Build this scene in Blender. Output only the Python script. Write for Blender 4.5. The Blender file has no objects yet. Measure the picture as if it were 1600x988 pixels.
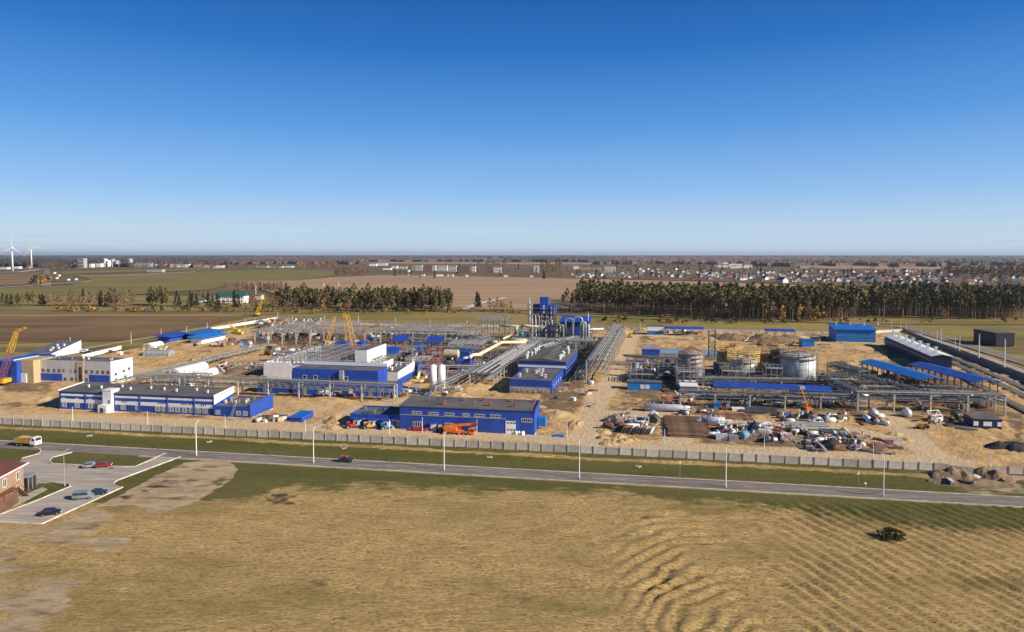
import bpy, math, random
import numpy as np
from mathutils import Vector, noise, Matrix
random.seed(7); R = random.random
def U_(a, b): return random.uniform(a, b)
rad = math.radians
scene = bpy.context.scene
col = scene.collection
# ------------------------------------------------ camera
H, F, CX, CY = 60.0, 1067.0, 800.0, 449.0
PITCH = math.atan((449 - 398) / F)
cam = bpy.data.cameras.new('camera'); co = bpy.data.objects.new('camera', cam); col.objects.link(co)
cam.sensor_width = 36; cam.lens = F / 1600 * 36; cam.shift_y = -45 / 1600
cam.clip_start = 1; cam.clip_end = 120000
co.location = (0, 0, H); co.rotation_euler = (math.pi / 2 - PITCH, 0, 0)
scene.camera = co
# ------------------------------------------------ sky, sun, exposure
SUN_EL, SUN_AZ = rad(27.5), rad(114)          # azimuth clockwise from +Y
w = bpy.data.worlds.new('World'); scene.world = w; w.use_nodes = True
nt = w.node_tree; bg = nt.nodes['Background']
sky = nt.nodes.new('ShaderNodeTexSky'); sky.sky_type = 'NISHITA'; sky.sun_disc = False
sky.sun_elevation = SUN_EL; sky.sun_rotation = SUN_AZ
sky.altitude = 200; sky.air_density = 1.0; sky.dust_density = 0.35; sky.ozone_density = 4.0
hs = nt.nodes.new('ShaderNodeHueSaturation'); hs.inputs['Saturation'].default_value = 1.2
nt.links.new(sky.outputs[0], hs.inputs['Color'])
tcw = nt.nodes.new('ShaderNodeTexCoord'); sxw = nt.nodes.new('ShaderNodeSeparateXYZ'); nt.links.new(tcw.outputs['Generated'], sxw.inputs[0])
rmp = nt.nodes.new('ShaderNodeValToRGB'); nt.links.new(sxw.outputs['Z'], rmp.inputs[0]); cr = rmp.color_ramp
SKYK = [(0.0,(0.43,0.54,0.65)),(0.035,(0.37,0.50,0.65)),(0.09,(0.205,0.38,0.65)),(0.18,(0.070,0.235,0.56)),(0.28,(0.012,0.118,0.40)),(0.36,(0.005,0.07,0.28)),(0.5,(0.005,0.035,0.12)),(1.0,(0.006,0.028,0.08))]
for i, (p_, c_) in enumerate(SKYK):
    e = cr.elements[i] if i < 2 else cr.elements.new(p_)
    e.position = p_; e.color = (*c_, 1)
scl = nt.nodes.new('ShaderNodeVectorMath'); scl.operation = 'SCALE'; scl.inputs['Scale'].default_value = 0.95/0.09
nt.links.new(rmp.outputs[0], scl.inputs[0])
mxw = nt.nodes.new('ShaderNodeMix'); mxw.data_type = 'RGBA'; mxw.inputs['Factor'].default_value = 0.85
nt.links.new(hs.outputs[0], mxw.inputs['A']); nt.links.new(scl.outputs[0], mxw.inputs['B']); 
# thin streaks of cloud low over the horizon
cm = nt.nodes.new('ShaderNodeMapping'); cm.inputs['Scale'].default_value = (5, 5, 190); nt.links.new(tcw.outputs['Generated'], cm.inputs[0])
cn = nt.nodes.new('ShaderNodeTexNoise'); cn.inputs['Scale'].default_value = 1.6; cn.inputs['Detail'].default_value = 6; nt.links.new(cm.outputs[0], cn.inputs['Vector'])
cf = nt.nodes.new('ShaderNodeMapRange'); cf.inputs['From Min'].default_value = 0.54; cf.inputs['From Max'].default_value = 0.72; cf.inputs['To Max'].default_value = 0.30; nt.links.new(cn.outputs['Fac'], cf.inputs['Value'])
cz = nt.nodes.new('ShaderNodeMapRange'); cz.inputs['From Min'].default_value = 0.06; cz.inputs['From Max'].default_value = 0.015; nt.links.new(sxw.outputs['Z'], cz.inputs['Value'])
cmu = nt.nodes.new('ShaderNodeMath'); cmu.operation = 'MULTIPLY'; nt.links.new(cf.outputs[0], cmu.inputs[0]); nt.links.new(cz.outputs[0], cmu.inputs[1])
cx = nt.nodes.new('ShaderNodeMix'); cx.data_type = 'RGBA'; cx.inputs['B'].default_value = (0.27/0.09, 0.34/0.09, 0.47/0.09, 1)
nt.links.new(cmu.outputs[0], cx.inputs['Factor']); nt.links.new(mxw.outputs['Result'], cx.inputs['A']); nt.links.new(cx.outputs['Result'], bg.inputs['Color'])
bg.inputs['Strength'].default_value = 0.09
sl = bpy.data.lights.new('sun', 'SUN'); sl.energy = 5.0; sl.angle = rad(0.53); sl.color = (1.0, 0.90, 0.75)
so = bpy.data.objects.new('sun', sl); col.objects.link(so)
sd = Vector((math.sin(SUN_AZ) * math.cos(SUN_EL), math.cos(SUN_AZ) * math.cos(SUN_EL), math.sin(SUN_EL)))
so.rotation_euler = sd.to_track_quat('Z', 'Y').to_euler(); so.location = (200, 0, 300)
scene.view_settings.view_transform = 'Standard'; scene.view_settings.look = 'None'
scene.view_settings.exposure = 0.52; scene.view_settings.gamma = 1.0
# ------------------------------------------------ pixel (of the 1600x988 photo) -> ground
cp, sp = math.cos(PITCH), math.sin(PITCH)
def ray(x, y):
    a = x - CX; b = CY - y
    return Vector((a, b * sp + F * cp, b * cp - F * sp))
def G(x, y, z=0.0):
    d = ray(x, y); t = (z - H) / d.z
    return Vector((d.x * t, d.y * t, z))
def hgt(x, yb, yt):                        # height of an upright standing at (x,yb) whose top shows at yt
    p = G(x, yb); d = ray(x, yt)
    return H + d.z / d.y * p.y
ROT = rad(-10.0)
UX = Vector((math.cos(ROT), math.sin(ROT), 0)); VX = Vector((-math.sin(ROT), math.cos(ROT), 0))
# ------------------------------------------------ mesh builder
class MB:
    def __init__(s): s.v = []; s.f = []; s.m = []; s.cm = 0
    def mat(s, i): s.cm = i; return s
    def add(s, vs, fs):
        n = len(s.v); s.v += [tuple(p) for p in vs]
        for f in fs: s.f.append(tuple(i + n for i in f)); s.m.append(s.cm)
        return s
    def box(s, x0, x1, y0, y1, z0, z1):
        return s.add([(x0,y0,z0),(x1,y0,z0),(x1,y1,z0),(x0,y1,z0),(x0,y0,z1),(x1,y0,z1),(x1,y1,z1),(x0,y1,z1)],
              [(0,3,2,1),(4,5,6,7),(0,1,5,4),(1,2,6,5),(2,3,7,6),(3,0,4,7)])
    def cbox(s, cx, cy, cz, sx, sy, sz, rz=0, rx=0):
        M = Matrix.Translation((cx,cy,cz)) @ Matrix.Rotation(rz,4,'Z') @ Matrix.Rotation(rx,4,'X')
        vs = [M @ Vector((a*sx/2, b*sy/2, c*sz/2)) for c in (-1,1) for a,b in ((-1,-1),(1,-1),(1,1),(-1,1))]
        return s.add(vs, [(0,3,2,1),(4,5,6,7),(0,1,5,4),(1,2,6,5),(2,3,7,6),(3,0,4,7)])
    def prism(s, pts, z0, z1):             # horizontal polygon extruded upwards
        n = len(pts)
        a = sum(pts[i][0]*pts[(i+1)%n][1]-pts[(i+1)%n][0]*pts[i][1] for i in range(n))
        if a < 0: pts = pts[::-1]
        vs = [(p[0],p[1],z0) for p in pts] + [(p[0],p[1],z1) for p in pts]
        fs = [tuple(range(n))[::-1], tuple(range(n,2*n))] + [(i,(i+1)%n,n+(i+1)%n,n+i) for i in range(n)]
        return s.add(vs, fs)
    def xprism(s, prof, x0, x1):           # profile in (y,z) swept along x
        n = len(prof)
        a = sum(prof[i][0]*prof[(i+1)%n][1]-prof[(i+1)%n][0]*prof[i][1] for i in range(n))
        if a < 0: prof = prof[::-1]
        vs = [(x0,p[0],p[1]) for p in prof] + [(x1,p[0],p[1]) for p in prof]
        fs = [tuple(range(n))[::-1], tuple(range(n,2*n))] + [(i,(i+1)%n,n+(i+1)%n,n+i) for i in range(n)]
        return s.add(vs, fs)
    def yprism(s, prof, y0, y1):           # profile in (x,z) swept along y
        n = len(prof)
        a = sum(prof[i][0]*prof[(i+1)%n][1]-prof[(i+1)%n][0]*prof[i][1] for i in range(n))
        if a > 0: prof = prof[::-1]
        vs = [(p[0],y0,p[1]) for p in prof] + [(p[0],y1,p[1]) for p in prof]
        fs = [tuple(range(n))[::-1], tuple(range(n,2*n))] + [(i,(i+1)%n,n+(i+1)%n,n+i) for i in range(n)]
        return s.add(vs, fs)
    def tube(s, pts, r, n=6, r1=None, cap=True):
        pts = [Vector(p) for p in pts]; k = len(pts); base = []
        ref = None
        for i, p in enumerate(pts):
            d = (pts[min(i+1,k-1)] - pts[max(i-1,0)]).normalized()
            if ref is None:
                ref = Vector((0,0,1)) if abs(d.z) < 0.9 else Vector((1,0,0))
            a = d.cross(ref).normalized(); b = a.cross(d).normalized(); ref = b
            rr = r if r1 is None else r + (r1 - r) * i / max(1, k-1)
            base += [p + a*rr*math.cos(2*math.pi*j/n) + b*rr*math.sin(2*math.pi*j/n) for j in range(n)]
        fs = [(i*n+j, i*n+(j+1)%n, (i+1)*n+(j+1)%n, (i+1)*n+j) for i in range(k-1) for j in range(n)]
        if cap: fs += [tuple(range(n))[::-1], tuple(range((k-1)*n, k*n))]
        return s.add(base, fs)
    def bar(s, a, b, w, h=None):
        a, b = Vector(a), Vector(b); h = h or w; d = (b-a).normalized()
        ref = Vector((0,0,1)) if abs(d.z) < 0.95 else Vector((0,1,0))
        x = d.cross(ref).normalized()*w/2; y = x.cross(d).normalized()*h/2
        vs = [a-x-y,a+x-y,a+x+y,a-x+y,b-x-y,b+x-y,b+x+y,b-x+y]
        return s.add(vs, [(0,3,2,1),(4,5,6,7),(0,1,5,4),(1,2,6,5),(2,3,7,6),(3,0,4,7)])
    def lathe(s, prof, cx=0, cy=0, n=20):  # (r,z) profile
        k = len(prof); vs = [(cx+r*math.cos(2*math.pi*j/n), cy+r*math.sin(2*math.pi*j/n), z) for r,z in prof for j in range(n)]
        fs = [(i*n+j, i*n+(j+1)%n, (i+1)*n+(j+1)%n, (i+1)*n+j) for i in range(k-1) for j in range(n)]
        fs += [tuple(range(n))[::-1], tuple(range((k-1)*n, k*n))]
        return s.add(vs, fs)
    def xlathe(s, prof, cy=0, cz=0, n=14): # (x,r) profile, axis along x
        k = len(prof); vs = [(x, cy+r*math.cos(2*math.pi*j/n), cz+r*math.sin(2*math.pi*j/n)) for x,r in prof for j in range(n)]
        fs = [(i*n+j, i*n+(j+1)%n, (i+1)*n+(j+1)%n, (i+1)*n+j) for i in range(k-1) for j in range(n)]
        fs += [tuple(range(n))[::-1], tuple(range((k-1)*n, k*n))]
        return s.add(vs, fs)
    def quad(s, a, b, c, d): return s.add([a,b,c,d], [(0,1,2,3)])
    def blob(s, c, rx, ry, rz, nz=4, na=8, j=0.25, seed=0):
        rnd = random.Random(seed); vs = []; fs = []
        for i in range(nz+1):
            t = math.pi*i/nz
            for k in range(na):
                q = 1 + rnd.uniform(-j, j); a = 2*math.pi*k/na
                vs.append((c[0]+rx*q*math.sin(t)*math.cos(a), c[1]+ry*q*math.sin(t)*math.sin(a), c[2]-rz*math.cos(t)*(1+rnd.uniform(-j,j)*.4)))
        for i in range(nz):
            for k in range(na): fs.append((i*na+k, i*na+(k+1)%na, (i+1)*na+(k+1)%na, (i+1)*na+k))
        return s.add(vs, fs)
    def build(s, name, mats, parent=None, smooth=False, loc=None, rz=None):
        me = bpy.data.meshes.new(name); me.from_pydata(s.v, [], s.f)
        if not isinstance(mats, (list, tuple)): mats = [mats]
        for m in mats: me.materials.append(m)
        if len(mats) > 1: me.polygons.foreach_set('material_index', s.m)
        if smooth: me.polygons.foreach_set('use_smooth', [True]*len(s.f))
        me.update()
        o = bpy.data.objects.new(name, me); col.objects.link(o)
        if parent: o.parent = parent
        if loc is not None: o.location = loc
        if rz is not None: o.rotation_euler.z = rz
        return o
def tag(o, label=None, cat=None, group=None, kind=None):
    if label: o['label'] = label
    if cat: o['category'] = cat
    if group: o['group'] = group
    if kind: o['kind'] = kind
    return o
def thing(name, label, cat, loc=(0,0,0), rz=0.0, group=None):
    o = bpy.data.objects.new(name, None); col.objects.link(o); o.empty_display_size = 0.5
    o.location = loc; o.rotation_euler.z = rz
    return tag(o, label, cat, group)
KIDS = {}
def copy_tree(o, loc=None, rz=None, label=None, parent=None, scale=None):
    c = o.copy(); col.objects.link(c)
    if parent: c.parent = parent
    if loc is not None: c.location = loc
    if rz is not None: c.rotation_euler.z = rz
    if scale is not None: c.scale = scale if isinstance(scale, tuple) else (scale,)*3
    if label: c['label'] = label
    if o.name not in KIDS: KIDS[o.name] = list(o.children)
    for ch in KIDS[o.name]: copy_tree(ch, parent=c)
    return c
# ------------------------------------------------ materials
MATS = {}
def mat(name, c, rough=0.7, metal=0.0, var=0.12, scale=0.5, spec=0.4, c2=None, stripes=None, bump=0.0, coords='Object', detail=4, randobj=0.0):
    """flat base colour broken up by noise (dirt and wear); optional second colour, fine ribs, per-object variation"""
    if name in MATS: return MATS[name]
    m = bpy.data.materials.new(name); m.use_nodes = True; n = m.node_tree; L = n.links
    b = n.nodes['Principled BSDF']; b.inputs['Roughness'].default_value = rough; b.inputs['Metallic'].default_value = metal
    b.inputs['Specular IOR Level'].default_value = spec
    tc = n.nodes.new('ShaderNodeTexCoord')
    nz = n.nodes.new('ShaderNodeTexNoise'); nz.inputs['Scale'].default_value = scale; nz.inputs['Detail'].default_value = detail
    L.new(tc.outputs[coords], nz.inputs['Vector'])
    mx = n.nodes.new('ShaderNodeMix'); mx.data_type = 'RGBA'
    d = c2 if c2 else tuple(max(0, x*(1-2.2*var)) for x in c)
    e = c if c2 else tuple(min(1, x*(1+var)) for x in c)
    mx.inputs['A'].default_value = (*d, 1); mx.inputs['B'].default_value = (*e, 1)
    rp = n.nodes.new('ShaderNodeMapRange'); rp.inputs['From Min'].default_value = 0.3; rp.inputs['From Max'].default_value = 0.62
    L.new(nz.outputs['Fac'], rp.inputs['Value']); L.new(rp.outputs[0], mx.inputs['Factor'])
    out = mx.outputs['Result']
    if stripes:                            # (axis, period m, darkness)
        ax, per, dk = stripes
        sx = n.nodes.new('ShaderNodeSeparateXYZ'); L.new(tc.outputs[coords], sx.inputs[0])
        q = n.nodes.new('ShaderNodeMath'); q.operation = 'PINGPONG'; q.inputs[1].default_value = per/2
        if ax == 'XY':
            ad = n.nodes.new('ShaderNodeMath'); ad.operation = 'ADD'; L.new(sx.outputs['X'], ad.inputs[0]); L.new(sx.outputs['Y'], ad.inputs[1]); L.new(ad.outputs[0], q.inputs[0])
        else: L.new(sx.outputs[ax], q.inputs[0])
        g = n.nodes.new('ShaderNodeMapRange'); g.inputs['From Min'].default_value = 0; g.inputs['From Max'].default_value = per*0.16
        g.inputs['To Min'].default_value = 1-dk; g.inputs['To Max'].default_value = 1
        L.new(q.outputs[0], g.inputs['Value'])
        mu = n.nodes.new('ShaderNodeVectorMath'); mu.operation = 'SCALE'; L.new(out, mu.inputs[0]); L.new(g.outputs[0], mu.inputs['Scale']); out = mu.outputs[0]
    if randobj:
        oi = n.nodes.new('ShaderNodeObjectInfo'); h = n.nodes.new('ShaderNodeMapRange')
        h.inputs['To Min'].default_value = 1-randobj; h.inputs['To Max'].default_value = 1+randobj
        L.new(oi.outputs['Random'], h.inputs['Value'])
        mu = n.nodes.new('ShaderNodeVectorMath'); mu.operation = 'SCALE'; L.new(out, mu.inputs[0]); L.new(h.outputs[0], mu.inputs['Scale']); out = mu.outputs[0]
    L.new(out, b.inputs['Base Color'])
    if bump:
        bp = n.nodes.new('ShaderNodeBump'); bp.inputs['Distance'].default_value = bump; bp.inputs['Strength'].default_value = 1
        n2 = n.nodes.new('ShaderNodeTexNoise'); n2.inputs['Scale'].default_value = scale*6; n2.inputs['Detail'].default_value = 5
        L.new(tc.outputs[coords], n2.inputs['Vector']); L.new(n2.outputs['Fac'], bp.inputs['Height']); L.new(bp.outputs[0], b.inputs['Normal'])
    MATS[name] = m; return m
BLUE  = mat('blue_cladding', (0.021,0.070,0.375), 0.55, var=0.10, scale=0.25, stripes=('XY',1.1,0.22), randobj=0.08)
BLUE2 = mat('blue_roof_sheet', (0.015,0.13,0.48), 0.45, var=0.10, scale=0.3, stripes=('X',0.9,0.25))
BLUE3 = mat('bright_blue_paint', (0.02,0.19,0.55), 0.5, var=0.12, scale=0.4, stripes=('XY',0.6,0.2))
DBLUE = mat('dark_blue_cladding', (0.010,0.022,0.085), 0.45, var=0.2, scale=0.3, stripes=('XY',0.8,0.25))
WHITE = mat('white_cladding', (0.74,0.74,0.75), 0.5, var=0.05, scale=0.3, stripes=('XY',1.2,0.10))
CREAMW= mat('cream_cladding', (0.52,0.50,0.50), 0.55, var=0.05, scale=0.2, stripes=('XY',1.6,0.22))
TANW  = mat('tan_cladding', (0.48,0.36,0.20), 0.55, var=0.06, scale=0.3, stripes=('XY',1.2,0.12))
ROOF  = mat('bitumen_roof', (0.115,0.105,0.105), 0.85, var=0.14, scale=0.12, stripes=('X',1.0,0.12), bump=0.02)
LROOF = mat('grey_roof_sheet', (0.26,0.27,0.30), 0.6, var=0.1, scale=0.2, stripes=('X',1.0,0.2))
GLASS = mat('window_glass', (0.03,0.035,0.045), 0.08, var=0.3, scale=1.2, spec=0.8)
FRAME = mat('white_frame', (0.75,0.75,0.74), 0.5, var=0.04)
CONC  = mat('concrete', (0.46,0.43,0.38), 0.85, var=0.14, scale=0.8, randobj=0.12)
CONCD = mat('dark_concrete', (0.24,0.22,0.20), 0.85, var=0.2, scale=0.5, randobj=0.12)
STEEL = mat('galvanised_steel', (0.27,0.28,0.285), 0.5, 0.3, var=0.15, scale=0.7, randobj=0.15)
DSTEEL= mat('dark_steel', (0.075,0.08,0.09), 0.55, 0.2, var=0.2, scale=0.6, randobj=0.2)
PIPE  = mat('insulated_pipe', (0.40,0.39,0.375), 0.45, 0.25, var=0.12, scale=0.8, randobj=0.2)
YPIPE = mat('yellow_pipe', (0.72,0.60,0.38), 0.5, var=0.08, scale=0.6)
CPIPE = mat('turquoise_pipe', (0.04,0.42,0.62), 0.45, var=0.1)
RUST  = mat('rusty_steel', (0.20,0.085,0.045), 0.85, var=0.3, scale=1.2, randobj=0.3)
PRIMER= mat('red_primer', (0.33,0.11,0.07), 0.75, var=0.2, scale=0.8, randobj=0.25)
BROWNP= mat('brown_pipe_steel', (0.13,0.075,0.045), 0.7, var=0.3, scale=0.3, randobj=0.3)
YELLOW= mat('crane_yellow', (0.75,0.42,0.04), 0.5, var=0.12, scale=0.8)
ORANGE= mat('crane_orange', (0.78,0.20,0.035), 0.45, var=0.1, scale=0.8)
RED   = mat('red_paint', (0.55,0.03,0.025), 0.45, var=0.12, scale=0.8)
DARK  = mat('black_rubber', (0.018,0.018,0.018), 0.8, var=0.2)
GREYP = mat('grey_paint', (0.30,0.31,0.32), 0.5, var=0.12, scale=0.6, randobj=0.2)
WPAINT= mat('white_paint', (0.78,0.78,0.76), 0.45, var=0.06, scale=0.6, randobj=0.08)
WOOD  = mat('raw_timber', (0.36,0.24,0.13), 0.85, var=0.2, scale=1.0, randobj=0.25)
print('base ok')
# ------------------------------------------------ ground sheets
def poly_sheet(name, px, z, m, world=False):
    pts = px if world else [G(x, y) for x, y in px]
    mb = MB(); mb.add([(p[0], p[1], z) for p in pts], [tuple(range(len(pts)))])
    o = mb.build(name, m); tag(o, kind='structure')
    if o.data.polygons[0].normal.z < 0: o.data.flip_normals()
    return o
def nodes_mat(name, rough=0.95):
    m = bpy.data.materials.new(name); m.use_nodes = True
    b = m.node_tree.nodes['Principled BSDF']; b.inputs['Roughness'].default_value = rough; b.inputs['Specular IOR Level'].default_value = 0.15
    return m, m.node_tree, b
def mixc(n, a, b, fac):
    x = n.nodes.new('ShaderNodeMix'); x.data_type = 'RGBA'
    for k, v in (('A', a), ('B', b)):
        if isinstance(v, tuple): x.inputs[k].default_value = (*v, 1)
        else: n.links.new(v, x.inputs[k])
    n.links.new(fac, x.inputs['Factor']); return x.outputs['Result']
def noisef(n, scale, lo, hi, detail=5, stretch=None, rot=0, rough=0.55, seed=0):
    tc = n.nodes.new('ShaderNodeTexCoord'); mp = n.nodes.new('ShaderNodeMapping')
    mp.inputs['Rotation'].default_value = (0, 0, rot); mp.inputs['Location'].default_value = (seed*13.7, seed*7.1, 0)
    if stretch: mp.inputs['Scale'].default_value = stretch
    nz = n.nodes.new('ShaderNodeTexNoise'); nz.inputs['Scale'].default_value = scale; nz.inputs['Detail'].default_value = detail; nz.inputs['Roughness'].default_value = rough
    n.links.new(tc.outputs['Object'], mp.inputs[0]); n.links.new(mp.outputs[0], nz.inputs['Vector'])
    r = n.nodes.new('ShaderNodeMapRange'); r.inputs['From Min'].default_value = lo; r.inputs['From Max'].default_value = hi
    n.links.new(nz.outputs['Fac'], r.inputs['Value']); return r.outputs[0]
def field_mat(name, cols, big, fine, stretch=None, rot=0, bump=0):
    """cols: three colours, noise at scale big blends 0-1, noise at scale fine (stretched along the furrows) mixes in 2"""
    m, n, b = nodes_mat(name)
    c = mixc(n, cols[0], cols[1], noisef(n, big, 0.38, 0.62, 4, seed=len(name)))
    c = mixc(n, c, cols[2], noisef(n, fine, 0.46, 0.62, 6, stretch, rot, seed=2))
    n.links.new(c, b.inputs['Base Color'])
    if bump:
        bp = n.nodes.new('ShaderNodeBump'); bp.inputs['Distance'].default_value = bump; bp.inputs['Strength'].default_value = 1
        n.links.new(noisef(n, 1.2, 0.2, 0.8, 6, seed=5), bp.inputs['Height']); n.links.new(bp.outputs[0], b.inputs['Normal'])
    return m
GR = field_mat('far_land', ((0.175,0.115,0.068),(0.14,0.11,0.05),(0.10,0.07,0.045)), 0.0012, 0.004, (0.35,2.2,1))
g = MB(); g.add([(-42000,-600,-1.2),(42000,-600,-1.2),(42000,42000,-1.2),(-42000,42000,-1.2)], [(0,1,2,3)])
tag(g.build('ground', GR), kind='structure')
OLIVE = field_mat('olive_meadow', ((0.29,0.215,0.075),(0.19,0.16,0.045),(0.115,0.085,0.038)), 0.010, 0.012, (0.10,2.2,1), rad(-4), 0.1)
GREENF= field_mat('winter_crop', ((0.185,0.158,0.038),(0.225,0.178,0.058),(0.15,0.12,0.038)), 0.004, 0.012, (0.3,2,1))
TANF  = field_mat('tan_stubble', ((0.40,0.265,0.155),(0.35,0.235,0.14),(0.29,0.19,0.12)), 0.004, 0.02, (0.15,2.5,1))
PLOUGH= field_mat('ploughed_earth', ((0.125,0.078,0.038),(0.20,0.132,0.062),(0.32,0.21,0.095)), 0.008, 0.011, (0.08,2.6,1), rad(-5))
SAND  = field_mat('sandy_track', ((0.42,0.30,0.17),(0.35,0.24,0.13),(0.28,0.19,0.11)), 0.03, 0.2, None, 0, 0.05)
ASPH  = field_mat('asphalt', ((0.19,0.165,0.15),(0.155,0.135,0.122),(0.26,0.225,0.195)), 0.05, 0.3, (0.15,3,1), -ROT, 0.01)
CPARK = field_mat('worn_concrete_paving', ((0.35,0.305,0.27),(0.29,0.25,0.22),(0.43,0.38,0.335)), 0.06, 0.35, (0.25,2.5,1), rad(-25), 0.01)
KERBM = mat('kerb_concrete', (0.60,0.55,0.48), 0.85, var=0.15, scale=0.5, coords='Object')
LINEM = mat('road_paint', (0.42,0.40,0.38), 0.7, var=0.2, scale=0.6)
poly_sheet('meadow', [(-400,455),(-400,640),(1700,752),(2200,780),(2200,470),(1600,462),(1000,474),(700,474),(300,462)], -0.45, OLIVE)
poly_sheet('crop_field', [(-300,456),(0,450),(110,446),(142,437),(120,431),(300,425),(450,421),(522,424),(525,431),(480,437),(372,442),(330,452),(200,461),(60,465),(-300,478)], -0.15, GREENF)
poly_sheet('stubble_field', [(368,441),(470,438),(520,433),(600,430),(700,431),(800,433.5),(900,435.5),(1100,440),(1300,447),(1500,456),(1650,462),(1650,478),(1000,480),(880,485),(700,482),(440,462)], -0.10, TANF)
poly_sheet('ploughed_field', [(-400,487),(0,486),(300,489),(398,493),(255,521),(205,532),(125,533),(-400,548)], -0.15, PLOUGH)
poly_sheet('village_ground', [(870,434.5),(880,421),(1100,417),(1300,418.5),(1700,422),(1700,462),(1500,455),(1300,446),(1100,439),(960,436)], -0.12, field_mat('garden_earth', ((0.15,0.095,0.06),(0.11,0.075,0.045),(0.19,0.13,0.08)), 0.01, 0.02))
poly_sheet('far_field', [(-300,434),(60,427),(64,438),(30,446),(-300,455)], -0.10, PLOUGH)
poly_sheet('far_meadow', [(100,424),(340,418.5),(345,421),(200,425.5),(95,429)], -0.10, GREENF)
poly_sheet('pale_field', [(600,409.5),(900,410.5),(1000,411.5),(1000,413),(850,413.5),(560,411.5)], -0.10, TANF)
poly_sheet('pale_far_field', [(1235,414.5),(1500,416.5),(1700,419),(1700,422),(1450,421.5),(1290,419.5)], -0.10, TANF)
# the straight road left of centre that runs up to the town
def ribbon(name, pts, wd, z, m, kind='structure'):
    pts = [Vector(p) for p in pts]; mb = MB(); L = []
    for i, p in enumerate(pts):
        d = (pts[min(i+1,len(pts)-1)] - pts[max(i-1,0)]); d.z = 0; d.normalize(); s = Vector((-d.y, d.x, 0))
        L.append((p + s*wd/2, p - s*wd/2))
    for i in range(len(pts)-1):
        a, b = L[i], L[i+1]
        mb.quad((a[1].x,a[1].y,z),(b[1].x,b[1].y,z),(b[0].x,b[0].y,z),(a[0].x,a[0].y,z))
    o = mb.build(name, m); return tag(o, kind=kind)
ribbon('road', [G(72,447), G(73,419.5)], 16, -0.05, ASPH)
ribbon('road', [G(-40,452), G(60,445), G(142,439)], 9, -0.02, KERBM)
ribbon('path', [G(-20,426.5), G(30,425), G(64,420.8)], 18, -0.02, KERBM)
ribbon('path', [G(122,430.6), G(180,430.2), G(230,428.5), G(305,424.5)], 14, -0.02, KERBM)
ribbon('path', [G(95,419.3), G(340,417.7)], 20, -0.02, KERBM)
ribbon('path', [G(725,483), G(752,473), G(790,465)], 8, -0.02, KERBM)
ribbon('road', [G(380,492.5), G(520,488), G(700,484), G(800,488), G(1000,498), G(1200,502), G(1400,506.5), G(1700,507)], 6, -0.02, field_mat('old_lane', ((0.15,0.12,0.075),(0.19,0.15,0.09),(0.1,0.085,0.05)),0.02,0.05))
ribbon('path', [G(125,546), G(212,531), G(260,523), G(330,511), G(410,495)], 7, -0.02, SAND)
# ---- highway on the right beyond the plant
HW = [G(1330,505), G(1420,512), G(1480,529), G(1540,547), G(1620,571), G(1760,612)]
ribbon('road', HW, 9, 0.02, ASPH)
ribbon('road_verge', HW, 12, 0.0, SAND)
HW2 = [G(1385,516), G(1430,521), G(1520,551), G(1620,588), G(1800,650)]
ribbon('road', HW2, 5, 0.03, CPARK)
# ---- foreground: one relief sheet with masks
def inpoly(x, y, P):
    c = False; j = len(P)-1
    for i in range(len(P)):
        if (P[i][1] > y) != (P[j][1] > y) and x < (P[j][0]-P[i][0])*(y-P[i][1])/(P[j][1]-P[i][1]) + P[i][0]: c = not c
        j = i
    return c
def proj(X, Y, Z=0.0):
    f = Y*cp - (Z-H)*sp; u = Y*sp + (Z-H)*cp
    return CX + F*X/f, CY - F*u/f
FO = G(0, 663)                             # fence origin; u along the fence, v away from the camera
def SC(u, v, z=0.0): return Vector((FO.x + UX.x*u + VX.x*v, FO.y + UX.y*u + VX.y*v, z))
def toSC(X, Y):
    dx, dy = X-FO.x, Y-FO.y
    return dx*UX.x + dy*UX.y, dx*VX.x + dy*VX.y
def fb(x, y, s, o=3):                      # fractal noise, about -1..1
    return noise.fractal(Vector((x*s, y*s, 3.3)), 1.0, 2.0, o)
def relief(name, u0, u1, v0, v1, st, hf, m, attrs, rightskip=None):
    nu = int((u1-u0)/st)+1; nv = int((v1-v0)/st)+1
    V = np.zeros((nu*nv,3)); A = np.zeros((nu*nv,4)); k = 0; keep = np.ones(nu*nv, bool)
    for j in range(nv):
        for i in range(nu):
            u = u0+i*st; v = v0+j*st; p = SC(u, v)
            z, a, kp = hf(u, v, p.x, p.y)
            V[k] = (p.x, p.y, z); A[k] = a; keep[k] = kp; k += 1
    idx = np.arange(nu*nv).reshape(nv, nu)
    q = np.stack([idx[:-1,:-1], idx[:-1,1:], idx[1:,1:], idx[1:,:-1]], -1).reshape(-1,4)
    q = q[keep[q].any(1)]
    me = bpy.data.meshes.new(name); me.vertices.add(nu*nv); me.vertices.foreach_set('co', V.ravel())
    me.loops.add(q.size); me.loops.foreach_set('vertex_index', q.ravel())
    me.polygons.add(len(q)); me.polygons.foreach_set('loop_start', np.arange(len(q))*4)
    me.update(calc_edges=True); me.validate(); me.polygons.foreach_set('use_smooth', [True]*len(me.polygons))
    at = me.attributes.new('mask', 'FLOAT_COLOR', 'POINT'); at.data.foreach_set('color', A.astype(np.float32).ravel())
    me.materials.append(m); o = bpy.data.objects.new(name, me); col.objects.link(o); return tag(o, kind='structure')
def attr(n, ch):
    a = n.nodes.new('ShaderNodeAttribute'); a.attribute_name = 'mask'; s = n.nodes.new('ShaderNodeSeparateColor'); n.links.new(a.outputs['Color'], s.inputs[0])
    return a.outputs['Alpha'] if ch == 3 else s.outputs[ch]
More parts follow.
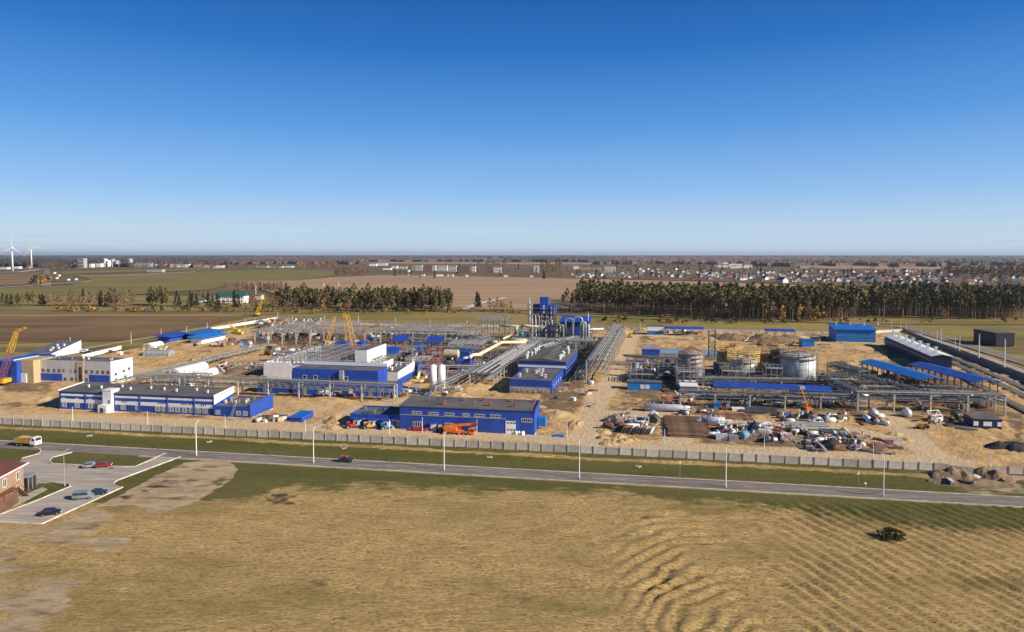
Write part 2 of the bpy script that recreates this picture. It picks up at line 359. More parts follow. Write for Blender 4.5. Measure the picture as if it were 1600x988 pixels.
def addf(n, a, b, lo, hi, k=1.0):          # smoothstep of a + k*(b-0.5)
    m1 = n.nodes.new('ShaderNodeMath'); m1.operation = 'MULTIPLY_ADD'; n.links.new(b, m1.inputs[0]); m1.inputs[1].default_value = k; n.links.new(a, m1.inputs[2])
    r = n.nodes.new('ShaderNodeMapRange'); r.interpolation_type = 'SMOOTHSTEP'; r.inputs['From Min'].default_value = lo+k*0.5; r.inputs['From Max'].default_value = hi+k*0.5
    n.links.new(m1.outputs[0], r.inputs['Value']); return r.outputs[0]
# masks: R dry straw, G bare pale soil, B dark scrub/wet
BARE = [(355,716),(372,735),(352,752),(330,770),(300,788),(255,800),(185,812),(100,842),(0,862),(-60,870),(-60,838),(60,824),(110,812),(190,772),(240,745),(300,722)]
PIT = [(412,779),(430,774),(460,774),(480,780),(470,789),(430,790)]
def near_hf(u, v, X, Y):
    x, y = proj(X, Y)
    n1 = fb(X, Y, 0.03); n2 = fb(X+50, Y, 0.11); n3 = fb(X, Y+80, 0.5, 2)
    z = 0.10*n1 + 0.04*n2
    # bank of dry grass between fence and road
    bc = -5.5 + 0.8*n1; bank = math.exp(-((v-bc)/1.7)**2)
    on_bank = u < 300
    if on_bank: z += 0.75*bank*(1+0.5*n2)
    z += 0.10*n3
    road = abs(v - rv(u))
    if road < 8: z = z*max(0.0, (road-5)/3)
    # dry / green
    def sm(q): q = max(0.0, min(1.0, q)); return q*q*(3-2*q)
    ty = 752 + 22*sm((x-950)/250) + 26*sm((x-1150)/300) - 4*sm((700-x)/300)
    dry = (y - ty)/42.0
    dry = max(-0.3, min(1.2, dry)) + 0.30*n1 + 0.28*n2
    dry -= 0.75*sm((480-x)/160)*sm((800-y)/30)                     # greener beside the bare patch
    dry -= 0.35*sm((x-1250)/250)*sm((880-y)/60)
    if on_bank: dry = max(dry, (bank*1.5 - 0.30)*(1.0 if v < bc+1.0 else .6) + 0.3*n2)
    if v > bc+1.5: dry = min(dry, 0.15+0.1*n2)
    bare = 0.0
    if inpoly(x, y, BARE): bare = 0.75 + 0.5*n2 - (0.35 if (x < 230 and y > 790) else 0)
    else:
        if inpoly(x+12*n2, y+8*n1, BARE): bare = 0.5
    bare = max(bare, (0.28+0.5*n1+0.5*n2)*sm((330-x+25*n2-(y-812)*1.0)/150)*sm((y-806)/22))
    dark = 0.0
    if inpoly(x+6*n2, y+3*n2, PIT): dark = 0.62+0.5*n2+0.3*n3; z += 0.25*n3
    if inpoly(x, y, [(1455,755),(1480,742),(1600,742),(1700,752),(1700,780),(1600,776),(1470,770)]): bare = max(bare, 0.3+0.5*n2); dark = max(dark, 0.6+0.4*n1)
    if 228 < x < 310 and 750 < y < 763 : dark = max(dark, 0.5+0.5*n2)
    if 190 < x < 235 and 765 < y < 785 : dark = max(dark, 0.5+0.6*n2)
    if y > 770 and x < 900: dark = max(dark, 0.34*(n2+0.55))
    # windrows of cut grass on the right: nested arcs that open towards the camera, then straight rows
    rw = sm((x-930-30*n1)/90)*sm((y-776)/22)
    if rw > 0:
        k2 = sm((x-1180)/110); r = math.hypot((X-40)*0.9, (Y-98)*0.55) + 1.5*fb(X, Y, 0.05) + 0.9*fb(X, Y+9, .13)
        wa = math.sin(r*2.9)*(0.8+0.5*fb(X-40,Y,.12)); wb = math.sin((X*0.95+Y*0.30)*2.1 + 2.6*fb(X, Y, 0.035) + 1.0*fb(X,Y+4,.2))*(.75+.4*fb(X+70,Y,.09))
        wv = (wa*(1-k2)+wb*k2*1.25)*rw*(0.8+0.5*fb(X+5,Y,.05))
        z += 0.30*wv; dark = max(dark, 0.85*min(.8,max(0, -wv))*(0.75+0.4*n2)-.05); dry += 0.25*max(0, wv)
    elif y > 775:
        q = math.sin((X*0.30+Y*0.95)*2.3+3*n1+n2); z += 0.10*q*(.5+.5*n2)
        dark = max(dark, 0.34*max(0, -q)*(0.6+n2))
    return z, (dry, bare, dark, bank), True
RA, RB = G(0,694.8), G(1600,785.5)          # road centre line
ra, rb = toSC(RA.x, RA.y), toSC(RB.x, RB.y)
def rv(u): return ra[1] + (rb[1]-ra[1])*(u-ra[0])/(rb[0]-ra[0])
mN, n, b = nodes_mat('rough_grassland')
green = mixc(n, (0.100,0.100,0.023), (0.150,0.130,0.040), noisef(n, 0.05, 0.35, 0.65, 6, (0.4,1.6,1), -ROT))
green = mixc(n, green, (0.185,0.15,0.05), noisef(n, 0.22, 0.54, 0.72, 8, (0.4,1.6,1), -ROT, 0.7, 13))
green = mixc(n, green, (0.060,0.066,0.016), noisef(n, 1.3, 0.50, 0.72, 5, seed=3))
straw = mixc(n, (0.54,0.37,0.155), (0.35,0.235,0.09), noisef(n, 0.12, 0.35, 0.65, 8, (0.6,1.4,1), rad(20), 0.65, 4))
dirm = noisef(n, 0.022, 0.44, 0.56, 3, None, 0, 0.5, 21)
s1 = noisef(n, 1.0, 0.46, 0.66, 5, (0.16,2.4,1), rad(-62), 0.7, 6); s2 = noisef(n, 1.0, 0.46, 0.66, 5, (0.18,2.2,1), rad(-12), 0.7, 16)
sx_ = n.nodes.new('ShaderNodeMix'); n.links.new(dirm, sx_.inputs[0]); n.links.new(s1, sx_.inputs[2]); n.links.new(s2, sx_.inputs[3])
straw = mixc(n, straw, (0.66,0.47,0.22), sx_.outputs[0])
straw = mixc(n, straw, (0.25,0.165,0.06), noisef(n, 2.2, 0.50, 0.60, 4, (0.5,1.3,1), rad(10), 0.7, 12))
straw = mixc(n, straw, (0.225,0.175,0.06), noisef(n, 0.028, 0.50, 0.68, 8, (0.6,1.5,1), rad(12), 0.65, 15))
straw = mixc(n, straw, (0.15,0.11,0.04), noisef(n, 0.6, 0.54, 0.70, 6, (0.5,1.8,1), rad(-20), 0.7, 8))
soil = mixc(n, (0.55,0.42,0.28), (0.36,0.26,0.155), noisef(n, 0.15, 0.35, 0.65, 8, (0.4,1.6,1), rad(-30), 0.65, 7))
soil = mixc(n, soil, (0.17,0.125,0.065), noisef(n, 0.25, 0.52, 0.66, 7, (0.4,1.6,1), rad(-30), 0.65, 9))
edge = noisef(n, 0.35, 0.2, 0.8, 8, (0.6,1.4,1), 0, 0.7, 5)
c = mixc(n, green, straw, addf(n, attr(n, 0), edge, 0.25, 0.65, 0.9))
c = mixc(n, c, soil, addf(n, attr(n, 1), edge, 0.30, 0.50, 0.6))
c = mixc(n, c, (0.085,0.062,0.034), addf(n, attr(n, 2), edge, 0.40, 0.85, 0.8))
n.links.new(c, b.inputs['Base Color'])
bp = n.nodes.new('ShaderNodeBump'); bp.inputs['Distance'].default_value = 0.30; bp.inputs['Strength'].default_value = 1
n.links.new(noisef(n, 1.6, 0.2, 0.8, 8, (0.6,1.4,1), rad(20), 0.75), bp.inputs['Height']); n.links.new(bp.outputs[0], b.inputs['Normal'])
relief('grass_field', -60, 400, -130, 0.6, 0.6, near_hf, mN, None)
# ---- road with kerbs and paint
def roadstrip(name, off, wd, z0, z1, m, u0=-80, u1=420):
    mb = MB(); P = [SC(u0, rv(u0)+off), SC(u1, rv(u1)+off)]; d = (P[1]-P[0]).normalized(); s = Vector((-d.y,d.x,0))*wd/2
    mb.prism([(P[0]-s)[:2],(P[1]-s)[:2],(P[1]+s)[:2],(P[0]+s)[:2]], z0, z1)
    return tag(mb.build(name, m), kind='structure')
roadstrip('road', 0, 6.9, -0.05, 0.12, ASPH)
roadstrip('road_verge', 4.0, 0.6, -0.05, 0.10, SAND); 
roadstrip('kerb', 3.55, 0.2, -0.05, 0.24, KERBM)
roadstrip('road_verge', -4.0, 0.6, -0.05, 0.10, SAND, 76)
roadstrip('kerb', -3.55, 0.2, -0.05, 0.24, KERBM, 76)
mb = MB(); u = -76
while u < 415:
    P0, P1 = SC(u, rv(u)), SC(u+2.6, rv(u+2.6)); s = VX*0.09
    mb.quad((P0-s)[:]+(), (P1-s)[:]+(), (P1+s)[:]+(), (P0+s)[:]+()); u += 6.5
for i, p in enumerate(mb.v): mb.v[i] = (p[0], p[1], 0.126)
tag(mb.build('road_marking', LINEM), kind='structure')
# ---- car park
CP = [(-40,818),(0,816),(65,819.5),(192,762),(180,758),(178,755),(184,751),(282,714.5),(300,712.6),(258,709.5),(256,711.5),(212,729.5),(192,730.2),(82,725.5),(77,721),(82,715.5),(112,707.5),(122,705),(120,701),(50,697),(62,702),(64,706),(60,710),(34,717),(25,730),(30,757),(85,754.5),(108,757),(110,761),(50,786),(0,805),(-40,806)]
CPW = [G(x, y) for x, y in CP]
mb = MB(); mb.prism([p[:2] for p in CPW], -0.05, 0.115); tag(mb.build('car_park', CPARK), kind='structure')
def kerb(pts, m=KERBM, h=0.26, wd=0.28):
    mb = MB(); P = [G(x, y) for x, y in pts]
    for a, b_ in zip(P, P[1:]): mb.bar((a.x,a.y,h/2), (b_.x,b_.y,h/2), wd, h)
    return tag(mb.build('kerb', m), kind='structure')
kerb([(65,819.5),(192,762)]); kerb([(178,757),(178,755),(184,751),(282,714.5)]); kerb([(258,709.5),(212,729.5),(192,730.2),(82,725.5),(77,721),(82,715.5),(112,707.5)])
kerb([(52,700),(62,702),(64,706),(60,710),(34,717)]); kerb([(85,754.5),(108,757),(110,761),(50,786),(0,805)]); kerb([(-40,818),(0,816),(65,819.5)])
mb = MB(); mb.prism([G(x,y)[:2] for x,y in [(0,790),(40,773),(66,762),(74,765),(36,785),(0,800)]], 0, 0.118); tag(mb.build('pavement', CPARK), kind='structure')
# ---- construction yard: sandy earth with tracks, churned patches and shade painted under the frames
YARD = [(-700,664),(-700,575),(-200,556),(0,560),(128,547),(210,531),(350,513),(432,499),(560,504),(700,510),(870,512.5),(1000,516),(1300,522.5),(1400,519),(1500,551),(1700,624),(1900,700),(1900,760)]
YW = [tuple(toSC(*G(x,y)[:2])) for x,y in YARD]
TRACKS = [[(905,700),(920,660),(935,625),(960,590),(975,560),(990,525)],[(0,650),(250,660),(440,668),(620,676),(860,688),(1100,702),(1500,724)],[(500,668),(560,640),(640,625)],
          [(1475,726),(1440,700),(1400,660),(1360,640)],[(400,662),(500,640),(520,620),(700,612)],[(130,560),(240,585),(330,560),(420,540)],[(960,648),(1040,650),(1120,662),(1300,668),(1400,690)],
          [(980,522),(1100,532),(1290,538)],[(1040,640),(1060,690)],[(300,540),(420,520)]]
TW = [[toSC(*G(x,y)[:2]) for x,y in t] for t in TRACKS]
DARKP = [[(395,508),(740,512),(760,545),(560,560),(400,542)],[(560,545),(760,548),(780,585),(600,590)],[(850,590),(905,575),(915,655),(860,660),(840,640)],[(960,560),(1060,556),(1100,600),(1300,596),(1330,640),(1060,645),(960,612)],[(1300,600),(1560,612),(1600,660),(1340,660)],[(945,640),(1065,650),(1060,690),(950,690),(930,665)],[(1055,655),(1300,665),(1350,712),(1040,696)],[(985,565),(1075,570),(1080,600),(985,600)],[(1110,575),(1300,580),(1310,640),(1110,635)],  # dark earth patches; under the open frames the shadow is painted into the ground
         [(395,510),(700,515),(720,560),(600,565),(400,545)],[(0,575),(90,590),(80,615),(0,612)],[(660,560),(780,545),(900,520),(920,560),(760,570)],[(1380,530),(1600,640),(1600,700),(1560,640),(1400,600)],
         [(1030,553),(1130,556),(1130,566),(1030,562)],[(1560,690),(1600,680),(1600,705)]]
def segd(px, py, a, b_):
    dx, dy = b_[0]-a[0], b_[1]-a[1]; L2 = dx*dx+dy*dy
    t = max(0, min(1, ((px-a[0])*dx+(py-a[1])*dy)/L2)); return math.hypot(px-a[0]-t*dx, py-a[1]-t*dy)
def yard_hf(u, v, X, Y):
    ins = inpoly(u, v, YW)
    if not ins: return -0.6, (0,0,0,0), False
    x, y = proj(X, Y)
    n1 = fb(X, Y, 0.025); n2 = fb(X+9, Y, 0.09); n3 = fb(X, Y+4, 0.33, 3)
    td = min(segd(u, v, a, b_) for t in TW for a, b_ in zip(t, t[1:]))
    tr = max(0.0, min(1.0, 1.7 - td/4.2))
    z = (0.30*n1 + 0.6*max(-0.3, n2) + 0.5*n3)*(1-0.9*tr) + 0.34
    if v < 5: z *= max(0, v/5)
    dk = 0.30 + 0.55*n1 + 0.45*n2
    for P in DARKP:
        if inpoly(x+5*n2, y+3*n2, P): dk = max(dk, 0.80+0.45*n2+.2*n1)
    if inpoly(x, y, DARKP[12]): z *= 0.3
    dk *= (1-0.75*tr)
    return z, (dk, tr, 0.5+0.5*n3, 0), True
mY, n, b = nodes_mat('sandy_earth')
c = mixc(n, (0.60,0.385,0.175), (0.47,0.295,0.13), noisef(n, 0.06, 0.35, 0.65, 8, None, 0, 0.65))
c = mixc(n, c, (0.62,0.455,0.265), noisef(n, 0.22, 0.52, 0.70, 7, (1.5,0.7,1), rad(15), 0.65, 3))
c = mixc(n, c, (0.25,0.155,0.08), noisef(n, 0.30, 0.53, 0.68, 8, None, 0, 0.7, 6))
e2 = noisef(n, 0.3, 0.2, 0.8, 8, None, 0, 0.7, 9)
c = mixc(n, c, (0.20,0.135,0.08), addf(n, attr(n, 0), e2, 0.45, 0.85, 1.0))
c = mixc(n, c, (0.58,0.435,0.27), addf(n, attr(n, 1), e2, 0.35, 0.75, 0.5))
n.links.new(c, b.inputs['Base Color'])
bp = n.nodes.new('ShaderNodeBump'); bp.inputs['Distance'].default_value = 0.45; bp.inputs['Strength'].default_value = 1
n.links.new(noisef(n, 0.7, 0.2, 0.8, 8, None, 0, 0.7), bp.inputs['Height']); n.links.new(bp.outputs[0], b.inputs['Normal'])
relief('construction_ground', -90, 640, 0.6, 420, 1.5, yard_hf, mY, None)
# ------------------------------------------------ buildings
class Site:
    """local frame at a ground pixel; x along the front, y away, z up"""
    def __init__(s, a, bx=None, rz=ROT, w=None):
        s.o = G(*a); s.rz = rz; s.u = Vector((math.cos(rz), math.sin(rz), 0)); s.n = Vector((-math.sin(rz), math.cos(rz), 0))
        s.w = w if w else (s.fx(bx) if bx else 0)
    def fx(s, px, d=0.0):                  # local x on the plane y=d seen at image column px
        o = s.o + s.n*d; r = ray(px, 620); k = r.x/r.y       # X = k*Y
        return (k*o.y - o.x)/(s.u.x - k*s.u.y)
    def fz(s, px, py, d=0.0):
        x = s.fx(px, d); p = s.o + s.u*x + s.n*d; r = ray(px, py); return H + r.z/r.y*p.y
    def fp(s, px, py, d=0.0): return s.fx(px, d), s.fz(px, py, d)
    def wp(s, x, y, z=0): return s.o + s.u*x + s.n*y + Vector((0,0,z))
    def loc(s): return s.o.copy()
def window(par, cx, cz, w, h, y=0.0, face='F', x=0.0, nm=3, glass=GLASS, frame=FRAME, lab=None):
    """white frame standing 6 cm proud with mullions and a glass pane; face F (front, at y) or R (right, at x)"""
    f = MB(); t = 0.12; e = 0.07
    L = [(-w/2,-w/2+t,-h/2,h/2),(w/2-t,w/2,-h/2,h/2),(-w/2+t,w/2-t,-h/2,-h/2+t),(-w/2+t,w/2-t,h/2-t,h/2)]
    for k in range(1, nm): q = -w/2 + w*k/nm; L.append((q-0.05,q+0.05,-h/2+t,h/2-t))
    g = MB()
    if face == 'F':
        for a,b_,c_,d in L: f.box(cx+a,cx+b_,y-e,y+0.02,cz+c_,cz+d)
        g.box(cx-w/2+t,cx+w/2-t,y-0.02,y+0.03,cz-h/2+t,cz+h/2-t)
    else:
        for a,b_,c_,d in L: f.box(x-0.02,x+e,cx+a,cx+b_,cz+c_,cz+d)
        g.box(x-0.03,x+0.02,cx-w/2+t,cx+w/2-t,cz-h/2+t,cz+h/2-t)
    fo = f.build('window', frame, par); g.build('pane', glass, fo)
    return fo
def shell(par, x0, x1, y0, y1, z0, z1, wm, name='wall', par_h=0.4, t=0.3, rm=ROOF, roof=True, slope=0.0, prm=None):
    """walls as a closed ring with a roof deck sunk behind a parapet"""
    w_ = MB()
    w_.box(x0,x1,y0,y0+t,z0,z1+par_h); w_.box(x0,x1,y1-t,y1,z0,z1+par_h+slope)
    w_.box(x0,x0+t,y0+t,y1-t,z0,z1+par_h*.9); w_.box(x1-t,x1,y0+t,y1-t,z0,z1+par_h*.9)
    wo = w_.build(name, wm, par)
    if roof:
        r = MB(); r.add([(x0+t,y0+t,z1),(x1-t,y0+t,z1),(x1-t,y1-t,z1+slope),(x0+t,y1-t,z1+slope)], [(0,1,2,3)])
        ro = r.build('roof', rm, par); return wo, ro
    return wo
def gable_low(par, x0, x1, y0, y1, z0, zf, zb, wm, rm=ROOF, over=0.25, endm=None, zp=0.0):
    """mono-pitch box: front eave zf, back eave zb, roof slab overhanging; end walls rise zp above the roof"""
    w_ = MB(); w_.xprism([(y0,z0),(y1,z0),(y1,zb),(y0,zf)], x0, x1); wo = w_.build('wall', wm, par)
    r = MB(); r.xprism([(y0-over,zf+0.02),(y1+over,zb+0.02),(y1+over,zb+0.3),(y0-over,zf+0.3)], x0-(over if not zp else -0.05), x1+(over if not zp else -0.05)); ro = r.build('roof', rm, par)
    return wo, ro
def vent(roof, x, y, z, k=0.5, h=1.0, m=STEEL, name='roof_vent'):
    v = MB(); v.cbox(x, y, z+h/2, k, k, h); v.cbox(x, y, z+h+0.12, k*1.5, k*1.5, 0.2); v.build(name, m, roof)
# ---- long blue and white office block, front left
s = Site((93,641), 334); W = s.w
A = thing('office_building', 'long two-storey blue office block with white wall bands and a white entrance tower', 'building', s.loc(), ROT)
zt = s.fz(94, 612); D = 12.5
wo, ro = gable_low(A, 0, W, 0, D, 0.5, zt, zt+1.0, BLUE)
m = MB(); m.box(-0.05,W+0.05,-0.04,D,0,0.55); m.build('plinth', WPAINT, A)
bays = [94,133,163,178.5,218,261,303,334]
for a, b_ in zip(bays, bays[1:]):
    if b_-a < 20: continue
    xa, xb = s.fx(a)+0.35, s.fx(b_)-0.35
    m = MB(); m.box(xa,xb,-0.06,0.01,zt-1.5,zt-0.75); m.box(xa,xb,-0.06,0.01,zt-4.1,zt-2.7); m.build('wall_band', WPAINT, A)
for px in (133,218,261,303,334):
    m = MB(); m.cbox(s.fx(px),-0.12,zt/2+0.3,0.35,0.18,zt-0.4); m.build('downpipe', BLUE, A)
for px in (100,120,141,151,192,215,246,256,267,277,288,298.5,309,319.5): window(A, s.fx(px), 2.15, 1.9, 1.75)
for px in (99.5,120,140,151,161): window(A, s.fx(px), zt-3.1, 1.6, 1.5)
for px in (194,250,257,287,298,318):
    for k in (-0.8,0,0.8): m = MB(); m.box(s.fx(px)+k-0.2, s.fx(px)+k+0.2, -0.09, 0, zt-3.2, zt-2.65); m.build('window', GLASS, A)
x0, x1 = s.fx(164), s.fx(177.5)
m = MB(); m.box(x0,x1,-1.2,3.0,0,zt+1.3); tw = m.build('entrance_tower', WPAINT, A)
m = MB(); m.box(x0-0.15,x1+0.15,-1.35,3.15,zt+1.3,zt+1.6); m.build('tower_cap', WPAINT, tw)
window(tw, (x0+x1)/2+0.8, zt-2.9, 1.4, 1.5, y=-1.2, nm=2)
m = MB(); m.box(x0-0.3,x1-0.2,-3.4,-1.2,0,3.4); po = m.build('porch', WPAINT, A)
m = MB(); m.box(x0+0.7,x0+2.0,-3.46,-3.38,0,2.4); m.build('door', GLASS, po)
window(po, x0+2.6, 1.6, 0.7, 1.3, y=-3.4, nm=1)
# white gable parapet over the right end
m = MB(); m.xprism([(-0.2,zt-2.6),(D+0.3,zt-0.6),(D+0.3,zt+1.9),(-0.2,zt+0.9)], W-0.1, W+0.25); m.build('end_parapet', WPAINT, A)
m = MB(); m.xprism([(-0.2,zt+0.3),(D,zt+1.3),(D,zt+1.6),(-0.2,zt+0.7)], -0.3, 0.0); m.build('end_parapet', WPAINT, A)
for i in range(9): vent(ro, 8+i*W/10, D*U_(.3,.8), zt+0.8, 0.5, 0.8, WPAINT)
# lower wing
s2 = Site((334,652.5), 390); W2 = s2.w
Aw = thing('office_wing', 'single-storey blue wing joined to the right end of the long office block', 'building', s2.loc(), ROT)
z2 = s2.fz(360, 636.5); D2 = 16
wo, ro = shell(Aw, 0, W2, 0, D2, 0.4, z2, BLUE, par_h=0.3, slope=0.4)
m = MB(); m.box(-0.0,W2+0.06,-0.06,D2,0,0.45); m.build('plinth', WPAINT, Aw)
m = MB(); m.xprism([(-0.1,0.45),(D2+0.1,0.45),(D2+0.1,z2+2.4),(-0.1,z2+1.3)], W2-0.1, W2+0.2); m.build('end_wall', BLUE, Aw)
for px in (340,372,382.5): window(Aw, s2.fx(px), 2.0, 1.7, 1.6)
for i in range(10): vent(ro, U_(1,W2-1), U_(3,D2-3), z2+0.2, 0.5, U_(.6,1.3), random.choice([WPAINT,STEEL,CONC]))
m = MB()
for a in (0,0.7): m.bar((s2.fx(362)+a,-1.6,0),(s2.fx(366)+a,0.1,z2+1.5),0.1)
for k in range(9): m.bar((s2.fx(362)+.44*k/4,-1.6+.18*k,.6*k+.3),(s2.fx(362)+.7+.44*k/4,-1.6+.18*k,.6*k+.3),0.08)
tag(m.build('ladder', GREYP, loc=s2.loc(), rz=ROT), 'grey ladder leaning on the blue wing of the office block', 'ladder')
# ---- white office behind on the left, with tan corner and blue warehouse
s = Site((56,597), 174); W = s.w; zt = s.fz(115,565); D = 14
B = thing('white_office', 'two-storey cream ribbed office with small dark windows and blue ground floor panels', 'building', s.loc(), ROT)
wo, ro = shell(B, 0, W, 0, D, 0, zt, CREAMW, par_h=0.3)
m = MB(); m.box(W-0.1,W+0.08,-0.05,D+0.05,0,zt+0.5); m.build('end_wall', WHITE, B)
for px in (61,69,77,86,94,101,112,119.5,136,145,153.5,162,170): window(B, s.fx(px), zt-4.6 if px not in (101,112) else zt-4.4, 1.7 if px not in (101,112) else 0.8, 1.7, nm=2, frame=GREYP)
for px in (103,113,121,136): window(B, s.fx(px), 1.9, 1.7, 1.7, nm=2, frame=GREYP)
for a, b_ in ((60.5,98),(140.5,172)):
    m = MB(); m.box(s.fx(a),s.fx(b_),-0.08,0.0,1.0,4.3); m.build('wall_panel', BLUE, B)
m = MB(); m.box(s.fx(121.5),s.fx(132),-0.25,0,0,zt+0.1); m.build('stair_bay', TANW, B)
m = MB(); m.box(s.fx(125),s.fx(129.5),-0.32,-0.2,1,zt-2.5); m.build('stair_window', GLASS, B)
for yy, zz in ((3,4.4),(8,5.0),(11.5,5.6),(3,1.7),(9,2.2)): window(B, yy, zz, 1.5, 1.4, face='R', x=W+0.08, nm=2, frame=GREYP)
for i in range(9): vent(ro, U_(3,W-3), U_(2,D-2), zt, 0.6, 0.8, random.choice([WPAINT,CONCD,TANW]))
s3 = Site((28,598), 56.5); W3 = s3.w; z3 = s3.fz(40,564)
T3 = thing('tan_office_end', 'tan clad corner block of the cream office with a white edge and entrance', 'building', s3.loc(), ROT)
m = MB(); m.box(0,W3,-1.0,12,0,z3+0.4); m.build('wall', TANW, T3)
m = MB(); m.box(-0.9,0.0,-1.2,12,0,z3+0.6); m.build('corner_fin', WHITE, T3)
window(T3, s3.fx(36.5), z3-4.4, 1.9, 1.9, y=-1.0, nm=2, frame=GREYP)
m = MB(); m.box(s3.fx(32),s3.fx(46),-1.4,-1.0,0,4.6); m.build('entrance_frame', WHITE, T3)
s4 = Site((-14,599), 27.5); W4 = s4.w; z4 = s4.fz(20,566)
T4 = thing('blue_warehouse', 'plain blue clad warehouse at the left edge beside the tan corner', 'building', s4.loc(), ROT)
shell(T4, 0, W4, 0, 22, 0, z4, BLUE, par_h=0.4, rm=BLUE2)
# grey roofed hall behind it
s = Site((45,557.5), 83); W = s.w; D = 21; zf_, zb_ = 1.4, 6.6
Hh = thing('roof_hall', 'wedge shaped hall with slate grey sloping roof and white end wall behind the cream office', 'building', s.loc(), ROT)
SLATE = mat('slate_roof', (0.12,0.12,0.15), 0.7, var=.12, scale=.3, stripes=('X',1.0,.12))
m = MB(); m.xprism([(0,0),(D,0),(D,zb_),(0,zf_)], 0, W); m.build('wall', WHITE, Hh)
m = MB(); m.xprism([(-.4,zf_+.02),(D+.4,zb_+.02),(D+.4,zb_+.35),(-.4,zf_+.35)], -.3, W-.1); ro = m.build('roof', SLATE, Hh)
m = MB(); m.xprism([(-.4,0),(D+.5,0),(D+.5,zb_+.7),(-.4,zf_+.7)], W, W+.3); m.build('end_wall', WHITE, Hh)
for i in range(5): y_ = U_(.2,.8)*D; vent(ro, U_(3,W-3), y_, zf_+(zb_-zf_)*y_/D+.2, 0.9, 1.0, WPAINT)
# ---- central white hall under construction
s = Site((412,592), 590); W = s.w; zt = s.fz(414,566); D = 62
Cc = thing('white_hall', 'white clad production hall still open on top, its steel roof trusses bare', 'building', s.loc(), ROT)
m = MB(); m.box(0,0.4,0,D,0,zt); m.box(0.4,s.fx(455),0,0.4,0,zt); m.box(s.fx(455),s.fx(552),0,0.4,zt-4.2,zt-1.2); m.box(W-0.4,W,0,D*0.35,0,zt); m.build('wall', WHITE, Cc)
m = MB(); m.xprism([(0,0),(8,0),(8,zt-1.5)], 8.3, 8.6); m.build('stair_wall', BLUE, Cc)
fr = MB()
for i in range(8):
    yy = 1+ i*(D-2)/7
    for k in range(9):
        xx = 0.8 + k*(W-1.6)/8
        fr.bar((xx,yy,0),(xx,yy,zt+1.0+ (0.6 if k%2 else 0)),0.3)
fr.build('columns', STEEL, Cc)['kind'] = 'stuff'
for i in range(14):
    yy = 1 + i*(D-2)/13; tr_ = MB()
    tr_.bar((0.5,yy,zt-0.2),(W-0.5,yy,zt-0.2),0.2); tr_.bar((0.5,yy,zt+1.0),(W-0.5,yy,zt+1.0),0.26)
    q = 0.5
    while q < W-2: tr_.bar((q,yy,zt-0.2),(q+1.6,yy,zt+1.0),0.08); tr_.bar((q+1.6,yy,zt+1.0),(q+3.2,yy,zt-0.2),0.08); q += 3.2
    tr_.build('roof_truss', [STEEL,PIPE,GREYP][i%3], Cc)
for k in range(9):
    xx = 1+k*(W-2)/8; m = MB(); m.bar((xx,0.6,zt+1.12),(xx,D-0.6,zt+1.12),0.2); m.build('purlin', STEEL, Cc)
m = MB(); m.box(0.6,W-0.6,0.6,D*.5,zt*0.35,zt*0.35+0.2); m.build('floor_deck', CONCD, Cc)
# raised white block on its right
s5 = Site((555,593.5), 574); z5 = s5.fz(575,548)
X5 = thing('stair_block', 'tall white block with small dark windows at the right end of the unfinished hall', 'building', s5.loc(), ROT)
m = MB(); m.box(0,s5.w,0,26,0,z5); m.build('wall', WHITE, X5)
m = MB(); m.box(0.3,s5.w-.3,0.3,25.7,z5,z5+0.25); m.build('roof', ROOF, X5)
for k in range(5): window(X5, 8+k*2.6, z5-5.5, 2.2, 0.9, face='R', x=s5.w, nm=2, frame=GREYP)
# blue low front with the white band
s6 = Site((457,617), 591); z6 = s6.fz(520,578.5)
X6 = thing('blue_annexe', 'long blue two-storey annexe in front of the unfinished white hall', 'building', s6.loc(), ROT)
wo, ro = shell(X6, 0, s6.w, 0, 11, 0, z6, BLUE, par_h=0.25)
m = MB(); m.box(-0.1,s6.w,11.1,11.5,z6-1,z6+1.6); m.build('wall_band', WHITE, X6)
for px in (476.5,493.5,519,541): window(X6, s6.fx(px), z6-3.4, 1.8, 1.8, nm=1)
for px in (476,500,512,548,579):
    m = MB(); m.box(s6.fx(px)-.9,s6.fx(px)+.9,-0.05,0,0,3.4); m.build('door', WPAINT if px in (512,548) else GREYP, X6)
m = MB(); m.cbox(s6.fx(535),-0.6,z6-2,1.8,1.2,4); m.build('duct', GREYP, X6)
s6b = Site((402,614.5), 458); z6b = 4.2
X6b = thing('blue_lean_to', 'low dark blue lean-to left of the annexe in the shade of the pipe bridge', 'building', s6b.loc(), ROT)
gable_low(X6b, 0, s6b.w, 0, 7, 0, z6b, z6b+0.6, BLUE)
for px in (414,425): window(X6b, s6b.fx(px), 1.8, 1.0, 1.6, nm=1)
# right lower part of the hall with the angled white wall
s7 = Site((590,603), 622); z7 = s7.fz(610,583)
X7 = thing('white_office_wing', 'low white wing with dark roof and blue base right of the annexe', 'building', s7.loc(), ROT)
wo, ro = shell(X7, 0, s7.w, 0, 24, 0, z7, WHITE, par_h=0.3, slope=1)
m = MB(); m.box(s7.w,s7.w+0.06,-0.05,24,0,z7*0.55); m.box(-0.1,s7.w+0.06,-0.06,0,0,z7*0.4); m.build('wall_base', BLUE, X7)
m = MB(); m.xprism([(0,z7),(24,z7),(24,z7+1.9),(0,z7+0.5)], s7.w-0.25, s7.w+0.1); m.build('end_parapet', WHITE, X7)
for i in range(9): vent(ro, U_(1,s7.w-1), U_(2,22), z7+0.3, 0.6, 1.1, WPAINT)
s8 = Site((592,621), 617); z8 = s8.fz(600,601)
X8 = thing('low_blue_building', 'low bright blue building right of the annexe behind the round pond', 'building', s8.loc(), ROT)
